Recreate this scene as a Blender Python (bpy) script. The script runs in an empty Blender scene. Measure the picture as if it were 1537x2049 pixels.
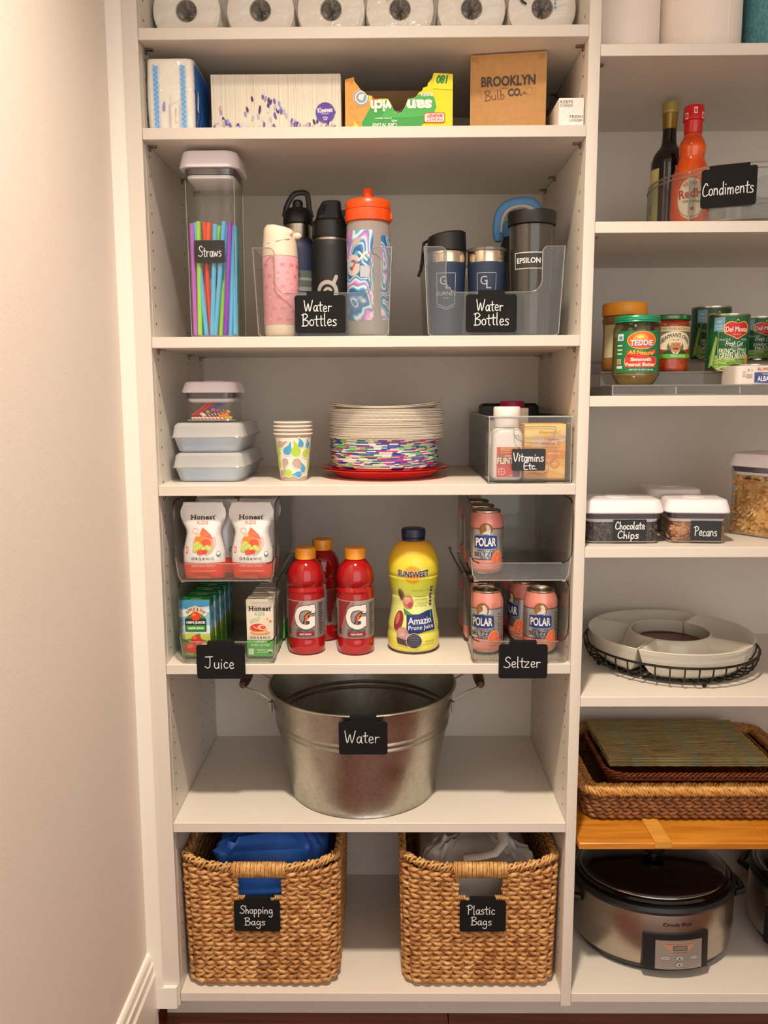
import bpy, bmesh, math, random
from mathutils import Vector, Matrix
from mathutils.geometry import tessellate_polygon
PI = math.pi
sin, cos = math.sin, math.cos
random.seed(7)
SC = bpy.context.scene
COL = SC.collection

# ------------------------------------------------------------------ camera
cam_data = bpy.data.cameras.new('camera')
cam_data.sensor_fit = 'HORIZONTAL'
cam_data.sensor_width = 36.0
cam_data.lens = 1635.5 / 1537 * 36.0
cam_data.clip_start = 0.05
cam = bpy.data.objects.new('camera', cam_data)
COL.objects.link(cam)
_R = Matrix.Rotation(math.radians(0.493), 3, 'Z') @ Matrix.Rotation(math.radians(-8.252), 3, 'X') @ Matrix.Rotation(math.radians(0.258), 3, 'Y')
_B = Matrix((_R.col[0], _R.col[2], -_R.col[1])).transposed()
cam.matrix_world = Matrix.Translation((0.4246, -1.4776, 1.2713)) @ _B.to_4x4()
SC.camera = cam

# ------------------------------------------------------------------ world, lamps, exposure
world = bpy.data.worlds.new('world')
SC.world = world
world.use_nodes = True
_bg = world.node_tree.nodes['Background']
_bg.inputs['Color'].default_value = (0.89, 0.84, 0.79, 1)
_bg.inputs['Strength'].default_value = 2.1
def area(name, loc, size, power, col, rot=(0, 0, 0), sy=None):
    l = bpy.data.lights.new(name, 'AREA')
    l.shape = 'DISK' if sy is None else 'RECTANGLE'
    l.size = size
    if sy: l.size_y = sy
    l.energy = power; l.color = col
    o = bpy.data.objects.new(name, l); COL.objects.link(o)
    o.location = loc; o.rotation_euler = rot
    return o
_sp = bpy.data.lights.new('downlight_beam', 'SPOT')
_sp.energy = 245; _sp.color = (1.0, 0.85, 0.67); _sp.spot_size = math.radians(103); _sp.spot_blend = 1.0; _sp.shadow_soft_size = 0.06
_so = bpy.data.objects.new('downlight_beam', _sp); COL.objects.link(_so)
_so.location = (0.42, -0.85, 2.735); _so.rotation_euler = (0, 0, 0)
SC.view_settings.view_transform = 'Standard'
SC.view_settings.look = 'None'
SC.view_settings.gamma = 1
SC.view_settings.use_curve_mapping = False
SC.view_settings.exposure = 0.0
SC.cycles.transparent_max_bounces = 32
SC.cycles.max_bounces = 10
SC.cycles.diffuse_bounces = 5
SC.cycles.caustics_refractive = False
SC.cycles.caustics_reflective = False

# ------------------------------------------------------------------ materials
def lin(h):
    h = h.lstrip('#')
    o = []
    for i in (0, 2, 4):
        c = int(h[i:i+2], 16) / 255
        o.append(c / 12.92 if c <= 0.04045 else ((c + 0.055) / 1.055) ** 2.4)
    return (*o, 1)
MATS = {}
def nt(name):
    m = bpy.data.materials.new(name); m.use_nodes = True
    t = m.node_tree
    return m, t, t.nodes['Principled BSDF']
def link(t, a, b): t.links.new(a, b)
def mat(name, hexc, rough=0.5, metal=0.0, coat=0.0, bump=0.0, bscale=60.0, var=0.0, vscale=20.0, hex2=None, spec=0.5, stretch=None, sss=0.0, trans=0.0):
    if name in MATS: return MATS[name]
    m, t, p = nt(name)
    N = t.nodes
    p.inputs['Base Color'].default_value = lin(hexc)
    p.inputs['Roughness'].default_value = rough
    p.inputs['Metallic'].default_value = metal
    p.inputs['Coat Weight'].default_value = coat
    p.inputs['Coat Roughness'].default_value = 0.08
    p.inputs['Specular IOR Level'].default_value = spec
    p.inputs['Transmission Weight'].default_value = trans
    if bump or var or hex2:
        tc = N.new('ShaderNodeTexCoord'); mp = N.new('ShaderNodeMapping')
        link(t, tc.outputs['Object'], mp.inputs['Vector'])
        if stretch: mp.inputs['Scale'].default_value = stretch
    if bump:
        n = N.new('ShaderNodeTexNoise'); n.inputs['Scale'].default_value = bscale; n.inputs['Detail'].default_value = 3
        link(t, mp.outputs['Vector'], n.inputs['Vector'])
        b = N.new('ShaderNodeBump'); b.inputs['Strength'].default_value = bump; b.inputs['Distance'].default_value = 0.002
        link(t, n.outputs['Fac'], b.inputs['Height']); link(t, b.outputs['Normal'], p.inputs['Normal'])
    if var or hex2:
        n2 = N.new('ShaderNodeTexNoise'); n2.inputs['Scale'].default_value = vscale; n2.inputs['Detail'].default_value = 4
        link(t, mp.outputs['Vector'], n2.inputs['Vector'])
        r = N.new('ShaderNodeValToRGB')
        c = lin(hexc); k = 1 - var
        r.color_ramp.elements[0].position = 0.38; r.color_ramp.elements[1].position = 0.62
        r.color_ramp.elements[0].color = c
        r.color_ramp.elements[1].color = lin(hex2) if hex2 else (c[0]*k, c[1]*k, c[2]*k, 1)
        link(t, n2.outputs['Fac'], r.inputs['Fac']); link(t, r.outputs['Color'], p.inputs['Base Color'])
    MATS[name] = m
    return m
def clear(name, tint='#F8F9F8', edge='#C6C6C2', base=0.0, rough=0.04, haze=0.0, hazecol='#FFFFFF', bump=0.0, bscale=40):
    """thin clear plastic: tinted straight-through light, fresnel gloss, denser towards grazing angles, optional milky haze"""
    if name in MATS: return MATS[name]
    m = bpy.data.materials.new(name); m.use_nodes = True
    t = m.node_tree; N = t.nodes; N.clear()
    out = N.new('ShaderNodeOutputMaterial')
    tr = N.new('ShaderNodeBsdfTransparent'); gl = N.new('ShaderNodeBsdfGlossy')
    gl.inputs['Roughness'].default_value = rough
    lw = N.new('ShaderNodeLayerWeight'); lw.inputs['Blend'].default_value = 0.5
    p5 = N.new('ShaderNodeMath'); p5.operation = 'POWER'; p5.inputs[1].default_value = 5
    link(t, lw.outputs['Facing'], p5.inputs[0])
    fr = N.new('ShaderNodeMath'); fr.operation = 'MULTIPLY_ADD'; fr.inputs[1].default_value = 0.7; fr.inputs[2].default_value = 0.025
    link(t, p5.outputs[0], fr.inputs[0])
    pw = N.new('ShaderNodeMath'); pw.operation = 'POWER'; pw.inputs[1].default_value = 4
    link(t, lw.outputs['Facing'], pw.inputs[0])
    mx = N.new('ShaderNodeMix'); mx.data_type = 'RGBA'
    mx.inputs['A'].default_value = lin(tint); mx.inputs['B'].default_value = lin(edge)
    link(t, pw.outputs[0], mx.inputs['Factor']); link(t, mx.outputs['Result'], tr.inputs['Color'])
    ad = N.new('ShaderNodeMath'); ad.operation = 'ADD'; ad.use_clamp = True; ad.inputs[1].default_value = base
    link(t, fr.outputs[0], ad.inputs[0])
    ms = N.new('ShaderNodeMixShader'); link(t, ad.outputs[0], ms.inputs[0])
    if haze:
        df = N.new('ShaderNodeBsdfDiffuse'); df.inputs['Color'].default_value = lin(hazecol)
        tl = N.new('ShaderNodeBsdfTranslucent'); tl.inputs['Color'].default_value = lin(hazecol)
        dm = N.new('ShaderNodeMixShader'); dm.inputs[0].default_value = 0.5
        link(t, df.outputs[0], dm.inputs[1]); link(t, tl.outputs[0], dm.inputs[2])
        hm = N.new('ShaderNodeMixShader'); hm.inputs[0].default_value = haze
        link(t, tr.outputs[0], hm.inputs[1]); link(t, dm.outputs[0], hm.inputs[2])
        link(t, hm.outputs[0], ms.inputs[1])
    else:
        link(t, tr.outputs[0], ms.inputs[1])
    link(t, gl.outputs[0], ms.inputs[2])
    if bump:
        tc = N.new('ShaderNodeTexCoord'); n = N.new('ShaderNodeTexNoise'); n.inputs['Scale'].default_value = bscale
        n.inputs['Detail'].default_value = 2; n.inputs['Distortion'].default_value = 1.35
        link(t, tc.outputs['Object'], n.inputs['Vector'])
        b = N.new('ShaderNodeBump'); b.inputs['Strength'].default_value = bump; b.inputs['Distance'].default_value = 0.01
        link(t, n.outputs['Fac'], b.inputs['Height'])
        for q in (gl, lw): link(t, b.outputs['Normal'], q.inputs['Normal'])
    link(t, ms.outputs[0], out.inputs[0])
    MATS[name] = m
    return m
def ink(h, rough=0.45):
    return mat('print_' + h.strip('#').lower() + ('' if rough == 0.45 else '_%d' % int(rough*100)), h, rough, var=0.03, vscale=200)

W_LAM = mat('white_laminate', '#DDD5CA', 0.42, bump=0.03, bscale=400, var=0.02, vscale=6)
W_PAINT = mat('white_wall_paint', '#E8DDD3', 0.75, bump=0.12, bscale=220, var=0.02, vscale=3)
W_TRIM = mat('white_trim_paint', '#EFEAE0', 0.35, bump=0.05, bscale=60)
DARK = mat('hole_shade', '#3A342C', 0.8, var=.1)
STEEL_PIN = mat('nickel_pin', '#8A7F72', 0.35, metal=0.9, var=.1)
CLEAR = clear('clear_plastic', haze=0.045, hazecol='#E8E4E0')  # slight haze stands in for a veil of reflected light
CLEAR_RIM = clear('clear_plastic_rim', '#DDDEDC', '#8E8C8A', 0.14, 0.12, haze=0.3, hazecol='#F2F0EA')
DARK_RIM = clear('clear_plastic_dark_edge', '#7C7672', '#2A2624', 0.08, 0.15)  # dark copy of the rim: refraction at bin edges put into the tint
LID = mat('white_lid_plastic', '#EDE6EA', 0.35, coat=0.2, var=0.02)
BLACKBOARD = mat('blackboard_matte', '#111112', 0.75, bump=0.08, bscale=500, var=0.15, spec=.25)
BLACK = mat('black_plastic', '#141414', 0.4, bump=.03, bscale=300, var=0.1)
CHALK = mat('chalk_white', '#E2E4E6', 0.8, var=0.12, vscale=300)

# ------------------------------------------------------------------ mesh gatherer
def rrect(hx, hy, r, n=5, z=0.0, cx=0.0, cy=0.0):
    r = max(min(r, hx - 1e-5, hy - 1e-5), 1e-5)
    pts = []
    for (sx, sy, a0) in ((1, -1, -PI/2), (1, 1, 0), (-1, 1, PI/2), (-1, -1, PI)):
        for i in range(n):
            a = a0 + (PI/2) * i / (n - 1)
            pts.append((cx + sx*(hx - r) + r*cos(a), cy + sy*(hy - r) + r*sin(a), z))
    return pts
def ell(a, b, n=32, z=0.0, cx=0.0, cy=0.0):
    return [(cx + a*cos(2*PI*i/n), cy + b*sin(2*PI*i/n), z) for i in range(n)]
class M:
    def __init__(s): s.v = []; s.f = []; s.m = []
    def add(s, vs, fs, m=0):
        b = len(s.v); s.v += [tuple(p) for p in vs]
        for f in fs: s.f.append([b + i for i in f]); s.m.append(m)
    def loft(s, secs, m=0, c0=True, c1=True, closed=False, mats=None):
        n = len(secs[0]); b = len(s.v)
        for q in secs: s.v += [tuple(p) for p in q]
        k = len(secs)
        for j in range(k if closed else k - 1):
            j2 = (j + 1) % k
            for i in range(n):
                i2 = (i + 1) % n
                s.f.append([b + j*n + i, b + j*n + i2, b + j2*n + i2, b + j2*n + i])
                s.m.append(mats[j] if mats else m)
        if not closed:
            if c0: s.f.append([b + i for i in reversed(range(n))]); s.m.append(mats[0] if mats else m)
            if c1: s.f.append([b + (k-1)*n + i for i in range(n)]); s.m.append(mats[-1] if mats else m)
        return s
    def box(s, x0, x1, y0, y1, z0, z1, m=0, b=0.0):
        cx, cy, hx, hy = (x0+x1)/2, (y0+y1)/2, (x1-x0)/2, (y1-y0)/2
        if b <= 0:
            q = [(x0,y0),(x1,y0),(x1,y1),(x0,y1)]
            return s.loft([[(x,y,z0) for x,y in q], [(x,y,z1) for x,y in q]], m)
        return s.loft([rrect(hx-b, hy-b, b, 3, z0, cx, cy), rrect(hx, hy, b, 3, z0+b, cx, cy),
                       rrect(hx, hy, b, 3, z1-b, cx, cy), rrect(hx-b, hy-b, b, 3, z1, cx, cy)], m)
    def lathe(s, prof, n=32, m=0, cx=0.0, cy=0.0, c0=True, c1=True, mats=None, sx=1, sy=1):
        return s.loft([ell(max(r, 1e-5)*sx, max(r, 1e-5)*sy, n, z, cx, cy) for r, z in prof], m, c0, c1, mats=mats)
    def tube(s, pts, r, n=8, m=0, closed=False, flat=1.0):
        P = [Vector(p) for p in pts]; k = len(P)
        secs = []; up = None
        for i in range(k):
            a = P[(i-1) % k] if (closed or i > 0) else P[i]
            c = P[(i+1) % k] if (closed or i < k-1) else P[i]
            t = (c - a)
            if t.length < 1e-9: t = Vector((0,0,1))
            t.normalize()
            if up is None:
                up = Vector((0,0,1)) if abs(t.z) < 0.9 else Vector((0,1,0))
            u = t.cross(up)
            if u.length < 1e-6: u = t.cross(Vector((1,0,0)))
            u.normalize(); w = u.cross(t); up = w
            rr = r[i] if isinstance(r, (list, tuple)) else r
            secs.append([tuple(P[i] + u*(rr*cos(2*PI*j/n)*flat) + w*(rr*sin(2*PI*j/n))) for j in range(n)])
        return s.loft(secs, m, closed=closed)
    def prism(s, poly, axis, a0, a1, m=0):
        """extrude a 2D polygon; axis x: poly=(y,z), axis y: poly=(x,z), axis z: poly=(x,y)"""
        def P(p, a): return (a, p[0], p[1]) if axis == 'x' else ((p[0], a, p[1]) if axis == 'y' else (p[0], p[1], a))
        n = len(poly); b = len(s.v)
        s.v += [P(p, a0) for p in poly] + [P(p, a1) for p in poly]
        s.f.append([b + i for i in range(n)]); s.m.append(m)
        s.f.append([b + n + i for i in reversed(range(n))]); s.m.append(m)
        for i in range(n):
            j = (i + 1) % n
            s.f.append([b+i, b+j, b+n+j, b+n+i]); s.m.append(m)
        return s
    def sphere(s, c, r, n=12, m=0, sx=1, sy=1, sz=1):
        prof = [(sin(PI*i/(n//2)), -cos(PI*i/(n//2))) for i in range(n//2 + 1)]
        secs = [[(c[0] + max(a, 1e-4)*r*sx*cos(2*PI*j/n), c[1] + max(a, 1e-4)*r*sy*sin(2*PI*j/n), c[2] + b*r*sz) for j in range(n)] for a, b in prof]
        return s.loft(secs, m)
    def xf(s, start, mtx):
        for i in range(start, len(s.v)): s.v[i] = tuple(mtx @ Vector(s.v[i]))
        return s
    def build(s, name, mats, parent=None, loc=(0,0,0), rot=(0,0,0), smooth=35, fix=True):
        me = bpy.data.meshes.new(name)
        me.from_pydata(s.v, [], s.f)
        if not isinstance(mats, (list, tuple)): mats = [mats]
        for q in mats: me.materials.append(q)
        me.polygons.foreach_set('material_index', s.m)
        if fix:
            bm = bmesh.new(); bm.from_mesh(me)
            bmesh.ops.recalc_face_normals(bm, faces=bm.faces)
            bm.to_mesh(me); bm.free()
        if smooth:
            me.polygons.foreach_set('use_smooth', [True]*len(me.polygons))
            me.set_sharp_from_angle(angle=math.radians(smooth))
        me.update()
        o = bpy.data.objects.new(name, me); COL.objects.link(o)
        o.location = loc; o.rotation_euler = rot
        if parent: o.parent = parent
        return o
def thing(name, label, cat, loc=(0,0,0), rotz=0.0, group=None, rot=None):
    o = bpy.data.objects.new(name, None); COL.objects.link(o)
    o.empty_display_size = 0.02
    o.location = loc; o.rotation_euler = rot if rot else (0, 0, rotz)
    o['label'] = label; o['category'] = cat
    if group: o['group'] = group
    return o
def tag(o, label, cat, group=None, kind=None):
    o['label'] = label; o['category'] = cat
    if group: o['group'] = group
    if kind: o['kind'] = kind
    return o
def dup(root, loc, rotz=None, label=None, group=None, rot=None):
    def cp(o, parent):
        c = o.copy(); COL.objects.link(c)
        if parent: c.parent = parent
        for ch in o.children: cp(ch, c)
        return c
    c = cp(root, None); c.location = loc
    if rotz is not None: c.rotation_euler = (0, 0, rotz)
    if rot is not None: c.rotation_euler = rot
    if label: c['label'] = label
    if group: c['group'] = group
    return c
def struct(o): o['kind'] = 'structure'; return o

# ------------------------------------------------------------------ flat print: shapes, lettering, handwriting
_TXT = {}
def text_tris(s, bold=0.0, shear=0.0, space=1.0):
    k = (s, bold, shear, space)
    if k in _TXT: return _TXT[k]
    c = bpy.data.curves.new('t', 'FONT'); c.body = s; c.size = 1; c.offset = bold; c.shear = shear
    c.space_character = space; c.resolution_u = 3; c.fill_mode = 'BOTH'
    o = bpy.data.objects.new('t', c)
    me = bpy.data.meshes.new_from_object(o)
    me.calc_loop_triangles()
    vs = [(v.co.x, v.co.y) for v in me.vertices]
    ts = [[vs[i] for i in t.vertices] for t in me.loop_triangles]
    bpy.data.objects.remove(o); bpy.data.curves.remove(c); bpy.data.meshes.remove(me)
    xs = [p[0] for t in ts for p in t]; ys = [p[1] for t in ts for p in t]
    x0, x1, y0, y1 = min(xs), max(xs), min(ys), max(ys)
    ts = [[((p[0]-x0)/(x1-x0) - .5, (p[1]-y0)/(y1-y0) - .5) for p in t] for t in ts]
    _TXT[k] = (ts, (x1-x0)/(y1-y0))
    return _TXT[k]
def smoothline(p, k=4):
    if len(p) < 3: return p
    out = []
    for i in range(len(p)-1):
        a = p[max(i-1, 0)]; b = p[i]; c = p[i+1]; d = p[min(i+2, len(p)-1)]
        for j in range(k):
            t = j/k
            out.append(tuple(.5*((2*b[q]) + (-a[q]+c[q])*t + (2*a[q]-5*b[q]+4*c[q]-d[q])*t*t + (-a[q]+3*b[q]-3*c[q]+d[q])*t**3) for q in (0, 1)))
    out.append(p[-1])
    return out
GL = {
 'S': (.5, [[(.48,.85),(.3,1),(.1,.85),(.15,.62),(.4,.42),(.42,.15),(.2,0),(-.05,.1)]]),
 't': (.3, [[(.13,.85),(.13,.1),(.24,0)], [(-.05,.55),(.32,.57)]]),
 'r': (.36, [[(.04,.5),(.05,0)], [(.05,.3),(.15,.47),(.32,.46)]]),
 'a': (.42, [[(.33,.45),(.17,.52),(.02,.28),(.08,.03),(.22,.05),(.33,.4)], [(.34,.5),(.34,.06),(.42,0)]]),
 'w': (.52, [[(0,.5),(.09,.0),(.22,.4),(.34,0),(.46,.5)]]),
 's': (.36, [[(.3,.46),(.15,.52),(.04,.38),(.26,.2),(.24,.03),(.0,.01)]]),
 'W': (.78, [[(0,1),(.16,0),(.36,.7),(.5,0),(.76,1)]]),
 'e': (.38, [[(.03,.24),(.3,.3),(.28,.48),(.12,.5),(.02,.22),(.14,0),(.34,.07)]]),
 'B': (.5, [[(.06,1),(.05,0)], [(-.05,.92),(.25,1.02),(.42,.8),(.1,.53)], [(.1,.53),(.46,.4),(.38,.05),(-.05,0)]]),
 'o': (.4, [[(.2,.5),(.05,.38),(.05,.1),(.2,0),(.33,.12),(.33,.4),(.2,.5)]]),
 'l': (.2, [[(.06,1),(.05,.08),(.13,0)]]),
 'V': (.52, [[(0,1),(.2,0),(.5,1)]]),
 'i': (.18, [[(.06,.5),(.06,0)], [(.08,.72),(.09,.76)]]),
 'm': (.62, [[(.02,.5),(.02,0)], [(.02,.3),(.16,.5),(.26,.36),(.27,0)], [(.27,.3),(.4,.5),(.5,.36),(.52,0)]]),
 'n': (.42, [[(.02,.5),(.02,0)], [(.02,.3),(.18,.5),(.3,.38),(.33,0)]]),
 'E': (.48, [[(.42,1),(.05,.97),(.05,.02),(.44,0)], [(.05,.5),(.36,.53)]]),
 'c': (.36, [[(.31,.43),(.15,.52),(.02,.27),(.12,.0),(.33,.07)]]),
 '.': (.15, [[(.05,0),(.06,.03)]]),
 'C': (.5, [[(.45,.82),(.3,1),(.06,.6),(.06,.15),(.26,0),(.5,.13)]]),
 'd': (.42, [[(.32,.4),(.16,.5),(.02,.25),(.12,0),(.32,.2)], [(.34,1),(.34,0)]]),
 'h': (.4, [[(.05,1),(.05,0)], [(.05,.3),(.2,.5),(.3,.36),(.32,0)]]),
 'b': (.42, [[(.05,1),(.05,0)], [(.05,.35),(.2,.5),(.34,.25),(.2,0),(.05,.08)]]),
 'p': (.4, [[(.04,.5),(.04,-.42)], [(.04,.4),(.24,.52),(.34,.26),(.2,0),(.04,.1)]]),
 'P': (.48, [[(.08,1),(.05,0)], [(-.1,.88),(.2,1.04),(.44,.82),(.3,.55),(.07,.5)]]),
 'J': (.55, [[(-.05,.98),(.5,1.0)], [(.3,1),(.28,.2),(.1,0),(-.1,.14)]]),
 'u': (.42, [[(.02,.5),(.03,.12),(.16,0),(.32,.14),(.34,.5)], [(.34,.5),(.35,0)]]),
 'z': (.4, [[(0,.48),(.31,.5),(.0,.02),(.34,0)]]),
 'g': (.42, [[(.32,.43),(.16,.52),(.02,.28),(.12,.05),(.32,.2)], [(.34,.5),(.34,-.25),(.18,-.44),(-.02,-.3)]]),
 ' ': (.25, []),
}
class D:
    """flat print; shapes in mm, (0,0) = bottom centre of the face"""
    def __init__(s): s.it = []
    def _a(s, tris, h, layer): s.it.append((layer, h, tris)); return s
    def poly(s, pts, h, layer=1):
        tri = tessellate_polygon([[Vector((p[0], p[1], 0)) for p in pts]])
        return s._a([[pts[i] for i in t] for t in tri], h, layer)
    def rect(s, x0, y0, x1, y1, h, layer=0, r=0):
        if r:
            return s.poly([(p[0], p[1]) for p in rrect((x1-x0)/2, (y1-y0)/2, r, 4, 0, (x0+x1)/2, (y0+y1)/2)], h, layer)
        return s._a([[(x0,y0),(x1,y0),(x1,y1)], [(x0,y0),(x1,y1),(x0,y1)]], h, layer)
    def ell(s, cx, cy, a, b, h, layer=1, rot=0, n=20):
        c, q = cos(rot), sin(rot); P = []
        for i in range(n):
            x, y = a*cos(2*PI*i/n), b*sin(2*PI*i/n); P.append((cx + x*c - y*q, cy + x*q + y*c))
        return s._a([[(cx, cy), P[i], P[(i+1) % n]] for i in range(n)], h, layer)
    def line(s, pts, w, h, layer=1, sm=True, cap=True):
        P = [tuple(p) for p in (smoothline(pts) if sm else pts)]
        P = [p for i, p in enumerate(P) if i == 0 or math.hypot(p[0]-P[i-1][0], p[1]-P[i-1][1]) > 1e-4]
        T = []; n = len(P)
        if n < 2: return s
        closed = n > 3 and math.hypot(P[0][0]-P[-1][0], P[0][1]-P[-1][1]) < 1e-3
        dirs = []
        for p, q in zip(P[:-1], P[1:]):
            L = math.hypot(q[0]-p[0], q[1]-p[1]); dirs.append(((q[0]-p[0])/L, (q[1]-p[1])/L))
        edge = []
        for i in range(n):
            d0 = dirs[i-1] if i > 0 else (dirs[-1] if closed else dirs[0]); d1 = dirs[i] if i < n-1 else (dirs[0] if closed else dirs[-1])
            mx, my = -(d0[1]+d1[1]), d0[0]+d1[0]; L = math.hypot(mx, my)
            if L < .3: mx, my, L = -d1[1], d1[0], 1.0
            k = w/2*min(2/L, 1.6); mx, my = mx/L*k, my/L*k
            edge.append(((P[i][0]+mx, P[i][1]+my), (P[i][0]-mx, P[i][1]-my)))
        for (a1, b1), (a2, b2) in zip(edge[:-1], edge[1:]): T += [[a1, b1, b2], [a1, b2, a2]]
        if cap and not closed:
            for p, d_ in ((P[0], (-dirs[0][0], -dirs[0][1])), (P[-1], dirs[-1])):
                th = math.atan2(d_[1], d_[0])
                T += [[p, (p[0]+w/2*cos(th-PI/2+k*PI/6), p[1]+w/2*sin(th-PI/2+k*PI/6)), (p[0]+w/2*cos(th-PI/2+(k+1)*PI/6), p[1]+w/2*sin(th-PI/2+(k+1)*PI/6))] for k in range(6)]
        return s._a(T, h, layer)
    def ring(s, cx, cy, r, w, h, layer=1, a0=0, a1=360, ry=None):
        ry = ry or r; n = 28
        return s.line([(cx + r*cos(math.radians(a0+(a1-a0)*i/n)), cy + ry*sin(math.radians(a0+(a1-a0)*i/n))) for i in range(n+1)], w, h, layer, sm=False)
    def text(s, t, cx, cy, w, hh, h, layer=2, bold=0.02, shear=0.0, rot=0.0, arc=None, space=1.0, wave=None):
        if 'M' in t and bold > 0:      # the built-in M breaks up when emboldened: overprint it instead
            o_ = bold*hh*.9
            for dx in (-o_, o_): s.text(t, cx + dx, cy, (w - 2*o_) if w else None, hh, h, layer, 0, shear, rot, arc, space, wave)
            return s
        ts, ar = text_tris(t, bold, shear, space)
        if w is None: w = hh*ar
        c, q = cos(rot), sin(rot); T = []
        for tr in ts:
            o = []
            for x, y in tr:
                x *= w; y *= hh
                if arc: x, y = (arc + y)*sin(x/arc), (arc + y)*cos(x/arc) - arc
                if wave: y += wave*sin(x/w*2*PI)
                o.append((cx + x*c - y*q, cy + x*q + y*c))
            T.append(o)
        return s._a(T, h, layer)
    def slab(s, cx, cy, w, hh, h, layer=2):
        """the word Honest in a slab-serif style"""
        x = cx - w/2; k = w/46.0; xh = hh*.72; yb = cy - hh/2
        for ch, lw in (('H', 11.5), ('o', 7.6), ('n', 8.6), ('e', 7.0), ('s', 5.8), ('t', 5.0)):
            lw *= k; ch_h = hh if ch in 'H' else (hh*.92 if ch == 't' else xh)
            s.text(ch, x + lw/2, yb + ch_h/2, lw*(.80 if ch in 'Hn' else .92), ch_h, h, layer, .035)
            if ch == 'H':
                for xx in (x + lw*.17, x + lw*.83):
                    for yy in (yb, yb + hh - hh*.11): s.rect(xx - 2.1*k, yy, xx + 2.1*k, yy + hh*.11, h, layer)
            if ch == 'n':
                for xx in (x + lw*.17, x + lw*.83): s.rect(xx - 1.7*k, yb, xx + 1.7*k, yb + hh*.10, h, layer)
                s.rect(x - .4*k, yb + xh - hh*.10, x + lw*.2, yb + xh, h, layer)
            x += lw + .08*k
        s.rect(cx + w/2 - .2*k, yb + hh*.8, cx + w/2 + 1.2*k, yb + hh, h, layer)
        return s
    def hand(s, t, cx, cy, w, hh, sw, h='chalk', layer=1, rot=0.0):
        x = 0; L = []
        rnd = random.Random(len(t)*7 + int(cx*3))
        for ch in t:
            adv, st = GL[ch]; dy = rnd.uniform(-.03, .03)
            for l in st: L.append([(x + p[0], p[1] + dy) for p in smoothline(l)])
            x += adv + .07
        xs = [p[0] for l in L for p in l]; x0, x1 = min(xs), max(xs)
        k = w/(x1-x0); c, q = cos(rot), sin(rot)
        for l in L:
            P = []
            for p in l:
                a, b = (p[0]-x0)*k - w/2, (p[1]-.5)*hh
                P.append((cx + a*c - b*q, cy + a*q + b*c))
            s.line(P, sw, h, layer, sm=False)
        return s
    def build(s, name, parent, fn, eps=0.00025, step=None, stepy=None, mats=None):
        """fn(u, v, h) in metres -> local point"""
        hexes = []; V = []; F = []; MI = []
        inc = min(.05, 1.6/max(len(s.it), 1))
        for ix, (layer, h, tris) in enumerate(s.it):
            layer = layer + ix*inc
            if h not in hexes: hexes.append(h)
            mi = hexes.index(h)
            if step or stepy:
                bm = bmesh.new()
                for t in tris:
                    try: bm.faces.new([bm.verts.new((p[0], p[1], 0)) for p in t])
                    except ValueError: pass
                xs = [v.co.x for v in bm.verts]; ys = [v.co.y for v in bm.verts]
                if step and xs:
                    k = math.floor(min(xs)/step) + 1
                    while k*step < max(xs):
                        bmesh.ops.bisect_plane(bm, geom=bm.verts[:]+bm.edges[:]+bm.faces[:], plane_co=(k*step,0,0), plane_no=(1,0,0)); k += 1
                if stepy and ys:
                    k = math.floor(min(ys)/stepy) + 1
                    while k*stepy < max(ys):
                        bmesh.ops.bisect_plane(bm, geom=bm.verts[:]+bm.edges[:]+bm.faces[:], plane_co=(0,k*stepy,0), plane_no=(0,1,0)); k += 1
                for f in bm.faces:
                    b = len(V); V += [fn(v.co.x/1000, v.co.y/1000, eps*(layer+1)) for v in f.verts]
                    F.append(list(range(b, len(V)))); MI.append(mi)
                bm.free()
            else:
                for t in tris:
                    b = len(V); V += [fn(p[0]/1000, p[1]/1000, eps*(layer+1)) for p in t]
                    F.append([b, b+1, b+2]); MI.append(mi)
        me = bpy.data.meshes.new(name); me.from_pydata(V, [], F)
        for h in hexes: me.materials.append(CHALK if h == 'chalk' else (MATS[h] if h in MATS else ink(h)))
        me.polygons.foreach_set('material_index', MI); me.update()
        o = bpy.data.objects.new(name, me); COL.objects.link(o)
        if parent: o.parent = parent
        return o
def plane_fn(y, x0=0, z0=0, rx=1):
    return lambda u, v, h: (x0 + u*rx, y - h, z0 + v)
def side_fn(x, y0, z0=0):
    """right-hand side face (+x), u runs towards the back"""
    return lambda u, v, h: (x + h, y0 + u, z0 + v)
def cyl_fn(R, z0=0, a0=0.0, rz=None):
    def f(u, v, h):
        r = (rz(z0 + v) if rz else R) + h
        a = a0 + u/R
        return (r*sin(a), -r*cos(a), z0 + v)
    return f
def prof_r(prof):
    def f(z):
        for (r0, z0), (r1, z1) in zip(prof[:-1], prof[1:]):
            if z0 <= z <= z1 and z1 > z0: return r0 + (r1-r0)*(z-z0)/(z1-z0)
        return prof[-1][0]
    return f
def chain(prof, k=5):
    """smooth a lathe profile"""
    return smoothline(prof, k)

# ================================================================== THE SETTING
Dp = 0.407          # shelf depth
TS = 0.0191         # board thickness
ZL = [1.8831, 1.7235, 1.3720, 1.1067, 0.7680, 0.4490, 0.0860]
ZR = [1.8518, 1.5644, 1.2652, 0.9897, 0.7031, 0.0860]
XR = 0.7809         # left inner face of the right-hand unit
def wall_x(z): return -0.0615 + (z - 0.1)*0.0052
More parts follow.
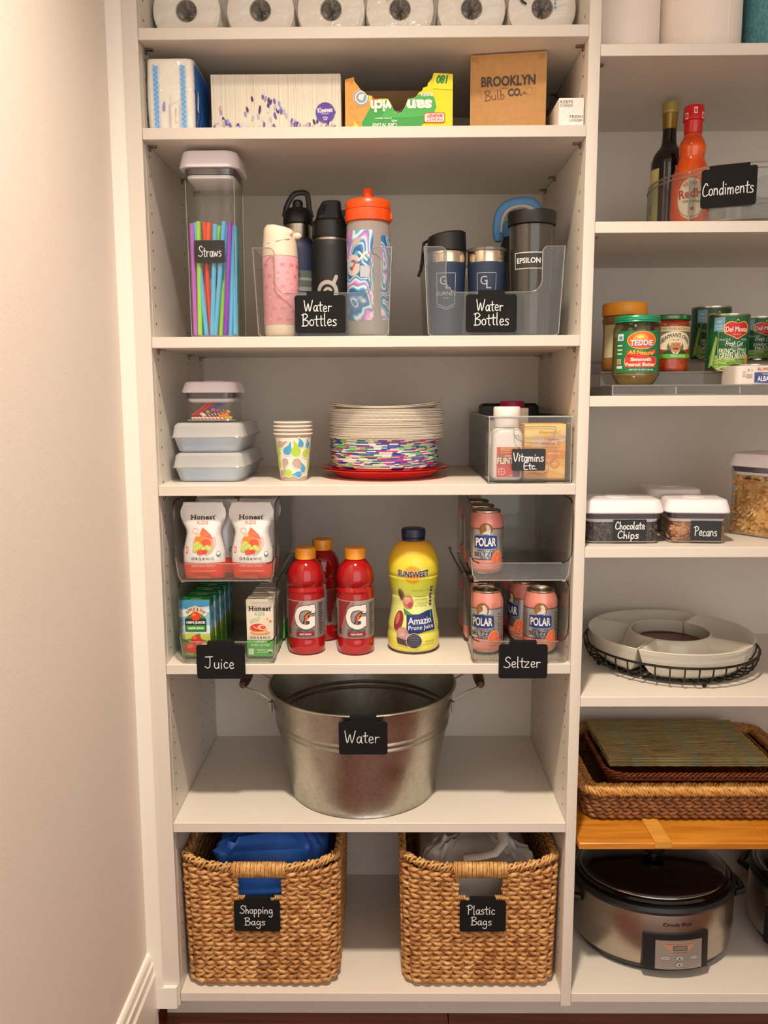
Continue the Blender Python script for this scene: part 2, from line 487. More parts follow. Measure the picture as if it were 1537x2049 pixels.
# floor planks
m, t, p = nt('wood_floor')
tc = t.nodes.new('ShaderNodeTexCoord'); mp = t.nodes.new('ShaderNodeMapping'); mp.inputs['Scale'].default_value = (1.2, 16, 16)
n = t.nodes.new('ShaderNodeTexNoise'); n.inputs['Scale'].default_value = 3; n.inputs['Detail'].default_value = 6
r = t.nodes.new('ShaderNodeValToRGB'); r.color_ramp.elements[0].color = lin('#4E2010'); r.color_ramp.elements[1].color = lin('#7A3A1C')
r.color_ramp.elements[0].position = .3; r.color_ramp.elements[1].position = .7
link(t, tc.outputs['Object'], mp.inputs[0]); link(t, mp.outputs[0], n.inputs[0]); link(t, n.outputs['Fac'], r.inputs[0]); link(t, r.outputs[0], p.inputs['Base Color'])
p.inputs['Roughness'].default_value = .3
WOODF = m
fl = struct(M().box(-0.09, 2.6, -3.2, 0.45, -0.06, -0.012).build('floor', mat('floor_gap', '#20100A', .8, var=.1)))
rnd = random.Random(3)
pl = {}
for j in range(32):
    y1 = 0.42 - j*0.11; x = -0.085 - rnd.random()*0.5
    while x < 2.55:
        L = rnd.choice((0.9, 1.1, 1.3)); xa, xb = max(x, -0.085), min(x+L, 2.55)
        if xb - xa > 0.05:
            k = (round(xb-xa, 2), 0)
            if k not in pl:
                pl[k] = M().box(0, xb-xa-0.0015, -0.1085, 0, -0.012, 0, b=0.0012).build('plank', WOODF, fl, (xa, y1, 0))
            else:
                o = pl[k].copy(); COL.objects.link(o); o.location = (xa, y1, 0)
        x += L
wl = M()
wl.loft([[(wall_x(0)-.08,-3.2,-.06),(wall_x(0),-3.2,-.06),(wall_x(0),.42,-.06),(wall_x(0)-.08,.42,-.06)],
         [(wall_x(2.78)-.08,-3.2,2.78),(wall_x(2.78),-3.2,2.78),(wall_x(2.78),.42,2.78),(wall_x(2.78)-.08,.42,2.78)]])
struct(wl.build('wall_left', W_PAINT, smooth=0))
struct(M().box(-0.14, 2.66, 0.425, 0.5, -.06, 2.78).build('wall_back', W_PAINT, smooth=0))
struct(M().box(2.6, 2.66, -3.2, 0.5, -.06, 2.78).build('wall_right', W_PAINT, smooth=0))
struct(M().box(-0.14, 2.66, -3.2, 0.5, 2.78, 2.85).build('ceiling', W_PAINT, smooth=0))
# baseboard along the left wall, with its moulded cap
bx = wall_x(.1)
pf = [(0,0),(.0155,0),(.0155,.131),(.0120,.137),(.0125,.155),(.0095,.1585),(.0085,.171),(.0055,.1765),(0,.1785)]
bb = M()
bb.loft([[(bx + a, y, b) for a, b in pf] for y in (-3.1, -0.0005)])
struct(bb.build('baseboard_left', W_TRIM, smooth=20))
# scribe moulding between wall and unit
tm = M()
def strip(zs, x0f, x1f, y0, y1, rr=0.006):
    secs = []
    for z in zs:
        a, b = x0f(z), x1f(z)
        secs.append([(a, y1, z), (a, y0, z), (b-rr, y0, z), (b-rr*.45, y0+rr*.12, z), (b-rr*.12, y0+rr*.45, z), (b, y0+rr, z), (b, y1, z)])
    return secs
xb = lambda z: -0.0311 + (z-0.1)*0.0036
tm.loft(strip([.1045, 2.4], lambda z: wall_x(z)+.0004, xb, -.0085, .004))
struct(tm.build('trim_1', W_TRIM, smooth=30))
t2 = M(); t2.loft(strip([.058, .1035], lambda z: -.0458, lambda z: -.0045, -.0095, -.0003, .004))
struct(t2.build('trim_2', W_TRIM, smooth=30))
# recessed downlight
lf = thing('downlight', 'round white recessed downlight in the ceiling before the shelves', 'lamp', (.42, -.85, 2.78))
M().lathe([(.075,-.001),(.11,-.0012),(.11,-.006),(.098,-.008),(.075,-.004)], 40, c0=False, c1=False).build('trim_ring', W_TRIM, lf)
m, t, p = nt('lamp_glow'); p.inputs['Emission Color'].default_value = (1,.82,.58,1); p.inputs['Emission Strength'].default_value = 6
M().lathe([(.0,-.0008),(.074,-.0012)], 32, c0=False, c1=False).build('bulb_face', m, lf)

# ================================================================== SHELVING UNITS
LU = thing('shelving_unit', 'tall white built-in shelving unit beside the left wall, juice and baskets in it', 'shelving', (0, 0, 0))
RU = thing('shelving_unit', 'white shelving unit at the right holding condiments, cans and slow cookers', 'shelving', (0, 0, 0))
fp = M(); fp.loft([[(xb(z)-.004, .0002, z), (-.0005, .0002, z), (-.0005, .016, z), (xb(z)-.004, .016, z)] for z in (.058, 2.4)])
fp.build('filler_strip', W_LAM, LU)
M().box(-.0195, 0, .0165, Dp+.012, .058, 2.4).build('side_panel', W_LAM, LU)
M().box(.7605, .7804, .0, Dp+.012, .058, 2.4, b=.0006).build('side_panel', W_LAM, LU)
M().box(1.5609, 1.5804, .0, Dp+.012, .0, 2.4).build('side_panel', W_LAM, RU)
M().box(.0, .7605, Dp+.0005, Dp+.012, .06, 2.4).build('back_panel', W_LAM, LU)
M().box(.7805, 1.5608, Dp+.0005, Dp+.012, .06, 2.4).build('back_panel', W_LAM, RU)
M().box(-.043, .7700, .05, .062, .0005, .0655).build('toe_kick', W_LAM, LU)
M().box(.7702, 1.5608, .05, .062, .0005, .0655).build('toe_kick', W_LAM, RU)
M().box(.0005, .7600, Dp-.016, Dp, .151, .225, b=.001).build('cleat', W_LAM, LU)
s0 = None
for x0, x1, zs, par in ((.0004, .7601, ZL + [2.25], LU), (.7809, 1.5604, ZR[:5] + [.086, 2.2], RU)):
    s0 = M().box(0, x1-x0, 0, Dp, -TS, 0, b=.0007).build('shelf', W_LAM, par, (x0, 0, zs[0]))
    for z in zs[1:]:
        o = s0.copy(); COL.objects.link(o); o.location = (x0, 0, z)
# shelf pins
pin = M(); pin.box(-.005, .009, -.0045, .0045, -.0032, -.0002, b=.0006); pin.box(-.005, -.002, -.0045, .0045, -.009, .0, b=.0006)
pin0 = None
def pins(par, xl, xr, zs):
    global pin0
    for z in zs:
        for y in (.036, .263, .366):
            for x, sg in ((xl + .005, 1), (xr - .005, -1)):
                if pin0 is None: o = pin0 = pin.build('shelf_pin', STEEL_PIN, par)
                else: o = pin0.copy(); COL.objects.link(o); o.parent = par
                o.location = (x, y, z - TS); o.rotation_euler = (0, 0, 0 if sg > 0 else PI)
pins(LU, 0, .7605, ZL[:6]); pins(RU, .7808, 1.5605, ZR[:5])
# peg holes, 32 mm system; flat discs, the holes' shade is in their colour
for par, xs in ((LU, ((0.0002, 1), (.7603, -1))), (RU, ((.7806, 1), (1.5607, -1)))):
    g = M()
    for x, sg in xs:
        z = .15
        while z < 2.2:
            for y in (.036, .263, .37):
                g.loft([[(x + sg*.0002, y + r_*cos(k*PI/3), z + r_*sin(k*PI/3)) for k in range(6)] for r_ in (.0026, .0016)], c0=False)
            z += .032
    g.build('peg_hole', DARK, par, smooth=0)['kind'] = 'stuff'

# ================================================================== ROW 1 : wrapped toilet rolls
PAPER = mat('white_tissue_paper', '#FBF6EE', .85, bump=.3, bscale=120, var=.03)
WRAP = clear('crinkled_film', '#FCFCFA', '#E4E4E2', .03, .14, haze=.16, hazecol='#F8F4EE', bump=1.0, bscale=30)
CORE = mat('grey_cardboard_core', '#B8B0A4', .8, var=.15)
def roll(name='toilet_roll'):
    R, Lr, rc = .0605, .1, .0195
    t = thing(name, '', 'toilet roll')
    g = M()
    g.lathe([(rc, 0), (R-.006, 0), (R-.0015, .0015), (R, .006), (R, Lr-.006), (R-.0015, Lr-.0015), (R-.006, Lr), (rc, Lr)], 40, c0=False, c1=False)
    g.xf(0, Matrix.Translation((0, 0, R)) @ Matrix.Rotation(-PI/2, 4, 'X'))
    g.build('paper', PAPER, t)
    g = M(); g.lathe([(rc, .0005), (rc, Lr-.0005), (rc-.0015, Lr-.0005), (rc-.0015, .0005), (rc, .0005)], 24, c0=False, c1=False)
    g.xf(0, Matrix.Translation((0, 0, R)) @ Matrix.Rotation(-PI/2, 4, 'X')); g.build('core', CORE, t)
    rr = random.Random(5)
    g = M(); n = 36
    secs = []
    for r_, dp_ in ((.0002, .016), (.006, .014), (.012, .010), (.0165, .006), (.0188, .0005), (.022, -.0008), (.034, -.0012), (.047, -.0010), (.056, -.0008), (.0600, .0008), (.0607, .004)):
        s_ = []
        for i in range(n):
            a = 2*PI*i/n
            cr_ = (rr.uniform(-.0035, .0035) + .003*sin(3*a)) if r_ < .018 else rr.uniform(-.0004, .0002)
            s_.append((r_*cos(a), dp_ + cr_, R + .0008 + r_*sin(a)))
        secs.append(s_)
    secs.append([(p_[0]*1.0, .03, p_[2]) for p_ in secs[-1]])
    g.loft(secs[4:], c0=False, c1=False)
    g.build('wrapper', WRAP, t)
    g = M(); g.loft(secs[:5], c0=False, c1=False)
    g.build('core_film', clear('core_film', '#E8E6E2', '#C8C6C2', .10, .12, haze=.62, hazecol='#D8D2C8', bump=1.0, bscale=60), t, smooth=0)
    return t
labs = ['wrapped toilet roll at the left end of the top shelf', 'second wrapped toilet roll from the left on the top shelf',
        'wrapped toilet roll with coloured dots printed above its core', 'fourth wrapped toilet roll from the left on the top shelf',
        'fifth wrapped toilet roll, second from the divider, on the top shelf', 'wrapped toilet roll beside the divider, black squiggle and coloured dots on it']
r0 = None
for i, x in enumerate((.065, .1963, .3215, .4435, .570, .6945)):
    if r0 is None: r0 = o = roll(); o.location = (x, .08, ZL[0])
    else: o = dup(r0, (x, .08, ZL[0]))
    o['label'] = labs[i]; o['group'] = 'wrapped toilet rolls on the top shelf'
    if i in (2, 5, 3):
        d = D()
        if i == 2: pts = [(-13+5*k, 82-abs(k-3)*.2, c) for k, c in enumerate(('#4A4A50','#8A8A92','#9A9AA0','#2A2A66','#E06A6A','#5BB4E8','#5BB4E8'))]
        elif i == 3: pts = [(-22, 86-5*k, c) for k, c in enumerate(('#E8A0A0','#9A9AA0','#3A3A86'))]
        else: pts = [(22, 92-6.5*k, c) for k, c in enumerate(('#6A6A6A','#8A8A92','#2A2A76','#E06A5A','#5BB4E8','#5BB4E8'))]
        for a, b, c in pts: d.ell(a, b, 2.4, 2.4, c, 1, n=10)
        if i == 5: d.line([(-44, 78), (-38, 74), (-36, 70), (-30, 66)], 4.5, '#2C2622', 1)
        d.build('print', o, plane_fn(-.0034))

# ================================================================== ROW 2
z2 = ZL[1]
# napkin pack
t = thing('napkin_pack', 'clear-wrapped pack of white napkins with blue stripes by the left panel', 'napkins', (.0455, .02, z2))
g = M(); hx, hy = .042, .06
secs = []
for k in range(9):
    q = k/8; z = .0 + q*.115; e = .97 + .03*sin(PI*q)
    secs.append(rrect(hx*e, hy*e, .012, 5, z + .0002, 0, hy))
for k, (e, dz) in enumerate(((.96, .004), (.8, .0075), (.4, .0095))): secs.append(rrect(hx*e, hy*e, .012*e, 5, .115 + dz, 0, hy))
g.loft(secs); g.build('napkin_stack', PAPER, t)
g = M(); rr = random.Random(2)
g.loft([[(p[0]*1.012 + rr.uniform(-.0003,.0003), (p[1]-hy)*1.01+hy + rr.uniform(-.0003,.0003), p[2]+.0004) for p in s_] for s_ in secs]); g.build('wrapper', WRAP, t)
d = D()
for x in (-24, 23):
    d.rect(x-5.5, 2, x+5.5, 108, '#BCD6EE', 0); d.rect(x-4, 2, x+4, 106, '#8FBDE6', 1)
    for k in range(13): d.line([(x-3.5, 4+8*k), (x+3.5, 8+8*k), (x-3.5, 12+8*k)], .9, '#4F93D6', 2, sm=False)
d.poly([(-14, 34), (-9, 34), (-9, 50), (-12, 47), (-14, 42)], '#8E8CC4', 1)
d.line([(0, 8), (0, 60)], .8, '#D8CBB8', 1); d.rect(-3, 6, -.8, 44, '#C6C4DA', 0); d.rect(8, 14, 9.5, 38, '#CDB9A8', 0); d.rect(18-3, 4, 17, 44, '#C9C9DE', 0)
d.build('print', t, plane_fn(-.0006))
d = D(); d.rect(4, 2, 116, 112, '#2C6FC4', 0); d.poly([(4, 2), (60, 2), (30, 60), (4, 70)], '#1D4E9C', 1)
d.poly([(14, 40), (22, 74), (30, 62), (24, 36)], '#E8EEF6', 1)
for k in range(6): d.line([(8+7*k, 8+9*(k % 3)), (14+7*k, 24+9*(k % 3))], 1.6, '#8FB6E8', 2, sm=False)
d.build('side_print', t, side_fn(.0427, .0))
# tissue box
t = thing('tissue_box', 'wide cream tissue box with purple leaf pattern and round purple logo', 'tissue box', (.224, .052, z2))
TB = mat('tissue_carton', '#E9E2D2', .6, var=.02)
M().box(-.1145, .1145, 0, .115, 0.0003, .104, b=.0008).build('carton', TB, t)
d = D(); rr = random.Random(11)
for k in range(95):
    x = -113 + k*2.4 + rr.uniform(-.6,.6); d.rect(x, .5, x + rr.uniform(.3, .9), 103, rr.choice(('#D3C8B2','#DCD3C0','#CABFA8')), 0)
cols = ('#4A3A86','#6C5CA8','#9A90C4','#5A2A50','#7FA3CC','#B9B2C8','#C9A0AE','#3C2E70','#D8D2DC')
for k in range(125):
    x = rr.uniform(-112, 110)
    hmax = 72*math.exp(-((x+30)/28)**2) + 42*math.exp(-((x+98)/16)**2) + 34*math.exp(-((x-10)/26)**2) + 24*math.exp(-((x-78)/26)**2) + 6
    y = rr.uniform(5, max(hmax, 6))
    d.ell(x, y+1, 2.3, 5.0, rr.choice(cols if x < 40 else cols[4:]), 1 + k % 3, rr.uniform(-.35, .35), n=9)
d.ell(87, 39, 17, 17, '#5B3FA0', 5, n=28); d.poly([(100, 33), (106, 40), (101, 44)], '#5B3FA0', 5)
d.text('Kleenex', 87, 43, 27, 8.5, '#F4EEF8', 6, .03, rot=.06); d.rect(80, 36, 93, 37.2, '#E0D8EC', 6); d.text('ultra', 87, 31, 9, 3, '#F4EEF8', 6); d.text('soft', 87, 27.5, 7, 3, '#F4EEF8', 6)
d.build('print', t, plane_fn(0))
# sandwich bag carton, upside down, torn open
t = thing('sandwich_bag_box', 'torn-open orange and green sandwich bag carton standing upside down', 'bag box', (.441, .05, z2))
BR = mat('inner_cardboard', '#8A6A44', .8, var=.2); CT = mat('yellow_carton', '#E9DF1E', .5, var=.05); CTO = mat('orange_carton', '#EFA24A', .5, var=.1)
hw, dep, ht = .0945, .085, .103
# front panel polygon (x mm, z mm) with the torn opening
tear = [(-94.5, .3), (94.5, .3), (94.5, 101), (61, 103), (58, 94), (51, 86), (50, 81), (43, 79), (40, 73), (35, 71), (31, 65), (26, 62), (16, 61), (12, 50), (5, 38), (-4, 37), (-10, 44), (-16, 56), (-20, 61), (-36, 61), (-44, 61), (-48, 66), (-56, 67), (-60, 72), (-67, 76), (-73, 84), (-78, 90), (-79, 97), (-94.5, 93)]
g = M(); g.prism([(a/1000, b/1000) for a, b in tear], 'y', 0, .0008); g.build('front_panel', CT, t, smooth=0)
g = M(); g.prism([(.0009, .0003), (dep, .0003), (dep, ht), (.0009, ht-.003)], 'x', hw-.0008, hw)
g.prism([(.0009, .0003), (dep, .0003), (dep, ht), (.0009, ht-.010)], 'x', -hw, -hw+.0008)
g.box(-hw+.0009, hw-.0009, dep-.0008, dep, .0003, ht); g.box(-hw+.0009, hw-.0009, .001, dep-.001, .0003, .0011)
g.build('carton', BR, t, smooth=0)
g = M(); g.box(hw-.0002, hw+.0003, .0012, dep-.001, .001, ht-.004, 0); g.box(-hw-.0003, -hw+.0002, .0012, dep-.001, .001, ht-.012, 1); g.build('side_print', [CT, CTO], t, smooth=0)
g = M(); rr = random.Random(4)
g.loft([[(-.07+.14*i/18, .01 + .02*abs(sin(i*.9)) + rr.uniform(0,.004), z) for i in range(19)] + [(.07-.14*i/18, .035, z) for i in range(19)] for z in (.002, .03, .05)])
g.build('plastic_bags', clear('bag_film', '#E8E6E0', '#A8A49C', .05, .2, haze=.4, hazecol='#E8E4DC'), t)
# carton print is upside down: draw in reading orientation (X right, Y up) then turn by 180 deg
def flip(u, v, h): return (-u, -h, .109 - v)
def inside(px, py):
    c = False; n = len(tear); j = n-1
    for i in range(n):
        (xi, yi), (xj, yj) = tear[i], tear[j]
        if (yi > py) != (yj > py) and px < (xj-xi)*(py-yi)/(yj-yi)+xi: c = not c
        j = i
    return c
def clipd(d):
    out = []
    for layer, h, tris in d.it:
        bm = bmesh.new()
        for q in tris:
            try: bm.faces.new([bm.verts.new((p[0], p[1], 0)) for p in q])
            except ValueError: pass
        for ax, lo, hi, stp in ((0, -94, 94, 1.5), (1, 6, 109, 1.5)):
            k = lo
            while k < hi:
                no = (1,0,0) if ax == 0 else (0,1,0); co = (k,0,0) if ax == 0 else (0,k,0)
                vs = [v.co[ax] for v in bm.verts]
                if vs and min(vs) < k < max(vs): bmesh.ops.bisect_plane(bm, geom=bm.verts[:]+bm.edges[:]+bm.faces[:], plane_co=co, plane_no=no)
                k += stp
        bmesh.ops.triangulate(bm, faces=bm.faces)
        keep = []
        for f in bm.faces:
            P = [(v.co.x, v.co.y) for v in f.verts]
            if all(inside(-(sum(p[0] for p in P)/3*.1 + p[0]*.9), 109 - (sum(p[1] for p in P)/3*.1 + p[1]*.9)) for p in P): keep.append(P)
        bm.free(); out.append((layer, h, keep))
    d.it = out; return d
d = D()
d.poly([(94, 5), (94, 109), (62, 109), (50, 60), (56, 30), (70, 5)], '#F0A04A', 0)          # orange bread side (left in the photo)
d.poly([(66, 5), (50, 30), (46, 62), (58, 109), (40, 109), (36, 50), (40, 20)], '#F0622A', 1)
d.poly([(60, 109), (74, 90), (80, 86), (86, 109)], '#C9D84A', 1)
d.poly([(60, 109), (66, 88), (50, 62), (20, 50), (-20, 46), (-52, 44), (-62, 56), (-62, 80), (-40, 92), (-34, 109)], '#3FA24A', 1)
d.poly([(20, 50), (-46, 40), (-62, 46), (-66, 62), (-60, 76), (-20, 80), (30, 80)], '#4CB454', 2)
rr = random.Random(9)
for k in range(40):
    a, b = rr.uniform(68, 92), rr.uniform(8, 98); d.ell(a, b, 1.3, .8, '#D9822E', 2, n=6)
d.ell(66, 46, 14, 14, '#EDE9DC', 3, n=24); d.ring(66, 46, 12.4, 1.2, '#4A6A8A', 4); d.ell(66, 46, 9, 9, '#8AA2B8', 4, n=20); d.poly([(60, 40), (64, 52), (72, 48), (70, 41)], '#EDE9DC', 5)
d.text('sand', -27, 60.5, 62, 21, '#F2F2EA', 4, .05); d.text('wich', 28, 60.5, 44, 21, '#F2F2EA', 4, .05)
d.text('RESEA', -48, 42, 22, 6, '#F2F2EA', 4, .03); d.text('180', -76, 17, 21, 14.5, '#2E8A3C', 3, .05, shear=.25)
d.poly([(-94, 8), (-60, 2), (-60, 32), (-94, 34)], '#F2E82A', 2)
d.text("with", 8, 86, 10, 5, '#DDF0DC', 4); d.text("'press zipper", 28, 81, 30, 4, '#DDF0DC', 4, shear=.3); d.text("Click 'N Lock", 26, 93, 44, 8, '#F2F2EA', 4, .03, shear=.25)
d.rect(-81, 72, -44, 89, '#E4462E', 3, r=3); d.rect(-79.5, 73.5, -45.5, 87.5, '#F4EFE6', 4, r=2.5); d.text('MARKET', -62.5, 83.5, 28, 5, '#D8402C', 5, .015); d.text('BASKET', -62.5, 77.5, 28, 5, '#D8402C', 5, .04)
clipd(d).build('print', t, flip)
# kraft bulb box
t = thing('kraft_box', 'brown kraft bulb carton with dark printed lettering, standing tall', 'box', (.634, .0600, z2), -.13)
KR = mat('kraft_card', '#C49258', .7, bump=.05, bscale=300, var=.08, vscale=90)
M().box(-.0665, .0665, 0, .1, .0003, .1385, b=.0008).build('carton', KR, t)
d = D(); K = '#4A382A'
d.text('BROOKLYN', 0, 92.5, 95, 17.5, K, 1, .035)
d.text('CO.', 12, 73, 25, 13.5, K, 1, .05); d.hand('Bulb', -24, 70, 34, 16, 1.5, '#7A4A24', 1, .06)
d.text('THE ONE', -6, 80.5, 12, 1.8, '#7A5C40', 1)
d.ring(37, 74, 6.5, .8, '#B07A48', 1); d.ell(28, 71, 2.2, 2.2, '#7A4A24', 1, n=10); d.line([(28, 71), (33, 70)], 1, '#8A5A34', 1)
d.line([(46, 68), (49, 74), (46, 80)], .6, '#C08A58', 1); d.line([(-47, 80), (-50, 73), (-47, 66)], .6, '#A87848', 1)
for sx in (-1, 1):
    for yy in (4, 134):
        sy = 1 if yy < 70 else -1
        d.ring(sx*57, yy+4*sy, 3, .9, '#A87844', 1); d.ell(sx*62, yy+3*sy, 2, 3.4, '#B28250', 1); d.ell(sx*54, yy+8*sy, 1.5, 1.5, '#B28250', 1, n=8)
d.line([(-65.8, 2), (-65.8, 137)], .5, '#D9AF7C', 1, sm=False)
d.ell(2, 122, .9, .7, '#8A5A34', 1, n=8)
d.build('print', t, plane_fn(0))
# cheese paper box
t = thing('cheese_paper_box', 'small white carton of cheese paper lettered in thin grey capitals', 'box', (.7365, .012, z2))
M().box(-.0215, .0215, 0, .11, .0003, .0475, b=.0006).build('carton', mat('white_carton', '#EFEAE2', .6, var=.02), t)
d = D(); c = '#6A6660'
d.text('KEEPS', -8.5, 41, 22, 5, c, 1, 0); d.text('CHEESE', -8.5, 35, 22, 4, c, 1, 0); d.text('FRESH', 8.5, 17, 22, 5, c, 1, 0); d.text('LONGER', 8.5, 11, 22, 4, c, 1, 0)
d.line([(-21, 5), (21, 46)], .25, '#D2CCC2', 1, sm=False)
d.build('print', t, plane_fn(0))

# ================================================================== blackboard signs
def sign(name, lines, loc, label, w=91, h=66, rotz=0.0, tilt=0.0, tabw=48, tabh=9, sw=1.6, hook=.010):
    """clip-on plate: plate front face at local y=0, bottom centre at origin; tab folds over an edge"""
    t = thing(name, label, 'sign', loc, rot=(tilt, 0, rotz))
    g = M(); secs = rrect(w/2000, h/2000, .005, 5)
    for y in ((0, .0016),):
        g.loft([[(a, y[0], b + h/2000) for a, b, c in secs], [(a, y[1], b + h/2000) for a, b, c in secs]])
    g.build('plate', BLACKBOARD, t)
    if tabw:
        g = M(); g.box(-tabw/2000, tabw/2000, .0002, .0016, h/1000-.001, (h+tabh)/1000); g.box(-tabw/2000, tabw/2000, .0002, hook, (h+tabh)/1000, (h+tabh)/1000+.0014)
        g.box(-tabw/2000, tabw/2000, hook, hook+.0014, h/1000-.010, (h+tabh)/1000+.0014); g.build('clip', BLACKBOARD, t, smooth=0)
    d = D()
    for L in lines: d.hand(*L[:5], L[5] if len(L) > 5 else sw)
    d.build('handwriting', t, plane_fn(0))
    return t

# ================================================================== ROW 3
z3 = ZL[2]
GSK = clear('grey_gasket', '#8A8096', '#4A4654', .12, .15, haze=.45, hazecol='#7E7690')
def pop_container(name, label, loc, hx, hy, h, lidh=.026, rotz=0, over=.008, cat='container', flare=.9, group=None):
    """clear square-shouldered container with a thick white pop lid, grey gasket and inner lip"""
    t = thing(name, label, cat, loc, rotz, group)
    r = min(hx, hy)*.32
    zl = h - lidh
    g = M()
    outer = [rrect(hx*flare-.004, hy*flare-.004, r*.8, 6, .0004), rrect(hx*flare, hy*flare, r, 6, .004), rrect(hx*flare, hy*flare, r, 6, zl*.78), rrect(hx, hy, r*1.1, 6, zl-.012 if zl > .05 else zl*.85), rrect(hx, hy, r*1.1, 6, zl)]
    g.loft(outer, c1=False)
    g.build('body', CLEAR, t)
    g = M(); g.tube([(p[0], p[1], .004) for p in outer[1]], .0014, 6, closed=True); g.build('base_rim', CLEAR_RIM, t)
    g = M(); H = over
    g.loft([rrect(hx+H-.001, hy+H-.001, r+H, 7, zl), rrect(hx+H, hy+H, r+H, 7, zl+.002), rrect(hx+H-.001, hy+H-.001, r+H, 7, zl+lidh*.3), rrect(hx+H-.0045, hy+H-.0045, r+H, 7, h-.0045), rrect(hx+H-.0062, hy+H-.0062, r+H-.002, 7, h-.0016), rrect(hx+H-.010, hy+H-.010, r+H-.004, 7, h), rrect(hx*.5, hy*.5, r*.5, 7, h+.0002)])
    g.build('lid', LID, t)
    g = M(); g.lathe([(min(hx,hy)*.42, h-.0002), (min(hx,hy)*.42, h+.0012), (min(hx,hy)*.38, h+.0016)], 28); g.build('button', LID, t)
    g = M(); g.loft([rrect(hx-.003, hy-.003, r, 6, zl-.010), rrect(hx-.0015, hy-.0015, r, 6, zl-.0005)]); g.build('gasket', GSK, t)
    g = M(); g.loft([rrect(hx-.010, hy-.010, r, 6, zl-.019), rrect(hx-.005, hy-.005, r, 6, zl-.0165), rrect(hx-.004, hy-.004, r, 6, zl-.0112)]); g.build('inner_lip', LID, t)
    return t
t = pop_container('straw_canister', 'tall clear canister of coloured straws with a white lid', (.1045, .082, z3), .0465, .0465, .325, .03, flare=.94)
g = M()
for sx_, sy_ in ((-1, -1), (1, -1), (1, 1)):  # added slim tubes, their pale tint imitates light along the corners
    g = M(); g.tube([(sx_*.0418, sy_*.0418, .004), (sx_*.0425, sy_*.0425, .15), (sx_*.0432, sy_*.0432, .275)], .0007, 5); g.build('corner_glint', CLEAR_RIM, t)
d = D(); d.rect(-27.5, 0, 27.5, 39, '#1E1E1C', 0, r=3); d.hand('Straws', 0, 20, 41, 18, 1.3)
d.build('label', t, plane_fn(-.0441, -.0035, .133))
STR = {}
def straw(x0, y0, x1, y1, L, colr):
    nm = 'straw_' + colr.strip('#')
    m_ = mat(nm, colr, .35, coat=.2, var=.05)
    dx, dy = x1-x0, y1-y0; z = math.sqrt(max(L*L-dx*dx-dy*dy, 1e-4))
    g = M(); pts = [(x0, y0, 0), (x0+dx*.5, y0+dy*.5, z/2), (x1, y1, z)]
    g.tube(pts, .0043, 10)
    o = g.build('straw', m_, None, (.1045, .082, z3+.0062)); return o
rr = random.Random(21)
SN = {'#9FE04C':'lime green', '#F0622E':'orange', '#5DB9E8':'sky blue', '#8B2FC0':'purple', '#C16BD0':'lilac', '#1F9E8A':'teal', '#E2442E':'red'}
spec = [(-.036,-.036,-.036,-.036,'#C16BD0'), (-.028,-.036,-.024,-.036,'#9FE04C'), (-.010,-.028,-.014,-.034,'#E2442E'), (-.022,-.024,-.006,-.032,'#F0622E'), (-.02,-.012,.012,-.03,'#9FE04C'),
        (-.028,-.026,.016,-.02,'#5DB9E8'), (.0,-.036,.022,-.036,'#5DB9E8'), (-.004,-.02,.026,-.024,'#5DB9E8'), (.018,-.036,.033,-.036,'#8B2FC0'), (.008,-.026,.022,-.012,'#9FE04C'),
        (.026,-.028,.037,-.024,'#5DB9E8'), (.034,-.01,.037,.004,'#1F9E8A'), (.03,.01,.036,.02,'#5DB9E8'), (-.018,.0,.002,-.006,'#C16BD0'), (-.03,-.014,-.012,-.02,'#F0622E'),
        (-.008,.01,-.004,.0,'#5DB9E8'), (.012,.0,.02,.01,'#1F9E8A'), (-.03,.012,-.02,.02,'#8B2FC0'), (.004,.03,.03,.032,'#9FE04C'), (-.012,.03,-.03,.034,'#5DB9E8'), (.02,.02,.014,.024,'#E2442E')]
spec += [(-.034,-.026,-.030,-.030,'#C16BD0'), (-.006,-.036,.006,-.036,'#5DB9E8'), (.024,-.018,.030,-.026,'#8B2FC0'), (-.016,-.036,-.030,-.034,'#5DB9E8'), (.036,-.034,.0375,-.012,'#5DB9E8'), (.0,-.01,-.008,-.02,'#F0622E')]
for a, b, c, e, colr in spec:
    o = straw(a, b, c, e, .198 + rr.uniform(-.003, .004), colr)
    tag(o, SN[colr] + ' plastic straw standing in the tall straw canister', 'straw', SN[colr] + ' straws in the canister')

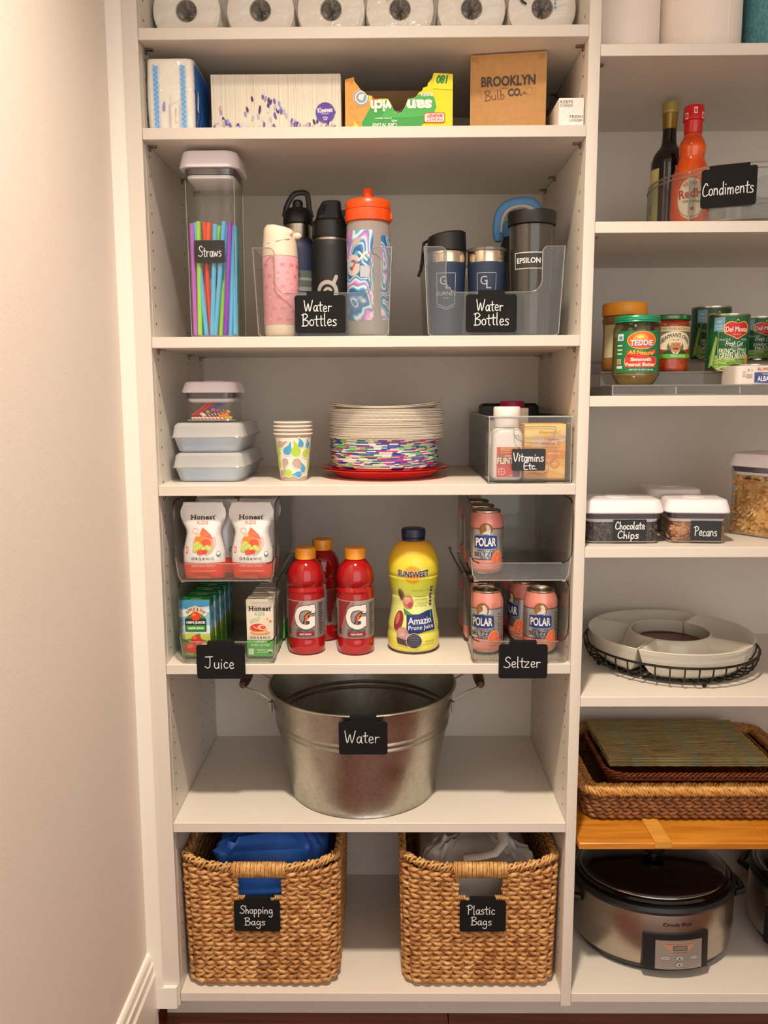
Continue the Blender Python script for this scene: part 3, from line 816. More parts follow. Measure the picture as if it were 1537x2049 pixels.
def scoop_bin(label, loc, wt, wb, dep, h, cut0, cut1, cz):
    """clear bin whose front is cut down low between two towers; origin at bottom centre front"""
    t = thing('storage_bin', label, 'bin', loc, 0, 'clear scoop-front bins')
    th = .0018
    def xw(z): return (wb + (wt-wb)*z/h)/2
    def arc(cx, cz_, r, a0, a1, n=6): return [(cx + r*cos(math.radians(a0+(a1-a0)*i/n)), cz_ + r*sin(math.radians(a0+(a1-a0)*i/n))) for i in range(n+1)]
    R1, R2 = .010, .022
    edge = [(xw(h), h)] + [(cut1+R1, h)] + arc(cut1+R1, h-R1, R1, 90, 180)[1:] + arc(cut1-R2, cz+R2, R2, 0, -90) + arc(cut0+R2, cz+R2, R2, 270, 180) + arc(cut0-R1, h-R1, R1, 0, 90) + [(-xw(h), h)]
    poly = [(-xw(0)+.006, 0), (xw(0)-.006, 0), (xw(.006), .006)] + edge + [(-xw(.006), .006)]
    g = M(); g.prism(poly, 'y', 0, th)
    for s_ in (-1, 1):
        q = [(s_*xw(.006), .006), (s_*xw(h), h), (s_*(xw(h)-th), h), (s_*(xw(.006)-th), .006)]
        g.loft([[(a, y, b) for a, b in q] for y in (th, dep)])
    g.box(-xw(0)+.002, xw(0)-.002, th, dep-th, .0004, .0022); g.box(-xw(0), xw(0), dep-th, dep, .002, h)
    g.build('body', CLEAR, t, smooth=0)
    g = M()
    g.tube([(x, .0008, z) for x, z in edge], .0012, 6)
    g.tube([(-xw(h), 0, h), (-xw(h), dep, h), (xw(h), dep, h), (xw(h), 0, h)], .0015, 6)
    for s_ in (-1, 1): g.tube([(s_*xw(h), .0, h), (s_*xw(.006), .0, .006), (s_*(xw(0)-.006), .0, .0016)], .0011, 6)
    g.tube([(-xw(0)+.006, 0, .0016), (xw(0)-.006, 0, .0016)], .0011, 6)
    g.build('rim', CLEAR_RIM, t)
    return t
scoop_bin('clear scoop-front bin holding the pink and the orange-lidded bottles', (.3035, .03, z3), .248, .234, .24, .157, -.086, .086, .078)
scoop_bin('clear scoop-front bin holding the navy tumblers', (.6105, .03, z3), .250, .234, .24, .157, -.086, .086, .078)
sign('clip_sign', [('Water', -4, 47, 49, 19), ('Bottles', -2, 23, 62, 21)], (.2985, .0262, z3+.008), "black sign reading 'Water Bottles' on the bin with the pink bottle", tabh=6)
sign('clip_sign', [('Water', -3, 47, 47, 19), ('Bottles', 0, 23, 62, 21)], (.606, .0262, z3+.008), "black sign reading 'Water Bottles' on the bin of navy tumblers", tabh=6)
zb = z3 + .0026
# pink bottle
t = thing('drink_bottle', 'pink kids bottle with cream cap in the left scoop-front bin', 'bottle', (.223, .070, zb))
PK = mat('pink_silicone', '#EFA4AE', .5, bump=.05, bscale=200, var=.03); CR = mat('cream_plastic', '#F0DCC4', .4, coat=.1, var=.02)
M().lathe([(.024,0),(.029,.002),(.0308,.008),(.0308,.022)], 32).build('base', CR, t)
M().lathe([(.0312,.022),(.0318,.024),(.0325,.08),(.0325,.142),(.032,.143)], 40).build('sleeve', PK, t)
g = M(); secs = []
for r_, z_ in ((.0325,.1435),(.0325,.146),(.0312,.165),(.0298,.176),(.0285,.190),(.024,.196),(.012,.198)):
    secs.append([(r_*cos(2*PI*i/32), r_*sin(2*PI*i/32), z_ - max(0, (z_-.165))*.13*cos(2*PI*i/32)) for i in range(32)])
g.loft(secs); g.build('cap', CR, t)
g = M(); g.tube([(-.0300,-.006,.166), (-.018,-.026,.165), (0,-.0316,.168), (.018,-.026,.172), (.0305,-.006,.175)], .0007, 5, m=0); g.build('seam', mat('seam_shade', '#C9B49C', .6, var=.1), t)
g = M(); g.sphere((.033, -.004, .181), .0062, 10, sx=1.3); g.sphere((.022, -.0185, .184), .0045, 10); g.build('latch', CR, t)
d = D(); rr = random.Random(14)
PD = '#E4939E'
for j in range(6):
    for i in range(-4, 5):
        x = i*17 + (j % 2)*8; y = 30 + j*19
        if rr.random() < .5:
            d.ell(x, y+3, 4.5, 2.6, PD, 1, n=12); d.rect(x-4, y-2.5, x-3, y+2, PD, 1); d.rect(x+3, y-2.5, x+4, y+2, PD, 1); d.ell(x+4.6, y+5.5, 1.8, 1.5, '#F4BCC2', 1, n=10)
        else:
            d.rect(x-2.2, y-2, x+2.2, y+5, '#F5B4BC', 1, r=1); d.ell(x, y+7.5, 2.2, 2.6, PD, 1, n=10); d.rect(x-2, y-5, x-1, y-2, PD, 1); d.rect(x+1, y-5, x+2, y-2, PD, 1)
d.build('pattern', t, cyl_fn(.0325, 0), eps=.00015, step=6)
# navy striped steel bottle with loop cap
t = thing('drink_bottle', 'steel bottle with navy and grey bands and black loop cap, behind the pink bottle', 'bottle', (.2485, .150, zb))
ST = mat('brushed_steel', '#B9AFA2', .28, metal=1, bump=.05, bscale=80, stretch=(1,1,12), var=.08)
NV = mat('navy_sleeve', '#2A3350', .55, var=.1); GS = mat('grey_green_band', '#8E9A90', .6, var=.05); GD = mat('dark_band', '#5C665E', .6, var=.05)
pr_ = [(.030,0),(.0345,.004),(.0345,.07),(.0345,.09),(.0345,.115),(.0345,.128),(.0345,.165),(.032,.178),(.026,.19),(.0245,.198),(.0245,.222)]
M().lathe(pr_, 36, mats=[1,1,1,2,3,1,1,1,0,0]).build('body', [ST, NV, GS, GD], t)
for z_ in (.075, .098): M().lathe([(.0347,z_),(.0348,z_+.004),(.0347,z_+.012)], 36, c0=False, c1=False).build('band', GS if z_ < .09 else GD, t)
M().lathe([(.027,.216),(.0285,.218),(.0285,.228),(.026,.236),(.020,.246)], 32).build('cap', BLACK, t)
M().lathe([(.010,.246),(.010,.258),(.007,.262)], 20).build('spout', BLACK, t)
g = M(); g.tube(chain([(-.026,.232),(-.021,.252),(-.010,.270),(.0,.2755),(.016,.275),(.020,.265),(.022,.245),(.026,.230)], 4) and [(x, 0, z) for x, z in chain([(-.026,.232),(-.021,.252),(-.010,.270),(.0,.2755),(.016,.275),(.020,.265),(.022,.245),(.026,.230)], 4)], .0038, 8, flat=1.3); g.build('loop_handle', BLACK, t)
# black bottle
t = thing('drink_bottle', 'matte black bottle with round grey emblem, behind the sign in the left bin', 'bottle', (.3115, .122, zb))
MB_ = mat('matte_black_coat', '#17181B', .6, bump=.05, bscale=500, var=.1)
BR_ = .0345
M().lathe([(.029,0),(.0335,.004),(BR_+.0012,.02),(BR_+.0012,.166),(BR_-.001,.176),(BR_-.003,.18)], 40).build('body', MB_, t)
M().lathe([(BR_-.0025,.18),(BR_-.0025,.184)], 40).build('neck_band', ST, t)
g = M(); g.lathe([(BR_-.001,.1845),(BR_,.188),(BR_-.001,.214),(.0285,.219)], 40)
g.loft([rrect(.026,.024,.012,5,.2185,0,0), rrect(.022,.022,.010,5,.235,.0,0), rrect(.017,.020,.008,5,.250,.004,0), rrect(.012,.016,.007,5,.2525,.006,0)])
g.box(.006,.034,-.010,.010,.222,.236,b=.002); g.build('cap', BLACK, t)
g = M(); g.prism([(-.022,.226),(-.012,.243),(-.006,.243),(-.010,.226)], 'y', -.0245, -.0225); g.build('cap_recess_patch', mat('cap_recess_shade', '#0B0B0B', .8, var=.1), t, smooth=0)  # raised dark patch, the shade of a recess put into its colour
g = M(); g.tube([(.028, -.012, .222), (.036, -.016, .215), (.038, -.012, .205)], .0028, 8); g.build('cord', mat('blue_cord', '#5E7FBC', .6, var=.1), t)
d = D(); c = '#B8B0A8'
d.ring(-4, 73, 17, 7.5, c, 1, -150, 35); d.ring(-4, 73, 17, 7.5, c, 1, 75, 205); d.line([(7, 86), (13, 100)], 7, c, 1, sm=False)
d.ring(-4, 73, 17, 7.5, c, 1, 35, 75)
d.ring(-3, 72, 6.5, 5, c, 1, -60, 190); d.line([(-8, 70), (-15, 58)], 5, c, 1, sm=False)
d.build('emblem', t, cyl_fn(BR_+.0014, .012), step=4)
# clear sports bottle with marbled wrap and orange lid
t = thing('sports_bottle', 'clear sports bottle with blue and pink marbled wrap and bright orange lid', 'bottle', (.3845, .0755, zb))
OR = mat('bright_orange_plastic', '#F2500A', .35, coat=.2, var=.03)
FROST = clear('frosted_bottle', '#E8E0DA', '#C6BEB8', .03, .25, haze=.62, hazecol='#F2E8E2')
RB = .0395
M().lathe([(.033,0),(.038,.004),(RB,.012),(RB,.198),(.038,.203)], 40).build('body', FROST, t)
M().lathe([(.0385,.2035),(.0415,.205),(.042,.222),(.0415,.2245)], 40).build('lid_base', OR, t)
M().lathe([(.0415,.2252),(.042,.228),(.0415,.236),(.038,.2415),(.022,.2455),(.0125,.246)], 40).build('lid', OR, t)
M().lathe([(.0105,.246),(.010,.252),(.0085,.262),(.007,.2645)], 20).build('spout', OR, t)
M().box(.036,.0445,-.008,.008,.208,.222,b=.002).build('latch', OR, t)
# marbled wrap: procedural marbling
m, tt_, p = nt('marbled_print'); N = tt_.nodes
tc = N.new('ShaderNodeTexCoord'); mp = N.new('ShaderNodeMapping'); mp.inputs['Scale'].default_value = (1, 1, .62); mp.inputs['Rotation'].default_value = (0, .5, 0)
n1 = N.new('ShaderNodeTexNoise'); n1.inputs['Scale'].default_value = 9; n1.inputs['Distortion'].default_value = 1.8; n1.inputs['Detail'].default_value = 2
link(tt_, tc.outputs['Object'], mp.inputs[0]); link(tt_, mp.outputs[0], n1.inputs['Vector'])
mm = N.new('ShaderNodeMath'); mm.operation = 'MULTIPLY'; mm.inputs[1].default_value = 5.5
fr = N.new('ShaderNodeMath'); fr.operation = 'FRACT'
cr = N.new('ShaderNodeValToRGB'); E_ = cr.color_ramp.elements
for k, (pp, hc) in enumerate(((0,'#EAF0F4'),(.12,'#3C7FB8'),(.3,'#2A5C9C'),(.42,'#58B4CC'),(.5,'#E8F2F4'),(.62,'#7A7AC0'),(.72,'#D88AC4'),(.8,'#F2E2EC'),(.9,'#4AA6C8'),(1,'#2E6CB0'))):
    e = E_[k] if k < 2 else E_.new(pp)
    e.position = pp; e.color = lin(hc)
link(tt_, n1.outputs['Fac'], mm.inputs[0]); link(tt_, mm.outputs[0], fr.inputs[0]); link(tt_, fr.outputs[0], cr.inputs[0]); link(tt_, cr.outputs[0], p.inputs['Base Color'])
p.inputs['Roughness'].default_value = .35; MATS['marbled_print'] = m
d = D(); d.rect(-60, 28, 10, 186, 'marbled_print', 0, r=4); d.rect(25, 30, 62, 178, 'marbled_print', 0, r=4)
g_ = '#CFC6BE'
_k = len(d.it)
d.ring(-22, 126, 14, 9, g_, 1, 40, 320); d.rect(-22, 116, -7, 128, g_, 1); d.poly([(-24,118),(-14,142),(-18,128),(-10,136),(-26,112)], '#E8501E', 2)
d.ell(-14, 166, 12, 5, '#BDB0AC', 1, .5); d.line([(-8,134),(6,148)], 4, '#E6DCD4', 1, sm=False); d.line([(-8,148),(6,134)], 4, '#E6DCD4', 1, sm=False)
d.rect(-6, 104, 10, 124, '#B8BCC6', 1)
d.it = d.it[:_k] + [(l_, h_, [[(p[0]-8, p[1]) for p in q] for q in tr]) for l_, h_, tr in d.it[_k:]]
d.build('wrap', t, cyl_fn(RB, 0), step=4)
# right bin contents
def tumbler(label, loc, lid='slide'):
    t = thing('tumbler', label, 'tumbler', loc, 0, 'navy tumblers in the right scoop-front bin')
    NB = mat('navy_powder_coat', '#23324C', .5, bump=.06, bscale=500, var=.06)
    M().lathe([(.025,0),(.0285,.003),(.030,.02),(.0335,.09),(.0352,.132)], 40).build('body', NB, t)
    M().lathe([(.0349,.132),(.0352,.134),(.0356,.150),(.0352,.1515)], 40).build('steel_band', mat('polished_steel', '#D8CBB6', .18, metal=1, var=.05), t)
    d = D(); c = '#A9B0B8'
    d.line([(-17, 62), (-17, 112), (17, 112), (17, 62)], .9, c, 1, sm=False); d.text('G', -5, 99, 12, 15, c, 1, 0); d.text('L', 4, 92, 9, 15, c, 1, 0)
    d.text('GURNEY', 0, 76, 38, 7, c, 1, -.005); d.text('LAW', 0, 68, 10, 3.2, c, 1, 0)
    d.line([(-17, 62), (-17, 58), (0, 51), (17, 58), (17, 62)], .9, c, 1, sm=False); d.line([(-16, 54), (0, 47.5), (16, 54)], .9, c, 1, sm=False)
    d.build('emblem', t, cyl_fn(.0333, 0, -.1, rz=prof_r([(.025,0),(.030,.02),(.0335,.09),(.0352,.132)])), eps=.0003, step=4, stepy=8)
    return t
t = tumbler('navy tumbler with tall black slanted lid at the left of the bin', (.529, .082, zb))
g = M(); secs = []
for r_, z_ in ((.0345,.152),(.0365,.154),(.0355,.165),(.0345,.183),(.030,.186)):
    secs.append([(r_*cos(2*PI*i/32), r_*sin(2*PI*i/32), z_ + (.0042*cos(2*PI*i/32) if z_ > .17 else 0)) for i in range(32)])
g.loft(secs); g.build('lid', BLACK, t)
g = M(); g.tube([(-.034,.01,.176), (-.042,.012,.172), (-.044,.012,.150), (-.046,.012,.128), (-.052,.014,.112)], .0028, 6, flat=1.6); g.build('strap', mat('black_strap', '#1C1B1A', .7, var=.1), t)
t = tumbler('navy tumbler with a flat clear lid between the other two vessels', (.6025, .082, zb))
M().lathe([(.0345,.1515),(.0366,.153),(.0366,.157),(.034,.1585),(.030,.156)], 36, c1=False).build('lid', clear('clear_lid', '#D6D2CC', '#8A867E', .12, .08, haze=.15, hazecol='#D9D2C8'), t)
t = thing('tumbler', 'smoky black tumbler with a white framed name, tallest in the right bin', 'tumbler', (.684, .0805, zb))
SMK = mat('smoky_grey_plastic', '#4A4742', .14, coat=.6, metal=.35, var=.15, vscale=8, stretch=(1,1,.1))
M().lathe([(.030,0),(.034,.003),(.036,.03),(.0405,.196)], 44).build('body', SMK, t)
M().lathe([(.0405,.1965),(.0438,.198),(.0445,.218),(.0435,.2215),(.038,.2225),(.034,.219)], 44).build('lid', BLACK, t)
d = D(); d.rect(-27, 118, 27, 147, '#E8E6E0', 1); d.rect(-25.6, 119.4, 25.6, 145.6, '#33302C', 2); d.text('EPSILON', 0, 132.5, 43, 9.5, '#F2F0EA', 3, .02)
d.build('emblem', t, cyl_fn(.039, 0, -.28, rz=prof_r([(.036,.03),(.0405,.196)])), eps=.0003, step=5, stepy=10)
t = thing('drink_bottle', 'black bottle with a light blue carry handle behind the smoky tumbler', 'bottle', (.676, .180, zb))
M().lathe([(.032,0),(.036,.004),(.036,.18),(.030,.196)], 36).build('body', MB_, t)
M().lathe([(.031,.196),(.032,.20),(.032,.222),(.029,.226)], 32).build('cap', mat('blue_plastic', '#4E8FC8', .4, var=.05), t)
hp = chain([(-.040,.194),(-.043,.206),(-.040,.236),(-.026,.256),(.0,.264),(.024,.262),(.036,.250),(.038,.236)], 4)
g = M(); g.tube([(x, 0, z) for x, z in hp], .0055, 8, flat=1.6); g.build('handle', MATS['blue_plastic'], t)
hp = chain([(-.036,.206),(-.033,.232),(-.020,.249),(.0,.2555),(.022,.252),(.031,.244)], 4)
g = M(); g.tube([(x, -.001, z) for x, z in hp], .003, 8, flat=1.3); g.build('handle_lining', mat('pale_grip', '#CFC8BC', .5, var=.05), t)
M().box(-.047,-.033,-.007,.007,.188,.203,b=.002).build('hinge', MATS['blue_plastic'], t)

# ================================================================== ROW 4
z4 = ZL[3]
FRZ = clear('milky_plastic', '#EEF2F4', '#D4D8DA', .03, .3, haze=.6, hazecol='#F2F6F8')
FRL = clear('milky_plastic_lid', '#F4F4F2', '#D8DAD8', .03, .25, haze=.68, hazecol='#FCFCFA')
BLC = mat('blue_bag_contents', '#8FB0DC', .6, bump=.3, bscale=30, var=.25, hex2='#C4D6EC', vscale=14)
def milky(label, loc, rz=0):
    t = thing('lidded_container', label, 'container', loc, rz, 'stacked milky containers')
    hx, hy = .0655, .108
    g = M(); g.loft([rrect(hx-.012, hy-.012, .012, 6, .0005), rrect(hx-.008, hy-.008, .014, 6, .003), rrect(hx-.001, hy-.001, .014, 6, .028), rrect(hx, hy, .014, 6, .0285)], c1=False); g.build('tub', FRZ, t)
    g = M(); g.loft([rrect(hx+.0025, hy+.0025, .015, 6, .027), rrect(hx+.003, hy+.003, .015, 6, .0285), rrect(hx+.0015, hy+.0015, .015, 6, .031), rrect(hx-.002, hy-.002, .014, 6, .050), rrect(hx-.007, hy-.007, .013, 6, .0548), rrect(hx-.012, hy-.012, .01, 6, .0552)], c0=False); g.build('lid', FRL, t)
    g = M(); g.tube([(p[0], p[1], .0285) for p in rrect(hx+.003, hy+.003, .015, 6)], .0012, 6, closed=True); g.build('lid_rim', CLEAR_RIM, t)
    g = M(); g.loft([rrect(hx-.014, hy-.014, .012, 5, .004), rrect(hx-.008, hy-.010, .012, 5, .024), rrect(hx-.014, hy-.02, .012, 5, .027)]); g.build('contents', BLC, t)
    return t
milky('milky lidded container of blue things, bottom of the stack, on the shelf', (.0830, .158, z4 + .0003), -.02)
milky('milky lidded container under the candle box, top one of the pair', (.0800, .158, z4 + .0565), .015)
t = pop_container('candle_box', 'small clear lidded box of birthday candles on top of the milky containers', (.0855, .108, z4 + .1125), .0475, .0475, .076, .021, over=.0060, flare=.95)
rr = random.Random(33)
cz0 = z4 + .1125 + .0045
CM = {}
def candle(p, q, a, b, lab):
    key = a + b
    if key not in CM:
        m, tn, p_ = nt('striped_wax_' + a.strip('#')); N = tn.nodes
        tc = N.new('ShaderNodeTexCoord'); w = N.new('ShaderNodeTexWave'); w.inputs['Scale'].default_value = 90; w.wave_type = 'BANDS'; w.bands_direction = 'DIAGONAL'
        r = N.new('ShaderNodeValToRGB'); r.color_ramp.interpolation = 'CONSTANT'; r.color_ramp.elements[0].color = lin(a); r.color_ramp.elements[1].color = lin(b); r.color_ramp.elements[1].position = .5
        link(tn, tc.outputs['Object'], w.inputs[0]); link(tn, w.outputs['Fac'], r.inputs[0]); link(tn, r.outputs[0], p_.inputs['Base Color']); CM[key] = m
    g = M(); g.tube([p, tuple((p[i]+q[i])/2 for i in range(3)), q], .0022, 8)
    o = g.build('birthday_candle', CM[key], None, (.0855, .108, cz0)); tag(o, lab, 'candle', lab.split(' candle')[0] + ' candles in the candle box')
for k in range(3): candle((-.036, -.037+.005*k, .003), (.028, -.037+.005*k, .003), '#F6ECE6', '#EE5A4E', 'red and white striped candle lying on the bottom of the candle box')
candle((-.036, -.030, .008), (.002, -.020, .038), '#E8382E', '#F2604E', 'solid red candle leaning inside the candle box')
candle((-.030, -.026, .008), (.008, -.016, .034), '#E8382E', '#F2604E', 'solid red candle leaning inside the candle box')
for k in range(2): candle((-.028+.01*k, -.018, .010), (.014+.01*k, -.020-.004*k, .031), '#4C5FB8', '#7C8CD4', 'blue candle leaning inside the candle box')
for k in range(4): candle((-.012+.003*k, -.030+.004*k, .0075), (.020, -.030+.008*k, .012+.002*k), '#F0EDE8', '#3A3A46', 'black and white striped candle lying in the candle box')
for k, (x, y, z, c, nm) in enumerate([(-.006,-.034,.016,'#E8A23C','amber'), (.004,-.034,.020,'#E87A92','pink'), (.012,-.03,.019,'#E87A92','pink'), (.018,-.036,.008,'#F0892E','orange'), (.024,-.036,.008,'#F0892E','orange'), (.030,-.036,.010,'#F0892E','orange'), (.033,-.036,.016,'#E8B23C','amber'),
                                (.036,-.036,.0045,'#C9C24A','mustard'), (.029,-.037,.0045,'#E8B23C','amber'), (-.018,-.03,.012,'#F2E8DC','white'), (-.014,-.034,.010,'#F2E8DC','white'), (.022,-.03,.013,'#E8B23C','amber')]):
    g = M(); g.lathe([(.003,0),(.0036,.0015),(.0036,.0045),(.002,.006)], 8)
    for j in range(5): g.sphere((.0034*cos(j*1.257), .0034*sin(j*1.257), .003), .0016, 6)
    o = g.build('candle_holder', mat('candy_' + nm, c, .4, var=.05), None, (.0855+x, .108+y, cz0 + z - .004)); tag(o, nm + ' flower shaped candle holder in the candle box', 'candle holder', nm + ' candle holders in the candle box')
# paper cups
CUPW = mat('paper_cup_white', '#EEE6DA', .6, var=.02); CUPB = mat('paper_cup_taupe', '#BCA798', .6, var=.04)
def cup():
    t = thing('paper_cup', '', 'cup')
    g = M(); g.lathe([(.0255,0),(.0262,.008),(.0345,.082),(.0352,.088)], 40, c1=False, mats=[1,0,1]); g.lathe([(.0345,.088),(.0255,.008),(.0001,.0075)], 40, c0=False, c1=False); g.build('wall', [CUPW, CUPB], t)
    g = M(); g.tube([(.0362*cos(2*PI*i/40), .0362*sin(2*PI*i/40), .089) for i in range(40)], .0017, 8, closed=True); g.build('rim', CUPW, t)
    return t
cl = ['white paper cup with green, blue and taupe blobs, bottom of the cup stack', 'second paper cup from the bottom of the cup stack', 'third paper cup from the bottom of the cup stack', 'topmost paper cup of the stack beside the milky containers']
c0 = None
for k in range(4):
    loc = (.2370, .098, z4 + .0003 + k*.0073)
    if c0 is None:
        c0 = cup(); c0.location = loc; o = c0
    else: o = dup(c0, loc)
    o['label'] = cl[k]; o['group'] = 'stack of paper cups'
d = D()
def drop(x, y, s, rot, c):
    P = [(0, 16), (2.5, 11), (5.5, 5), (6.5, 0), (5, -5), (0, -7), (-5, -5), (-6.5, 0), (-5, 4), (-1.5, 8), (-1.2, 12)]
    P = smoothline(P + [P[0]], 3)[:-1]; a, b = cos(rot), sin(rot)
    for q, cc, l in ((1.25, '#F4EEE4', 1), (1, c, 2)):
        d.poly([(x + (p[0]*a - p[1]*b)*s*q, y + (p[0]*b + p[1]*a)*s*q) for p in P], cc, l)
G_, B_, T_ = '#B4D24A', '#4FA4D2', '#BCA798'
for x, y, s, r, c in ((-31,55,.9,.35,G_), (-22,70,.75,-1.2,T_), (-8,58,.85,-.4,B_), (8,56,1.0,.15,G_), (17,70,.6,.3,B_), (28,52,.8,-.5,G_), (-14,36,.8,2.9,T_), (10,34,1,-2.2,T_), (-33,32,.9,.1,G_), (-8,15,.8,1.9,G_), (14,12,.7,1.6,B_), (24,22,.7,.4,B_), (32,68,.6,.2,B_), (-26,14,.7,-1,T_), (-46,60,.9,.2,B_), (46,50,.9,.2,T_), (42,28,.8,.4,G_), (-48,34,.8,.4,T_)):
    drop(x, y, s*1.4, r, c)
d.build('print', c0, cyl_fn(.031, 0, rz=prof_r([(.0255,0),(.0262,.008),(.0345,.082),(.0352,.088)])), eps=.0003, step=3, stepy=6)
# plates
px, py = .413, .172
RED = mat('red_plastic', '#D8140E', .25, coat=.4, var=.04)
red_prof = [(.0,.0),(.09,.0),(.095,.002),(.108,.013),(.112,.0155),(.126,.019),(.1285,.0185),(.1285,.0172),(.112,.013),(.108,.0115),(.098,.0035)]
def plate_mesh(prof, flutes=0, warp=None, mats=None, seg=96, rngmats=None):
    g = M(); n = seg; secs = []
    for j, (r, z) in enumerate(prof):
        s_ = []
        for i in range(n):
            a = 2*PI*i/n; rr_ = r
            zz = z
            if flutes and r > prof[-1][0]*.78: rr_ = r + .0005*(1 if i % 2 else -1)
            if warp: zz += warp(a, r)
            s_.append((rr_*cos(a), rr_*sin(a), zz))
        secs.append(s_)
    g.loft(secs, c0=True, c1=False)
    return g
lower = plate_mesh([(.09,.0),(.095,.0008),(.108,.010),(.113,.0135),(.1265,.0165),(.1285,.0182),(.1265,.0182),(.113,.0152),(.108,.0118),(.094,.0024),(.088,.0018),(.0001,.0018)])
tr0 = lower.build('plate', RED, None, (px, py, z4 + .0004)); tag(tr0, 'red plastic plate, lowest, resting directly on the shelf', 'plate', 'red plates under the plate stacks')
o = tr0.copy(); COL.objects.link(o); o.location = (px+.0008, py, z4 + .0034); tag(o, 'red plastic plate nested in the lowest red plate', 'plate', 'red plates under the plate stacks')
# coloured plates: narrow coloured dashes printed along the rim edge
ccols = ['#EEE6DC', '#3F4FA8', '#D8357E', '#7CC46A', '#E2E8DC', '#9A5AA8', '#D9E8C8', '#EEE6DC', '#4F64B8', '#8FD07C']
cm_ = [mat('rim_' + str(i), c, .5, var=.05) for i, c in enumerate(ccols)]
var_ = []
for vseed in range(4):
    rr = random.Random(50 + vseed)
    g = M(); n = 80; prof = [(.080,0),(.086,.002),(.097,.012),(.1055,.0165),(.1078,.0172),(.1078,.0190),(.1045,.0180),(.096,.0138),(.084,.0032)]
    secs = [[(r*cos(2*PI*i/n), r*sin(2*PI*i/n), z) for i in range(n)] for r, z in prof]
    g.loft(secs)
    cc = 0
    runs = []
    while len(runs) < n: runs += [rr.choice(range(len(ccols)))] * rr.choice((1, 2, 2, 3))
    for j in range(len(prof)-1):
        for i in range(n): g.m[j*n + i] = runs[i] if j >= 2 else 0
    var_.append(g.build('paper_plate', cm_, None, (px, py, 0)))
rr = random.Random(61); NCOL = 25
for k in range(NCOL):
    s_ = var_[k % 4]
    o = s_ if k < 4 else s_.copy()
    if k >= 4: COL.objects.link(o)
    o.location = (px - .0015 + rr.uniform(-.0016, .0016), py + rr.uniform(-.0014, .0014), z4 + .0065 + k*.00225); o.rotation_euler = (0, 0, rr.uniform(0, 6.28))
    tag(o, ('lowest of the plates with pink, blue and green dashed rims, on the red plate' if k == 0 else 'topmost of the plates with dashed rims, just under the white stack' if k == NCOL-1 else 'thin dinner plate with a rim of pink, blue and green dashes, in the colourful stack'), 'plate', 'colourful paper plates stacked on the red plates')
zc = z4 + .0065 + (NCOL-1)*.00225
WP = mat('white_paper_plate', '#EBE4D6', .8, var=.04, bump=.1, bscale=200)
pw = [(.080,0),(.088,.002),(.1055,.0130),(.1135,.0152),(.1140,.0166),(.1125,.0166),(.104,.0145),(.086,.0032)]
w0 = None; NW = 26
for k in range(NW):
    if w0 is None: w0 = o = plate_mesh(pw, 1).build('paper_plate', WP, None, smooth=20)
    else: o = w0.copy(); COL.objects.link(o)
    o.location = (px + .002 + rr.uniform(-.0014, .0014) + (.001 if k > 14 else 0), py + rr.uniform(-.0012, .0012), zc + .0035 + k*.0022); o.rotation_euler = (rr.uniform(-.004,.004), rr.uniform(-.006,.006), rr.uniform(0, 6.28))
    tag(o, ('lowest white fluted paper plate, lying on the colourful stack' if k == 0 else 'white fluted paper plate in the tall white stack above the colourful plates'), 'plate', 'white paper plates in the stack')
zw = zc + .0035 + (NW-1)*.0022
for k in range(2):
    wp = lambda a, r: (.0040*(1+k*.2))*(cos(2*a)*.9 + .35*cos(a))*(r/.114)**2 + .0042
    o = plate_mesh(pw, 1, warp=wp).build('paper_plate', WP, None, (px+.002, py, zw + .0030 + k*.0026), smooth=20)
    tag(o, ('warped white paper plate just under the topmost plate', 'topmost white paper plate with a wavy warped rim')[k], 'plate', 'white paper plates in the stack')
# vitamin bin
t = thing('storage_bin', 'deep clear rectangular bin of vitamins beside the divider', 'bin', (.678, .012, z4))
g = M(); W2, H2, DP2 = .0745, .122, .385
g.prism([(-W2, .004), (W2, .004), (W2, H2), (-W2, H2)], 'y', 0, .0018)
g.box(-W2, -W2+.0018, .0018, DP2, .004, H2); g.box(W2-.0018, W2, .0018, DP2, .004, H2); g.box(-W2, W2, DP2-.0018, DP2, .004, H2); g.box(-W2+.002, W2-.002, .002, DP2-.002, .0045, .0062)
g.build('body', CLEAR, t, smooth=0)
g = M()
g.tube([(-W2-.002, -.001, H2), (W2+.002, -.001, H2), (W2+.002, DP2, H2), (-W2-.002, DP2, H2)], .0016, 6, closed=True)
for x in (-W2, W2): g.tube([(x, 0, H2), (x, 0, .003)], .0011, 6)
for x in (-W2, W2): g.box(x - .008*(x > 0), x + .008*(x < 0), .002, .012, .0003, .004)
g.build('rim', CLEAR_RIM, t)
g = M(); g.tube([(-W2+.001, .0, .0042), (W2-.001, .0, .0042)], .0016, 6); g.tube([(-W2, .0, .0042), (-W2, DP2, .0042)], .0012, 6); g.build('base_edge', DARK_RIM, t)
g = M(); pts = chain([(-.030,.102),(-.010,.1035),(.036,.104),(.046,.100),(.040,.082),(.024,.0745),(-.012,.0765),(-.028,.086),(-.030,.102)], 4)
g.tube([(x, -.0012, z) for x, z in pts], .0010, 6); g.tube([(x*.93+.0005, -.0012, z-.004) for x, z in pts[:18]], .0006, 5); g.build('handle_lip', CLEAR_RIM, t)
d = D(); d.rect(-33, 24, 28, 64, '#1C1B1D', 0, r=2.5); d.hand('Vitamins', -3, 49, 54, 15, 1.8); d.hand('Etc.', 0, 33, 22, 12, 1.8)
d.build('label', t, plane_fn(-.0026))
zv = z4 + .0066
VB = mat('white_bottle_plastic', '#EDE4E0', .35, coat=.2, var=.02)
t = thing('vitamin_bottle', 'white vitamin bottle with a red label and tall white cap, front of the bin', 'bottle', (.6395, .046, zv))
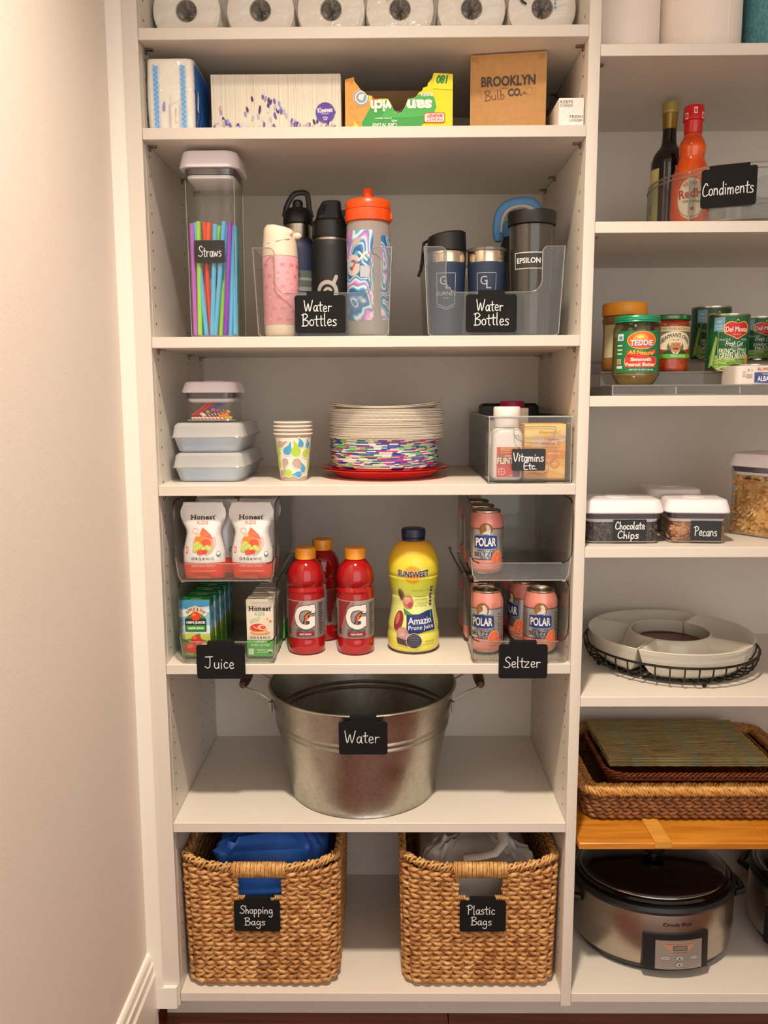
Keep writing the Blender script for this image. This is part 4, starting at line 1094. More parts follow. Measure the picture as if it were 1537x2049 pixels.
g = M(); g.loft([rrect(.024,.024,.010,6,0), rrect(.027,.027,.012,6,.004), rrect(.027,.027,.012,6,.082), rrect(.024,.024,.013,6,.090), rrect(.020,.020,.0195,6,.095)]); g.build('body', VB, t)
M().lathe([(.0225,.0955),(.023,.097),(.023,.113),(.0245,.114),(.0245,.131),(.0235,.133)], 36).build('cap', VB, t)
d = D(); d.rect(-21, 5, 22, 60, '#D9402C', 0); d.rect(-14, 53, 18, 59, '#F0A23C', 1); d.text('MULTIVITAMIN GUMMIES', 2, 56, 26, 1.8, '#8A3A1C', 2)
d.text('complete', -3, 50, 22, 2.6, '#F4DCD4', 1); d.rect(-18, 42, -9, 46.5, '#5A8A4A', 1); d.text('Children', 3, 44, 18, 3, '#F4DCD4', 1)
d.text('FLINTS', -1.2, 34.2, 36, 12, '#2A1A12', 1, .09); d.text('FLINTS', -2, 35, 36, 12, '#F4EAD0', 2, .04)
d.ring(-12, 15, 6, 1, '#F4DCD4', 1); d.rect(-12.4, 9.6, -11.6, 20.4, '#F4DCD4', 1); d.rect(-17.4, 14.6, -6.6, 15.4, '#F4DCD4', 1); d.poly([(6, 5), (22, 5), (22, 22), (12, 18)], '#8A4A5A', 1); d.text('120', 6, 8, 6, 3, '#F4DCD4', 2)
d.build('label', t, plane_fn(-.027), step=None)
t = thing('vitamin_bottle', 'second white vitamin bottle with a printed side, behind the red-labelled one', 'bottle', (.6335, .115, zv))
M().lathe([(.022,0),(.0245,.004),(.0245,.078),(.019,.088)], 36).build('body', VB, t); M().lathe([(.021,.0885),(.0215,.105),(.020,.106)], 32).build('cap', VB, t)
d = D(); d.rect(-34, 14, -8, 66, '#DAD6D0', 0); [d.rect(-32, 20+4*k, -14 - (k % 3)*2, 21.6+4*k, '#9A9A9A', 1) for k in range(10)]; d.rect(-33, 52, -27, 62, '#6A7A7A', 1); d.build('label', t, cyl_fn(.0247, 0), step=3)
t = thing('vitamin_box', 'orange and yellow carton of vitamin C sachets in the vitamin bin', 'box', (.7095, .034, zv), -.02)
VO = mat('vitamin_carton', '#F2B23C', .45, var=.05)
M().box(-.0385, .0375, 0, .072, 0, .101, b=.0006).build('carton', VO, t)
d = D(); d.rect(-38, .5, 37, 100.5, '#F4B04A', 0); d.poly([(-38, 60), (37, 84), (37, 100.5), (-38, 100.5)], '#F2D27A', 1); d.poly([(-28, 52), (37, 70), (37, 92), (-20, 84)], '#F0C6A0', 1); d.poly([(-38, 20), (0, 48), (37, 40), (37, 52), (-38, 60)], '#F09A2C', 1); d.poly([(-38, 30), (37, 8), (37, 20), (-38, 50)], '#F6C87A', 1); d.rect(0, 38, 37, 52, '#EF8A1E', 2)
d.poly([(-16, 84), (0, 93), (6, 88), (30, 92), (28, 80), (10, 80), (0, 74), (-4, 80), (-16, 80)], '#F6D05A', 2); d.text('Emergen-C', 8, 85.5, 40, 7.5, '#D8802A', 3, .02, shear=.2)
d.text('1,000mg', 12, 73, 26, 4.5, '#C8503C', 3); d.text('vitamin C', 10, 66, 34, 6.5, '#C8503C', 3); d.text('Immune Support', 12, 59, 32, 3, '#C8703C', 3)
d.text('tangerine', 16, 47, 22, 4, '#F8E0C0', 3); d.ell(18, 28, 9, 9, '#E88A1C', 3); d.ell(18, 28, 7.4, 7.4, '#F09A34', 4); d.text('DAILY', 18, 28, 10, 2.4, '#F8E8D0', 5)
d.ring(-8, 22, 15, 2, '#E8805A', 3); d.text('30 packets', -18, 10, 22, 3.4, '#C8503C', 3); d.rect(-36, 3, 35, 4, '#F8DC9A', 3)
d.build('print', t, plane_fn(0))
t = thing('cream_carton', 'plain cream carton standing behind the white-capped vitamin bottle', 'box', (.665, .15, zv), .03)
M().box(-.032, .032, 0, .04, 0, .128, b=.0006).build('carton', mat('cream_carton', '#E6D8BE', .6, var=.03), t)
t = thing('vitamin_bottle', 'bottle with a raspberry red ribbed cap behind the cream carton', 'bottle', (.6765, .232, zv))
M().lathe([(.026,0),(.029,.004),(.029,.095),(.022,.106)], 32).build('body', VB, t)
g = M(); secs = [[((r_ + .0005*(i % 2))*cos(2*PI*i/64), (r_ + .0005*(i % 2))*sin(2*PI*i/64), z_) for i in range(64)] for r_, z_ in ((.0235,.1065),(.0245,.108),(.0245,.138),(.023,.141))]; g.loft(secs); g.build('cap', mat('raspberry_plastic', '#B01448', .4, var=.04), t)
t = thing('black_case', 'wide black case standing at the back of the vitamin bin', 'case', (.678, .272, zv))
g = M(); g.box(-.062, .062, 0, .055, 0, .136, b=.006); g.build('shell', BLACK, t)
g = M(); g.box(-.0625, .0625, -.0008, .0558, .086, .089, b=.0008); g.build('lid_seam', mat('black_rubber', '#0C0C0C', .7, var=.1), t)
M().box(-.012, .012, -.004, .001, .078, .098, b=.002).build('latch', BLACK, t)

# ================================================================== ROW 5
z5 = ZL[4]
def stack_bin(label, loc, w, h, dep, lip, top=False):
    t = thing('stacking_bin', label, 'bin', loc, 0, 'clear stacking bins')
    hw = w/2; th = .0018
    def arc(cx, cz_, r, a0, a1, n=5): return [(cx + r*cos(math.radians(a0+(a1-a0)*i/n)), cz_ + r*sin(math.radians(a0+(a1-a0)*i/n))) for i in range(n+1)]
    xb_ = hw - .008
    def xz(z): return xb_ + (hw - xb_)*min(z/.05, 1)
    ins = .010
    # front face: a frame round a rounded opening, low lip at the bottom
    edge = arc(hw-.020, lip+.018, .018, 0, -70, 4)
    body = M()
    lipo = [(-xz(0), .001), (xz(0), .001), (xz(lip*.5), lip*.5), (hw-.002, lip+.012), (hw-.008, lip+.004), (hw-.018, lip), (-hw+.018, lip), (-hw+.008, lip+.004), (-hw+.002, lip+.012), (-xz(lip*.5), lip*.5)]
    body.prism(lipo, 'y', 0, th)
    side = [(0, lip+.012), (0, h-.022), (.006, h-.006), (.022, h), (dep, h), (dep, .002), (.002, .002), (0, .01)]
    for s_ in (-1, 1):
        b0 = len(body.v); body.prism(side, 'x', s_*hw, s_*(hw-th))
        for i in range(b0, len(body.v)):
            x, y, z = body.v[i]; body.v[i] = (x - s_*(hw - xz(z)), y, z)
    body.box(-xb_+.001, xb_-.001, th, dep, .0008, .0024); body.box(-hw+.002, hw-.002, dep-th, dep, .003, h)
    for k in range(26):
        x = -xb_+.008 + k*(2*xb_-.016)/25; body.box(x-.0006, x+.0006, .006, dep-.01, .0024, .0030)
    body.build('body', CLEAR, t, smooth=0)
    for s_ in (-1, 1):
        g = M()
        g.tube([(s_*(hw-.018), 0, lip), (s_*(hw-.008), 0, lip+.004), (s_*(hw-.001), 0, lip+.014), (s_*hw, 0, lip+.03), (s_*hw, 0, h-.022), (s_*hw, .006, h-.006), (s_*hw, .022, h), (s_*hw, dep, h)], .0012, 6)
        g.build('side_edge', DARK_RIM, t)
    g = M(); g.tube([(-hw+.018, -.0002, lip), (hw-.018, -.0002, lip)], .0012, 6); g.tube([(-hw, dep, h), (hw, dep, h)], .0012, 6)
    g.tube([(s_[0], -.0002, s_[1]) for s_ in ((-hw+.002, lip+.012), (-xz(.012), .012), (-xz(0)+.004, .002), (xz(0)-.004, .002), (xz(.012), .012), (hw-.002, lip+.012))], .0012, 6)
    for s_ in (-1, 1): g.box(s_*(xb_-.004)-.0035, s_*(xb_-.004)+.0035, .006, .012, -.0022, .001)
    g.build('rim', CLEAR_RIM, t)
    return t
HB = .156
xl, xr = .118, .6635
stack_bin('lower clear stacking bin of juice cartons', (xl, .0045, z5+.0025), .184, .150, .30, .040)
stack_bin('upper clear stacking bin of white juice pouches', (xl, .0025, z5+.0025+HB), .188, .150, .30, .034)
stack_bin("lower clear stacking bin of seltzer cans, with the 'Seltzer' sign", (xr, .0045, z5+.0025), .184, .150, .30, .040)
stack_bin('upper clear stacking bin holding one row of seltzer cans', (xr, .0025, z5+.0025+HB), .188, .150, .30, .034)
for x, s_, lab in ((.2155, 1, 'dark slanted bar added for a bin edge, right of the juice bins'), (.566, -1, 'dark slanted bar added for a bin edge, left of the seltzer bins')):  # added bars in place of the bins' own dark slanted edges
    t = thing('bin_edge_bar', lab, 'clip', (x, .10, z5 + .150), 0, 'bin edge bars')
    g = M(); g.tube([(0, 0, 0), (s_*.014, .014, .024), (s_*.024, .022, .044)], .0017, 6); g.build('bar', BLACK, t)
    g = M(); g.tube([(s_*.024, .022, .044), (s_*.024, .022, .052)], .001, 5); g.tube([(s_*.020, .022, .046), (s_*.028, .022, .050)], .001, 5); g.build('hook', BLACK, t)
    g = M(); g.tube([(0, 0, 0), (-s_*.004, 0, .002), (-s_*.006, 0, -.004)], .0016, 6); g.build('foot', CLEAR_RIM, t)
sign('clip_sign', [('Juice', -3, 32, 54, 22)], (.1045, -.0025, z5-.027), "black sign reading 'Juice' clipped to the lower left stacking bin", tabh=3.5, tabw=50, hook=.012)
sign('clip_sign', [('Seltzer', -2, 32, 68, 21)], (.671, -.0025, z5-.027), "black sign reading 'Seltzer' clipped to the lower right stacking bin", tabh=3.5, tabw=50, hook=.012)
# juice pouches
FOIL = mat('white_foil', '#E4E2E0', .34, metal=.15, coat=.3, bump=.5, bscale=22, var=.04); FOILE = mat('silver_foil', '#B9B4AE', .25, metal=.9, bump=.6, bscale=60, var=.1)
PW = [(0,.036),(.012,.038),(.03,.0395),(.05,.039),(.07,.0345),(.083,.0318),(.092,.033),(.105,.039),(.118,.0425),(.128,.042),(.138,.037),(.141,.0365)]
PT = [(0,.014),(.01,.016),(.04,.017),(.08,.014),(.11,.006),(.125,.0014),(.141,.0012)]
def interp(T, z):
    for (a, b), (c, e) in zip(T[:-1], T[1:]):
        if a <= z <= c: return b + (e-b)*(z-a)/(c-a)
    return T[-1][1]
def pouch(label, loc, rot=(0,0,0), printed=True, red=True):
    t = thing('juice_pouch', label, 'juice pouch', loc, rot=rot)
    t['group'] = 'juice pouches in the upper left stacking bin'
    g = M(); secs = []; zs = [i*.141/34 for i in range(35)]
    for z in zs:
        w, th = interp(PW, z), interp(PT, z)
        q = []
        for i in range(17): x = -1 + i/8; q.append((x*w, -th*(1-x*x)**.6 - .0005, z))
        for i in range(17): x = 1 - i/8; q.append((x*w, th*(1-x*x)**.6 + .0005, z))
        secs.append(q)
    mats = [0]*29 + [0]*5
    g.loft(secs, mats=mats[:34] + [1] if False else None); g.build('foil', FOIL, t, smooth=60)
    g = M(); g.loft([[(a, b, z) for a, b in ((-.0366,-.0012),(.0366,-.0012),(.0366,.0012),(-.0366,.0012))] for z in (.1405, .1425)]); g.build('top_seal', FOILE, t)
    def pf(u, v, h):
        v = max(0, min(v, .141)); w, th = interp(PW, v), interp(PT, v); x = max(-.999, min(.999, u/w))
        return (u if abs(u) < w else math.copysign(w, u), -th*(1-x*x)**.6 - .0006 - h, v)
    d = D()
    d.poly([(-38.5, .5), (-36, .5), (36, .5), (38.5, 8), (39.3, 30), (-39.3, 30), (-38.5, 8)], '#E8452E', 0)
    if printed:
        d.slab(0, 114.5, 46, 9.0, '#2C2A28', 1); d.text('KiDS', 0, 105, 20, 6.5, '#E2644E', 1, 0)
        d.poly([(0,96),(7,91),(16,82),(21,70),(20,58),(12,49),(0,46),(-10,49),(-17,57),(-18,68),(-14,77),(-9,80),(-4,86)], '#EFA089', 1)
        d.poly([(0,96),(7,91),(16,82),(19,74),(10,76),(0,80),(-9,80),(-4,86)], '#EE6A48', 2)
        d.ell(-5, 74, 9, 7, '#F0863A', 3); d.ell(7, 67, 9, 8, '#E8582E', 3); d.ell(-8, 82, 5, 3, '#F6C080', 3)
        for x, y in ((-13,62),(-8,58),(-14,55),(-3,61),(3,56),(9,59),(13,56),(-9,66)): d.ell(x, y, 4.8, 4.8, '#B9CC5A', 4, n=14); d.ell(x-1, y+1, 2.6, 2.6, '#CADB78', 5, n=10)
        d.ell(-4, 50.5, 6.5, 4.8, '#E4543E', 6); d.ell(4, 51, 5, 4, '#D8402E', 6)
        for r_ in (20.5, 23.5): d.ring(0, 68, r_, 1.6, '#F0B09A', 2, -75, 25, ry=r_*1.05)
        d.ring(-13, 90, 5, 1, '#F0A890', 1); d.rect(-32, 48, -27.5, 60, '#E2543E', 1, r=1); d.rect(-31, 49.5, -28.5, 58, '#F4C0B4', 2); d.ell(28.5, 46, 4, 5.5, '#6A8A74', 1, n=14); d.ell(28.5, 47.5, 3, 3, '#E8ECE4', 2, n=10)
        d.text('ORGANIC', 0, 38, 42, 5.2, '#4A4440', 1, .01, space=1.35); d.text('SUPER FRUIT PUNCH', 0, 24.5, 44, 4.2, '#F6C4B4', 1, .02); d.text('1/2 THE FRUIT JUICE DRINK BLEND', 0, 14, 46, 2.8, '#F6B8A6', 1)
        d.poly([(-26, 0.6), (14, .6), (10, 6), (-22, 6)], '#F0603E', 1)
    else: d.ring(28, 46, 4, 1.4, '#4A4A44', 1)
    d.build('print', t, pf, eps=.0002, step=2.5, stepy=4)
    return t
zp = z5 + .0025 + HB + .0034
pouch('front white juice pouch with fruit print at the left of its bin', (.0735, .0285, zp), (-.03, 0, .02))
pouch('front white juice pouch with fruit print at the right of its bin', (.1635, .0285, zp), (-.03, 0, -.03))
pouch('juice pouch just behind the left front pouch, shifted right', (.088, .082, zp), (-.02, .03, 0), False)
pouch('juice pouch just behind the right front pouch', (.1665, .082, zp), (-.02, .02, .02), False)
pouch('rearmost juice pouch behind the left pair', (.0745, .122, zp), (-.02, .02, 0), False)
pouch('rearmost juice pouch behind the right pair', (.1600, .122, zp), (-.02, .03, 0), False)
# juice cartons
GRN = mat('green_carton', '#1F8A3C', .45, coat=.3, var=.04); CRM = mat('cream_juice_carton', '#E8E0CE', .45, coat=.2, var=.03)
zj = z5 + .0025 + .0032
def carton(kind, label, loc, group, printed=True, rz=0, w=.027, dp=.036, h=.112):
    t = thing('juice_carton', label, 'juice box', loc, rz, group)
    B = GRN if kind == 'a' else CRM
    g = M(); g.box(-w, w, 0, dp, 0, h, b=.0012); g.build('carton', B, t)
    g = M(); g.box(-w+.002, w-.002, dp*.42, dp*.58, h, h+.0018); g.box(-w-.0008, -w+.004, .004, dp-.004, h-.014, h-.002); g.box(w-.004, w+.0008, .004, dp-.004, h-.014, h-.002); g.build('top_fold', B, t, smooth=0)
    g = M(); g.lathe([(.0045, h), (.0045, h+.0006)], 12, cx=0, cy=dp*.26); g.box(-.010, .010, .004, .013, h, h+.0004); g.build('straw_hole', mat('foil_tab', '#C9CCC4', .3, metal=.5, var=.05), t)
    if printed and kind == 'a':
        d = D(); W_ = 26.6
        d.rect(-W_, .6, W_, 111, '#8FC4E8', 0); d.poly([(-W_, 111), (W_, 111), (W_, 96), (0, 88), (-W_, 98)], '#4FA2DC', 1); d.poly([(-W_, 92), (W_, 100), (W_, 88), (-W_, 78)], '#DCEAF2', 2); d.rect(-W_, 40, W_, 62, '#D9E6EC', 1)
        d.poly([(-W_, 44), (-8, 48), (8, 44), (W_, 47), (W_, .6), (-W_, .6)], '#C2D060', 2); d.poly([(-W_, 34), (0, 38), (W_, 30), (W_, .6), (-W_, .6)], '#5A9A3A', 3)
        d.poly([(-22, 84), (-14, 96), (0, 101), (14, 96), (22, 84), (17, 79), (8, 87), (-8, 87), (-17, 79)], '#F0E4C4', 3); d.text('APPLE & EVE', 0, 93.5, 40, 6.5, '#7A4A22', 4, .02, arc=24)
        d.ell(-9, 80, 10, 4, '#3C8A3C', 4, .5); d.ell(9, 80, 10, 4, '#3C8A3C', 4, -.5); d.ell(0, 80.5, 9.5, 9, '#E0401E', 5); d.ell(-3, 83, 3.5, 3, '#F2862E', 6)
        d.rect(-20.5, 50, 20, 76, '#26302A', 4, r=2); d.text('100% JUICE', 0, 67.5, 35, 6, '#F2F2EA', 7, .05); d.rect(-18.5, 52, 18, 62, '#3CA63C', 5, r=1.5); d.text('apple juice', 0, 57, 29, 5.5, '#F2F6E8', 7, .04)
        for x, y, a in ((-9,18,13),(7,24,12),(0,34,10)): d.ell(x, y, a, a*.92, '#D4301C', 5); d.ell(x-3, y+4, a*.45, a*.35, '#EE6A44', 6)
        d.ell(15, 22, 9, 6, '#F2E8B8', 7, .3); d.line([(0, 40), (1, 46)], 1.4, '#6A4A22', 6); d.ell(5, 44, 4, 2, '#4A9A3A', 6, .4); d.text('6.75 FL OZ', -15, 6, 16, 3, '#E8F0D8', 8)
        d.build('print', t, plane_fn(0))
        d = D(); d.rect(.6, .6, 35, 111, '#7FB8E0', 0); d.poly([(.6, 44), (35, 60), (35, .6), (.6, .6)], '#7A9A2C', 1); d.poly([(.6, 14), (12, 44), (22, 20), (35, 48), (35, .6), (.6, .6)], '#4E7A20', 2); d.poly([(6,111),(20,111),(14,92)], '#1F8A3C', 1); d.ell(17, 76, 5, 9, '#1F7A4A', 1)
        d.build('side_print', t, side_fn(w, 0))
    elif printed:
        d = D(); W_ = 25.6
        d.rect(-W_, .6, W_, 33, '#4DB24A', 0); d.text('GREEN APPLE', 0, 106, 34, 2.6, '#C8CCB4', 1)
        d.slab(0, 94.5, 43, 9.2, '#2C2A28', 1); d.text('KiDS', 0, 84.5, 19, 6.5, '#8CBF86', 1, 0)
        for a in (0, 1, 2): d.line([(-18, 72-3*a), (-12, 75-3*a), (-6, 76-3*a), (0, 79-3*a)], 1, '#C2CCBC', 1)
        d.ell(12, 72, 6.5, 7, '#F0D8BC', 1); d.poly([(5, 62), (17, 62), (18, 68), (6, 68)], '#F0D8BC', 1); d.poly([(18, 73), (24, 70), (18, 68)], '#E06A48', 2); d.ell(14, 74, 1, 1.2, '#3A2A22', 2, n=8)
        d.ell(-2, 58, 18, 9, '#F2DCC4', 2); d.ell(-3, 57.5, 16, 8, '#D8402E', 3); d.ell(5, 58, 9, 5.5, '#F2D8C0', 4); d.ell(6, 58, 6, 3.6, '#E05A3E', 5); d.line([(-12, 60), (-6, 56), (0, 61)], 1.4, '#F2D8C0', 5)
        d.ell(0, 47.5, 19, 4, '#F0A050', 1); d.ell(0, 48.5, 13, 2.4, '#F2C080', 2)
        d.text('ORGANIC', 0, 38, 39, 4.8, '#4A4440', 1, .01, space=1.3); d.text('APPLEY', 0, 29, 20, 4.4, '#DDF2D8', 1, .03); d.text('EVER AFTER', 0, 23, 36, 4, '#DDF2D8', 1, .02)
        d.rect(-23, 4, -13, 16, '#D6E8D0', 1, r=1.5); d.text('ZERO', 2, 13, 18, 3, '#DDF2D8', 1); d.text('GMO FREE', 2, 8.5, 18, 3, '#DDF2D8', 1); d.ell(18, 10, 5.5, 4.5, '#E6EEE0', 1, n=16); d.ell(18, 8.5, 4.5, 2.6, '#3A6A4A', 2, n=12)
        d.build('print', t, plane_fn(0))
        d = D(); d.rect(.6, .6, 35, 33, '#4DB24A', 0); [d.rect(6, 44+5*k, 28 - (k % 3)*4, 46+5*k, '#8A867C', 0) for k in range(11)]; d.build('side_print', t, side_fn(w, 0))
    return t
ga, gb = 'green apple juice cartons in the lower left bin', 'cream juice cartons in the lower left bin'
for k, (x, y) in enumerate(((.0525,.030),(.0555,.0685),(.0575,.107),(.0590,.1455),(.0600,.184))):
    carton('a', ('foremost green apple juice carton with red apples printed on its front', 'second green apple carton from the front', 'middle green apple carton of the row', 'fourth green apple carton from the front', 'rearmost green apple carton of the row')[k], (x, y, zj), ga)
for k, (x, y) in enumerate(((.1745,.030),(.1775,.0685),(.1765,.107),(.180,.1455))):
    carton('b', ('foremost cream juice carton with a green base and swimming duck print', 'second cream juice carton from the front', 'third cream juice carton from the front', 'fourth cream juice carton from the front')[k], (x, y, zj), gb, w=.0258)
carton('b', 'cream carton lying raised at the back of the right juice row', (.183, .186, zj), gb, w=.0258)
# soda cans
CAN_P = mat('pink_can', '#F2988A', .28, metal=.25, coat=.4, var=.05); CAN_S = mat('silver_can', '#DAD6D4', .25, metal=.7, coat=.3, var=.12, vscale=12, stretch=(1,1,.1))
CAN_E = mat('aluminium', '#C9BFAE', .25, metal=1, var=.05)
def can():
    t = thing('soda_can', '', 'can')
    g = M(); g.lathe([(.0235,.0005),(.027,.0),(.0295,.004),(.0328,.010),(.0331,.012),(.0331,.029),(.0331,.0295),(.0331,.088),(.0331,.0885),(.0331,.098),(.031,.106),(.0275,.114),(.0268,.1165)], 40, c1=False, mats=[1,1,0,0,0,0,2,0,0,0,0,0]); g.build('body', [CAN_P, CAN_E, CAN_S], t)
    g = M(); g.lathe([(.0268,.1165),(.0275,.1185),(.0272,.1205),(.0262,.1208),(.0250,.1175),(.0238,.1160),(.0001,.1160)], 36, c0=False); g.build('lid', CAN_E, t)
    g = M(); g.tube([(.0055*cos(a*PI/6), -.002+.009*sin(a*PI/6), .1172) for a in range(12)], .0011, 5, closed=True); g.box(-.006, .006, -.012, -.004, .1162, .1168, b=.0003); g.build('tab', CAN_E, t)
    d = D(); NVY = '#1E3C86'
    for y in (29.3, 87.8): d.rect(-48, y-.7, 48, y+.7, '#2A2A5A', 0)
    d.ell(0, 86.5, 12.5, 12.5, '#5A3A28', 1, n=28); d.ell(0, 86.5, 11.4, 11.4, '#B07A34', 2, n=28)
    d.poly([(3, 97), (7, 92), (9, 84), (7, 74), (-8, 74), (-6, 80), (0, 84), (1, 89), (-1, 93)], '#F0EAE2', 3)
    d.poly([(-23.5, 51), (-22.5, 75), (-10, 77), (0, 78.5), (10, 77), (22.5, 75), (23.5, 51), (10, 48.5), (-10, 48.5)], '#8F95A4', 3); d.poly([(-22, 52.5), (-21.2, 73.8), (0, 76.5), (21.2, 73.8), (22, 52.5), (10, 50), (-10, 50)], NVY, 4)
    d.text('POLAR', 0.8, 62.2, 38, 16.5, '#1A1A2E', 5, .05); d.text('POLAR', 0, 63, 38, 16.5, '#F2EEE8', 6, .03)
    d.text('100% NATURAL', 0, 46, 34, 3, '#2A2A3A', 2, .01); d.text('SELTZER', 0, 39.2, 45, 8, '#1E2A4A', 2, .012); d.text('CALORIE FREE', 0, 32.6, 22, 3, '#3A3A4A', 2)
    d.ell(22, 31, 11, 15, '#F0A884', 3, -.25); d.ell(22, 31, 9.6, 13.4, '#EE6E42', 4, -.25)
    for a in range(6): d.line([(22, 31), (22 + 8*cos(a*PI/3+.3), 31 + 11*sin(a*PI/3+.3))], .6, '#F6B894', 5, sm=False)
    d.text('RUBY RED GRAPEFRUIT', -6, 21, 48, 5.2, '#F4C4AE', 1, .01)
    for sgn in (-1, 1): [d.rect(sgn*34-3 , 34+6*k, sgn*34+5, 36+6*k, '#7A7A86', 1) for k in range(8)]
    d.build('print', t, cyl_fn(.0331, 0), step=3.2)
    return t
cans = [((.6075, .0745, z5+.0059+HB), -.12, 'front seltzer can in the upper right bin'), ((.604, .146, z5+.0059+HB), .5, 'second seltzer can back in the upper right bin'), ((.602, .217, z5+.0059+HB), .2, 'third seltzer can back in the upper right bin'),
        ((.610, .078, z5+.0059), -.32, 'front left seltzer can in the lower right bin'), ((.605, .150, z5+.0059), .6, 'seltzer can behind the front left one in the lower bin'),
        ((.7160, .078, z5+.0059), -.16, 'front right seltzer can in the lower right bin, near the sign'), ((.6985, .152, z5+.0059), -1.2, 'seltzer can just behind the front right one'), ((.690, .226, z5+.0059), .9, 'rearmost seltzer can of the right row'), ((.602, .222, z5+.0059), .9, 'rearmost seltzer can of the left row')]
k0 = None
for loc, rz, lab in cans:
    if k0 is None: k0 = o = can(); o.location = loc; o.rotation_euler = (0, 0, rz)
    else: o = dup(k0, loc, rz)
    o['label'] = lab; o['group'] = 'pink and silver seltzer cans'
# red sports drinks
m, tn, p = nt('red_drink'); p.inputs['Base Color'].default_value = (.36, .005, .007, 1); p.inputs['Roughness'].default_value = .12; p.inputs['Coat Weight'].default_value = .5
p.inputs['Transmission Weight'].default_value = .0; n_ = tn.nodes.new('ShaderNodeTexNoise'); n_.inputs['Scale'].default_value = 12; b_ = tn.nodes.new('ShaderNodeBump'); b_.inputs['Strength'].default_value = .08
link(tn, n_.outputs['Fac'], b_.inputs['Height']); link(tn, b_.outputs['Normal'], p.inputs['Normal']); REDD = m
ORC = mat('orange_cap', '#FFA62E', .4, coat=.2, var=.04); GLB = mat('grey_label', '#8C8480', .4, coat=.3, var=.04)
gprof = [(.030,0),(.0345,.003),(.0362,.010),(.0362,.026),(.0357,.030),(.0357,.034),(.0360,.036),(.0360,.108),(.0357,.111),(.0362,.116),(.0350,.121),(.0362,.126),(.0340,.131),(.0325,.1335),(.0345,.137),(.0362,.144),(.0358,.155),(.0325,.168),(.0265,.178),(.0215,.1835),(.0175,.186)]
def sportsdrink():
    t = thing('sports_drink', '', 'bottle')
    M().lathe(gprof, 44).build('bottle', REDD, t)
    M().lathe([(.0362,.0345),(.0364,.0355),(.0364,.109),(.0361,.1095)], 44, c0=False, c1=False).build('label_band', GLB, t)
    g = M(); secs = [[((r_ + .0003*(i % 2))*cos(2*PI*i/72), (r_ + .0003*(i % 2))*sin(2*PI*i/72), z_) for i in range(72)] for r_, z_ in ((.0195,.1862),(.0202,.187),(.0205,.204),(.0195,.2075),(.0165,.2085))]
    g.loft(secs); g.build('cap', ORC, t)
    d = D()
    d.poly([(-40, 36), (-40, 108), (-10, 108), (-18, 96), (-26, 70), (-32, 52), (-38, 44)], '#8E2A2A', 0); d.poly([(-34, 36), (-34, 48), (-24, 76), (-14, 100), (-6, 108), (-2, 108), (-20, 70), (-28, 44), (-30, 36)], '#A26A66', 1)
    # the big G
    for w_, c, l, o_ in ((1.25, '#3A3434', 2, .7), (1, '#EDE6E0', 3, 0)):
        d.line([(17, 91), (6, 96), (-8, 93), (-14, 84), (-15, 74), (-10, 63), (2, 58), (12, 60)], 9*w_, c, l)
    d.rect(9.5, 84, 21, 102.5, '#3A3434', 2); d.rect(10.5, 85, 20, 101.5, '#EDE6E0', 3); d.rect(3, 57.5, 21, 79.5, '#3A3434', 2); d.rect(9.5, 58.5, 20, 78.5, '#EDE6E0', 3); d.rect(3, 70, 10, 78.5, '#EDE6E0', 3)
    d.poly([(-5, 62), (0, 76), (-2, 78), (5, 86), (15, 90), (8, 80), (10, 78)], '#2C2422', 4); d.poly([(-1, 66), (2, 76), (0, 77.5), (6, 84), (12, 87), (5.5, 79), (7.5, 77.5)], '#F0641C', 5)
    d.text('GATORADE', -4, 53.5, 22, 2.4, '#4A4444', 2); d.text('THIRST QUENCHER', 1, 50, 36, 3.6, '#3A3436', 2, .02); d.rect(-17, 39.5, 19, 47.5, '#8E2230', 2, r=1); d.text('FRUIT PUNCH', 1, 43.5, 22, 3.4, '#F2E6E0', 3, .03)
    d.text('20 FL OZ (1.25 PT) 591 mL', 0, 36.6+.6, 36, 1.8, '#5A5252', 2)
    d.rect(27, 38, 44, 106, '#7A7470', 1); [d.rect(29, 41+4*k, 36 + (k*7 % 6), 43+4*k, '#3A3634', 2) for k in range(16)]; d.rect(-38, 42, -31, 54, '#3A3030', 2, r=1)
    d.build('label', t, cyl_fn(.0366, 0), eps=.0002, step=3)
    return t
k0 = None
for (x, y), rz, lab in (((.2575, .086), 0, 'red sports drink with orange cap, foremost beside the juice bins'), ((.3545, .084), .06, 'red sports drink with orange cap standing alone beside the prune juice'), ((.2830, .176), 1.4, 'red sports drink standing half hidden behind the one beside the juice bins')):
    if k0 is None: k0 = o = sportsdrink(); o.location = (x, y, z5+.0002); o.rotation_euler = (0, 0, rz)
    else: o = dup(k0, (x, y, z5+.0002), rz)
    o['label'] = lab; o['group'] = 'red sports drinks'
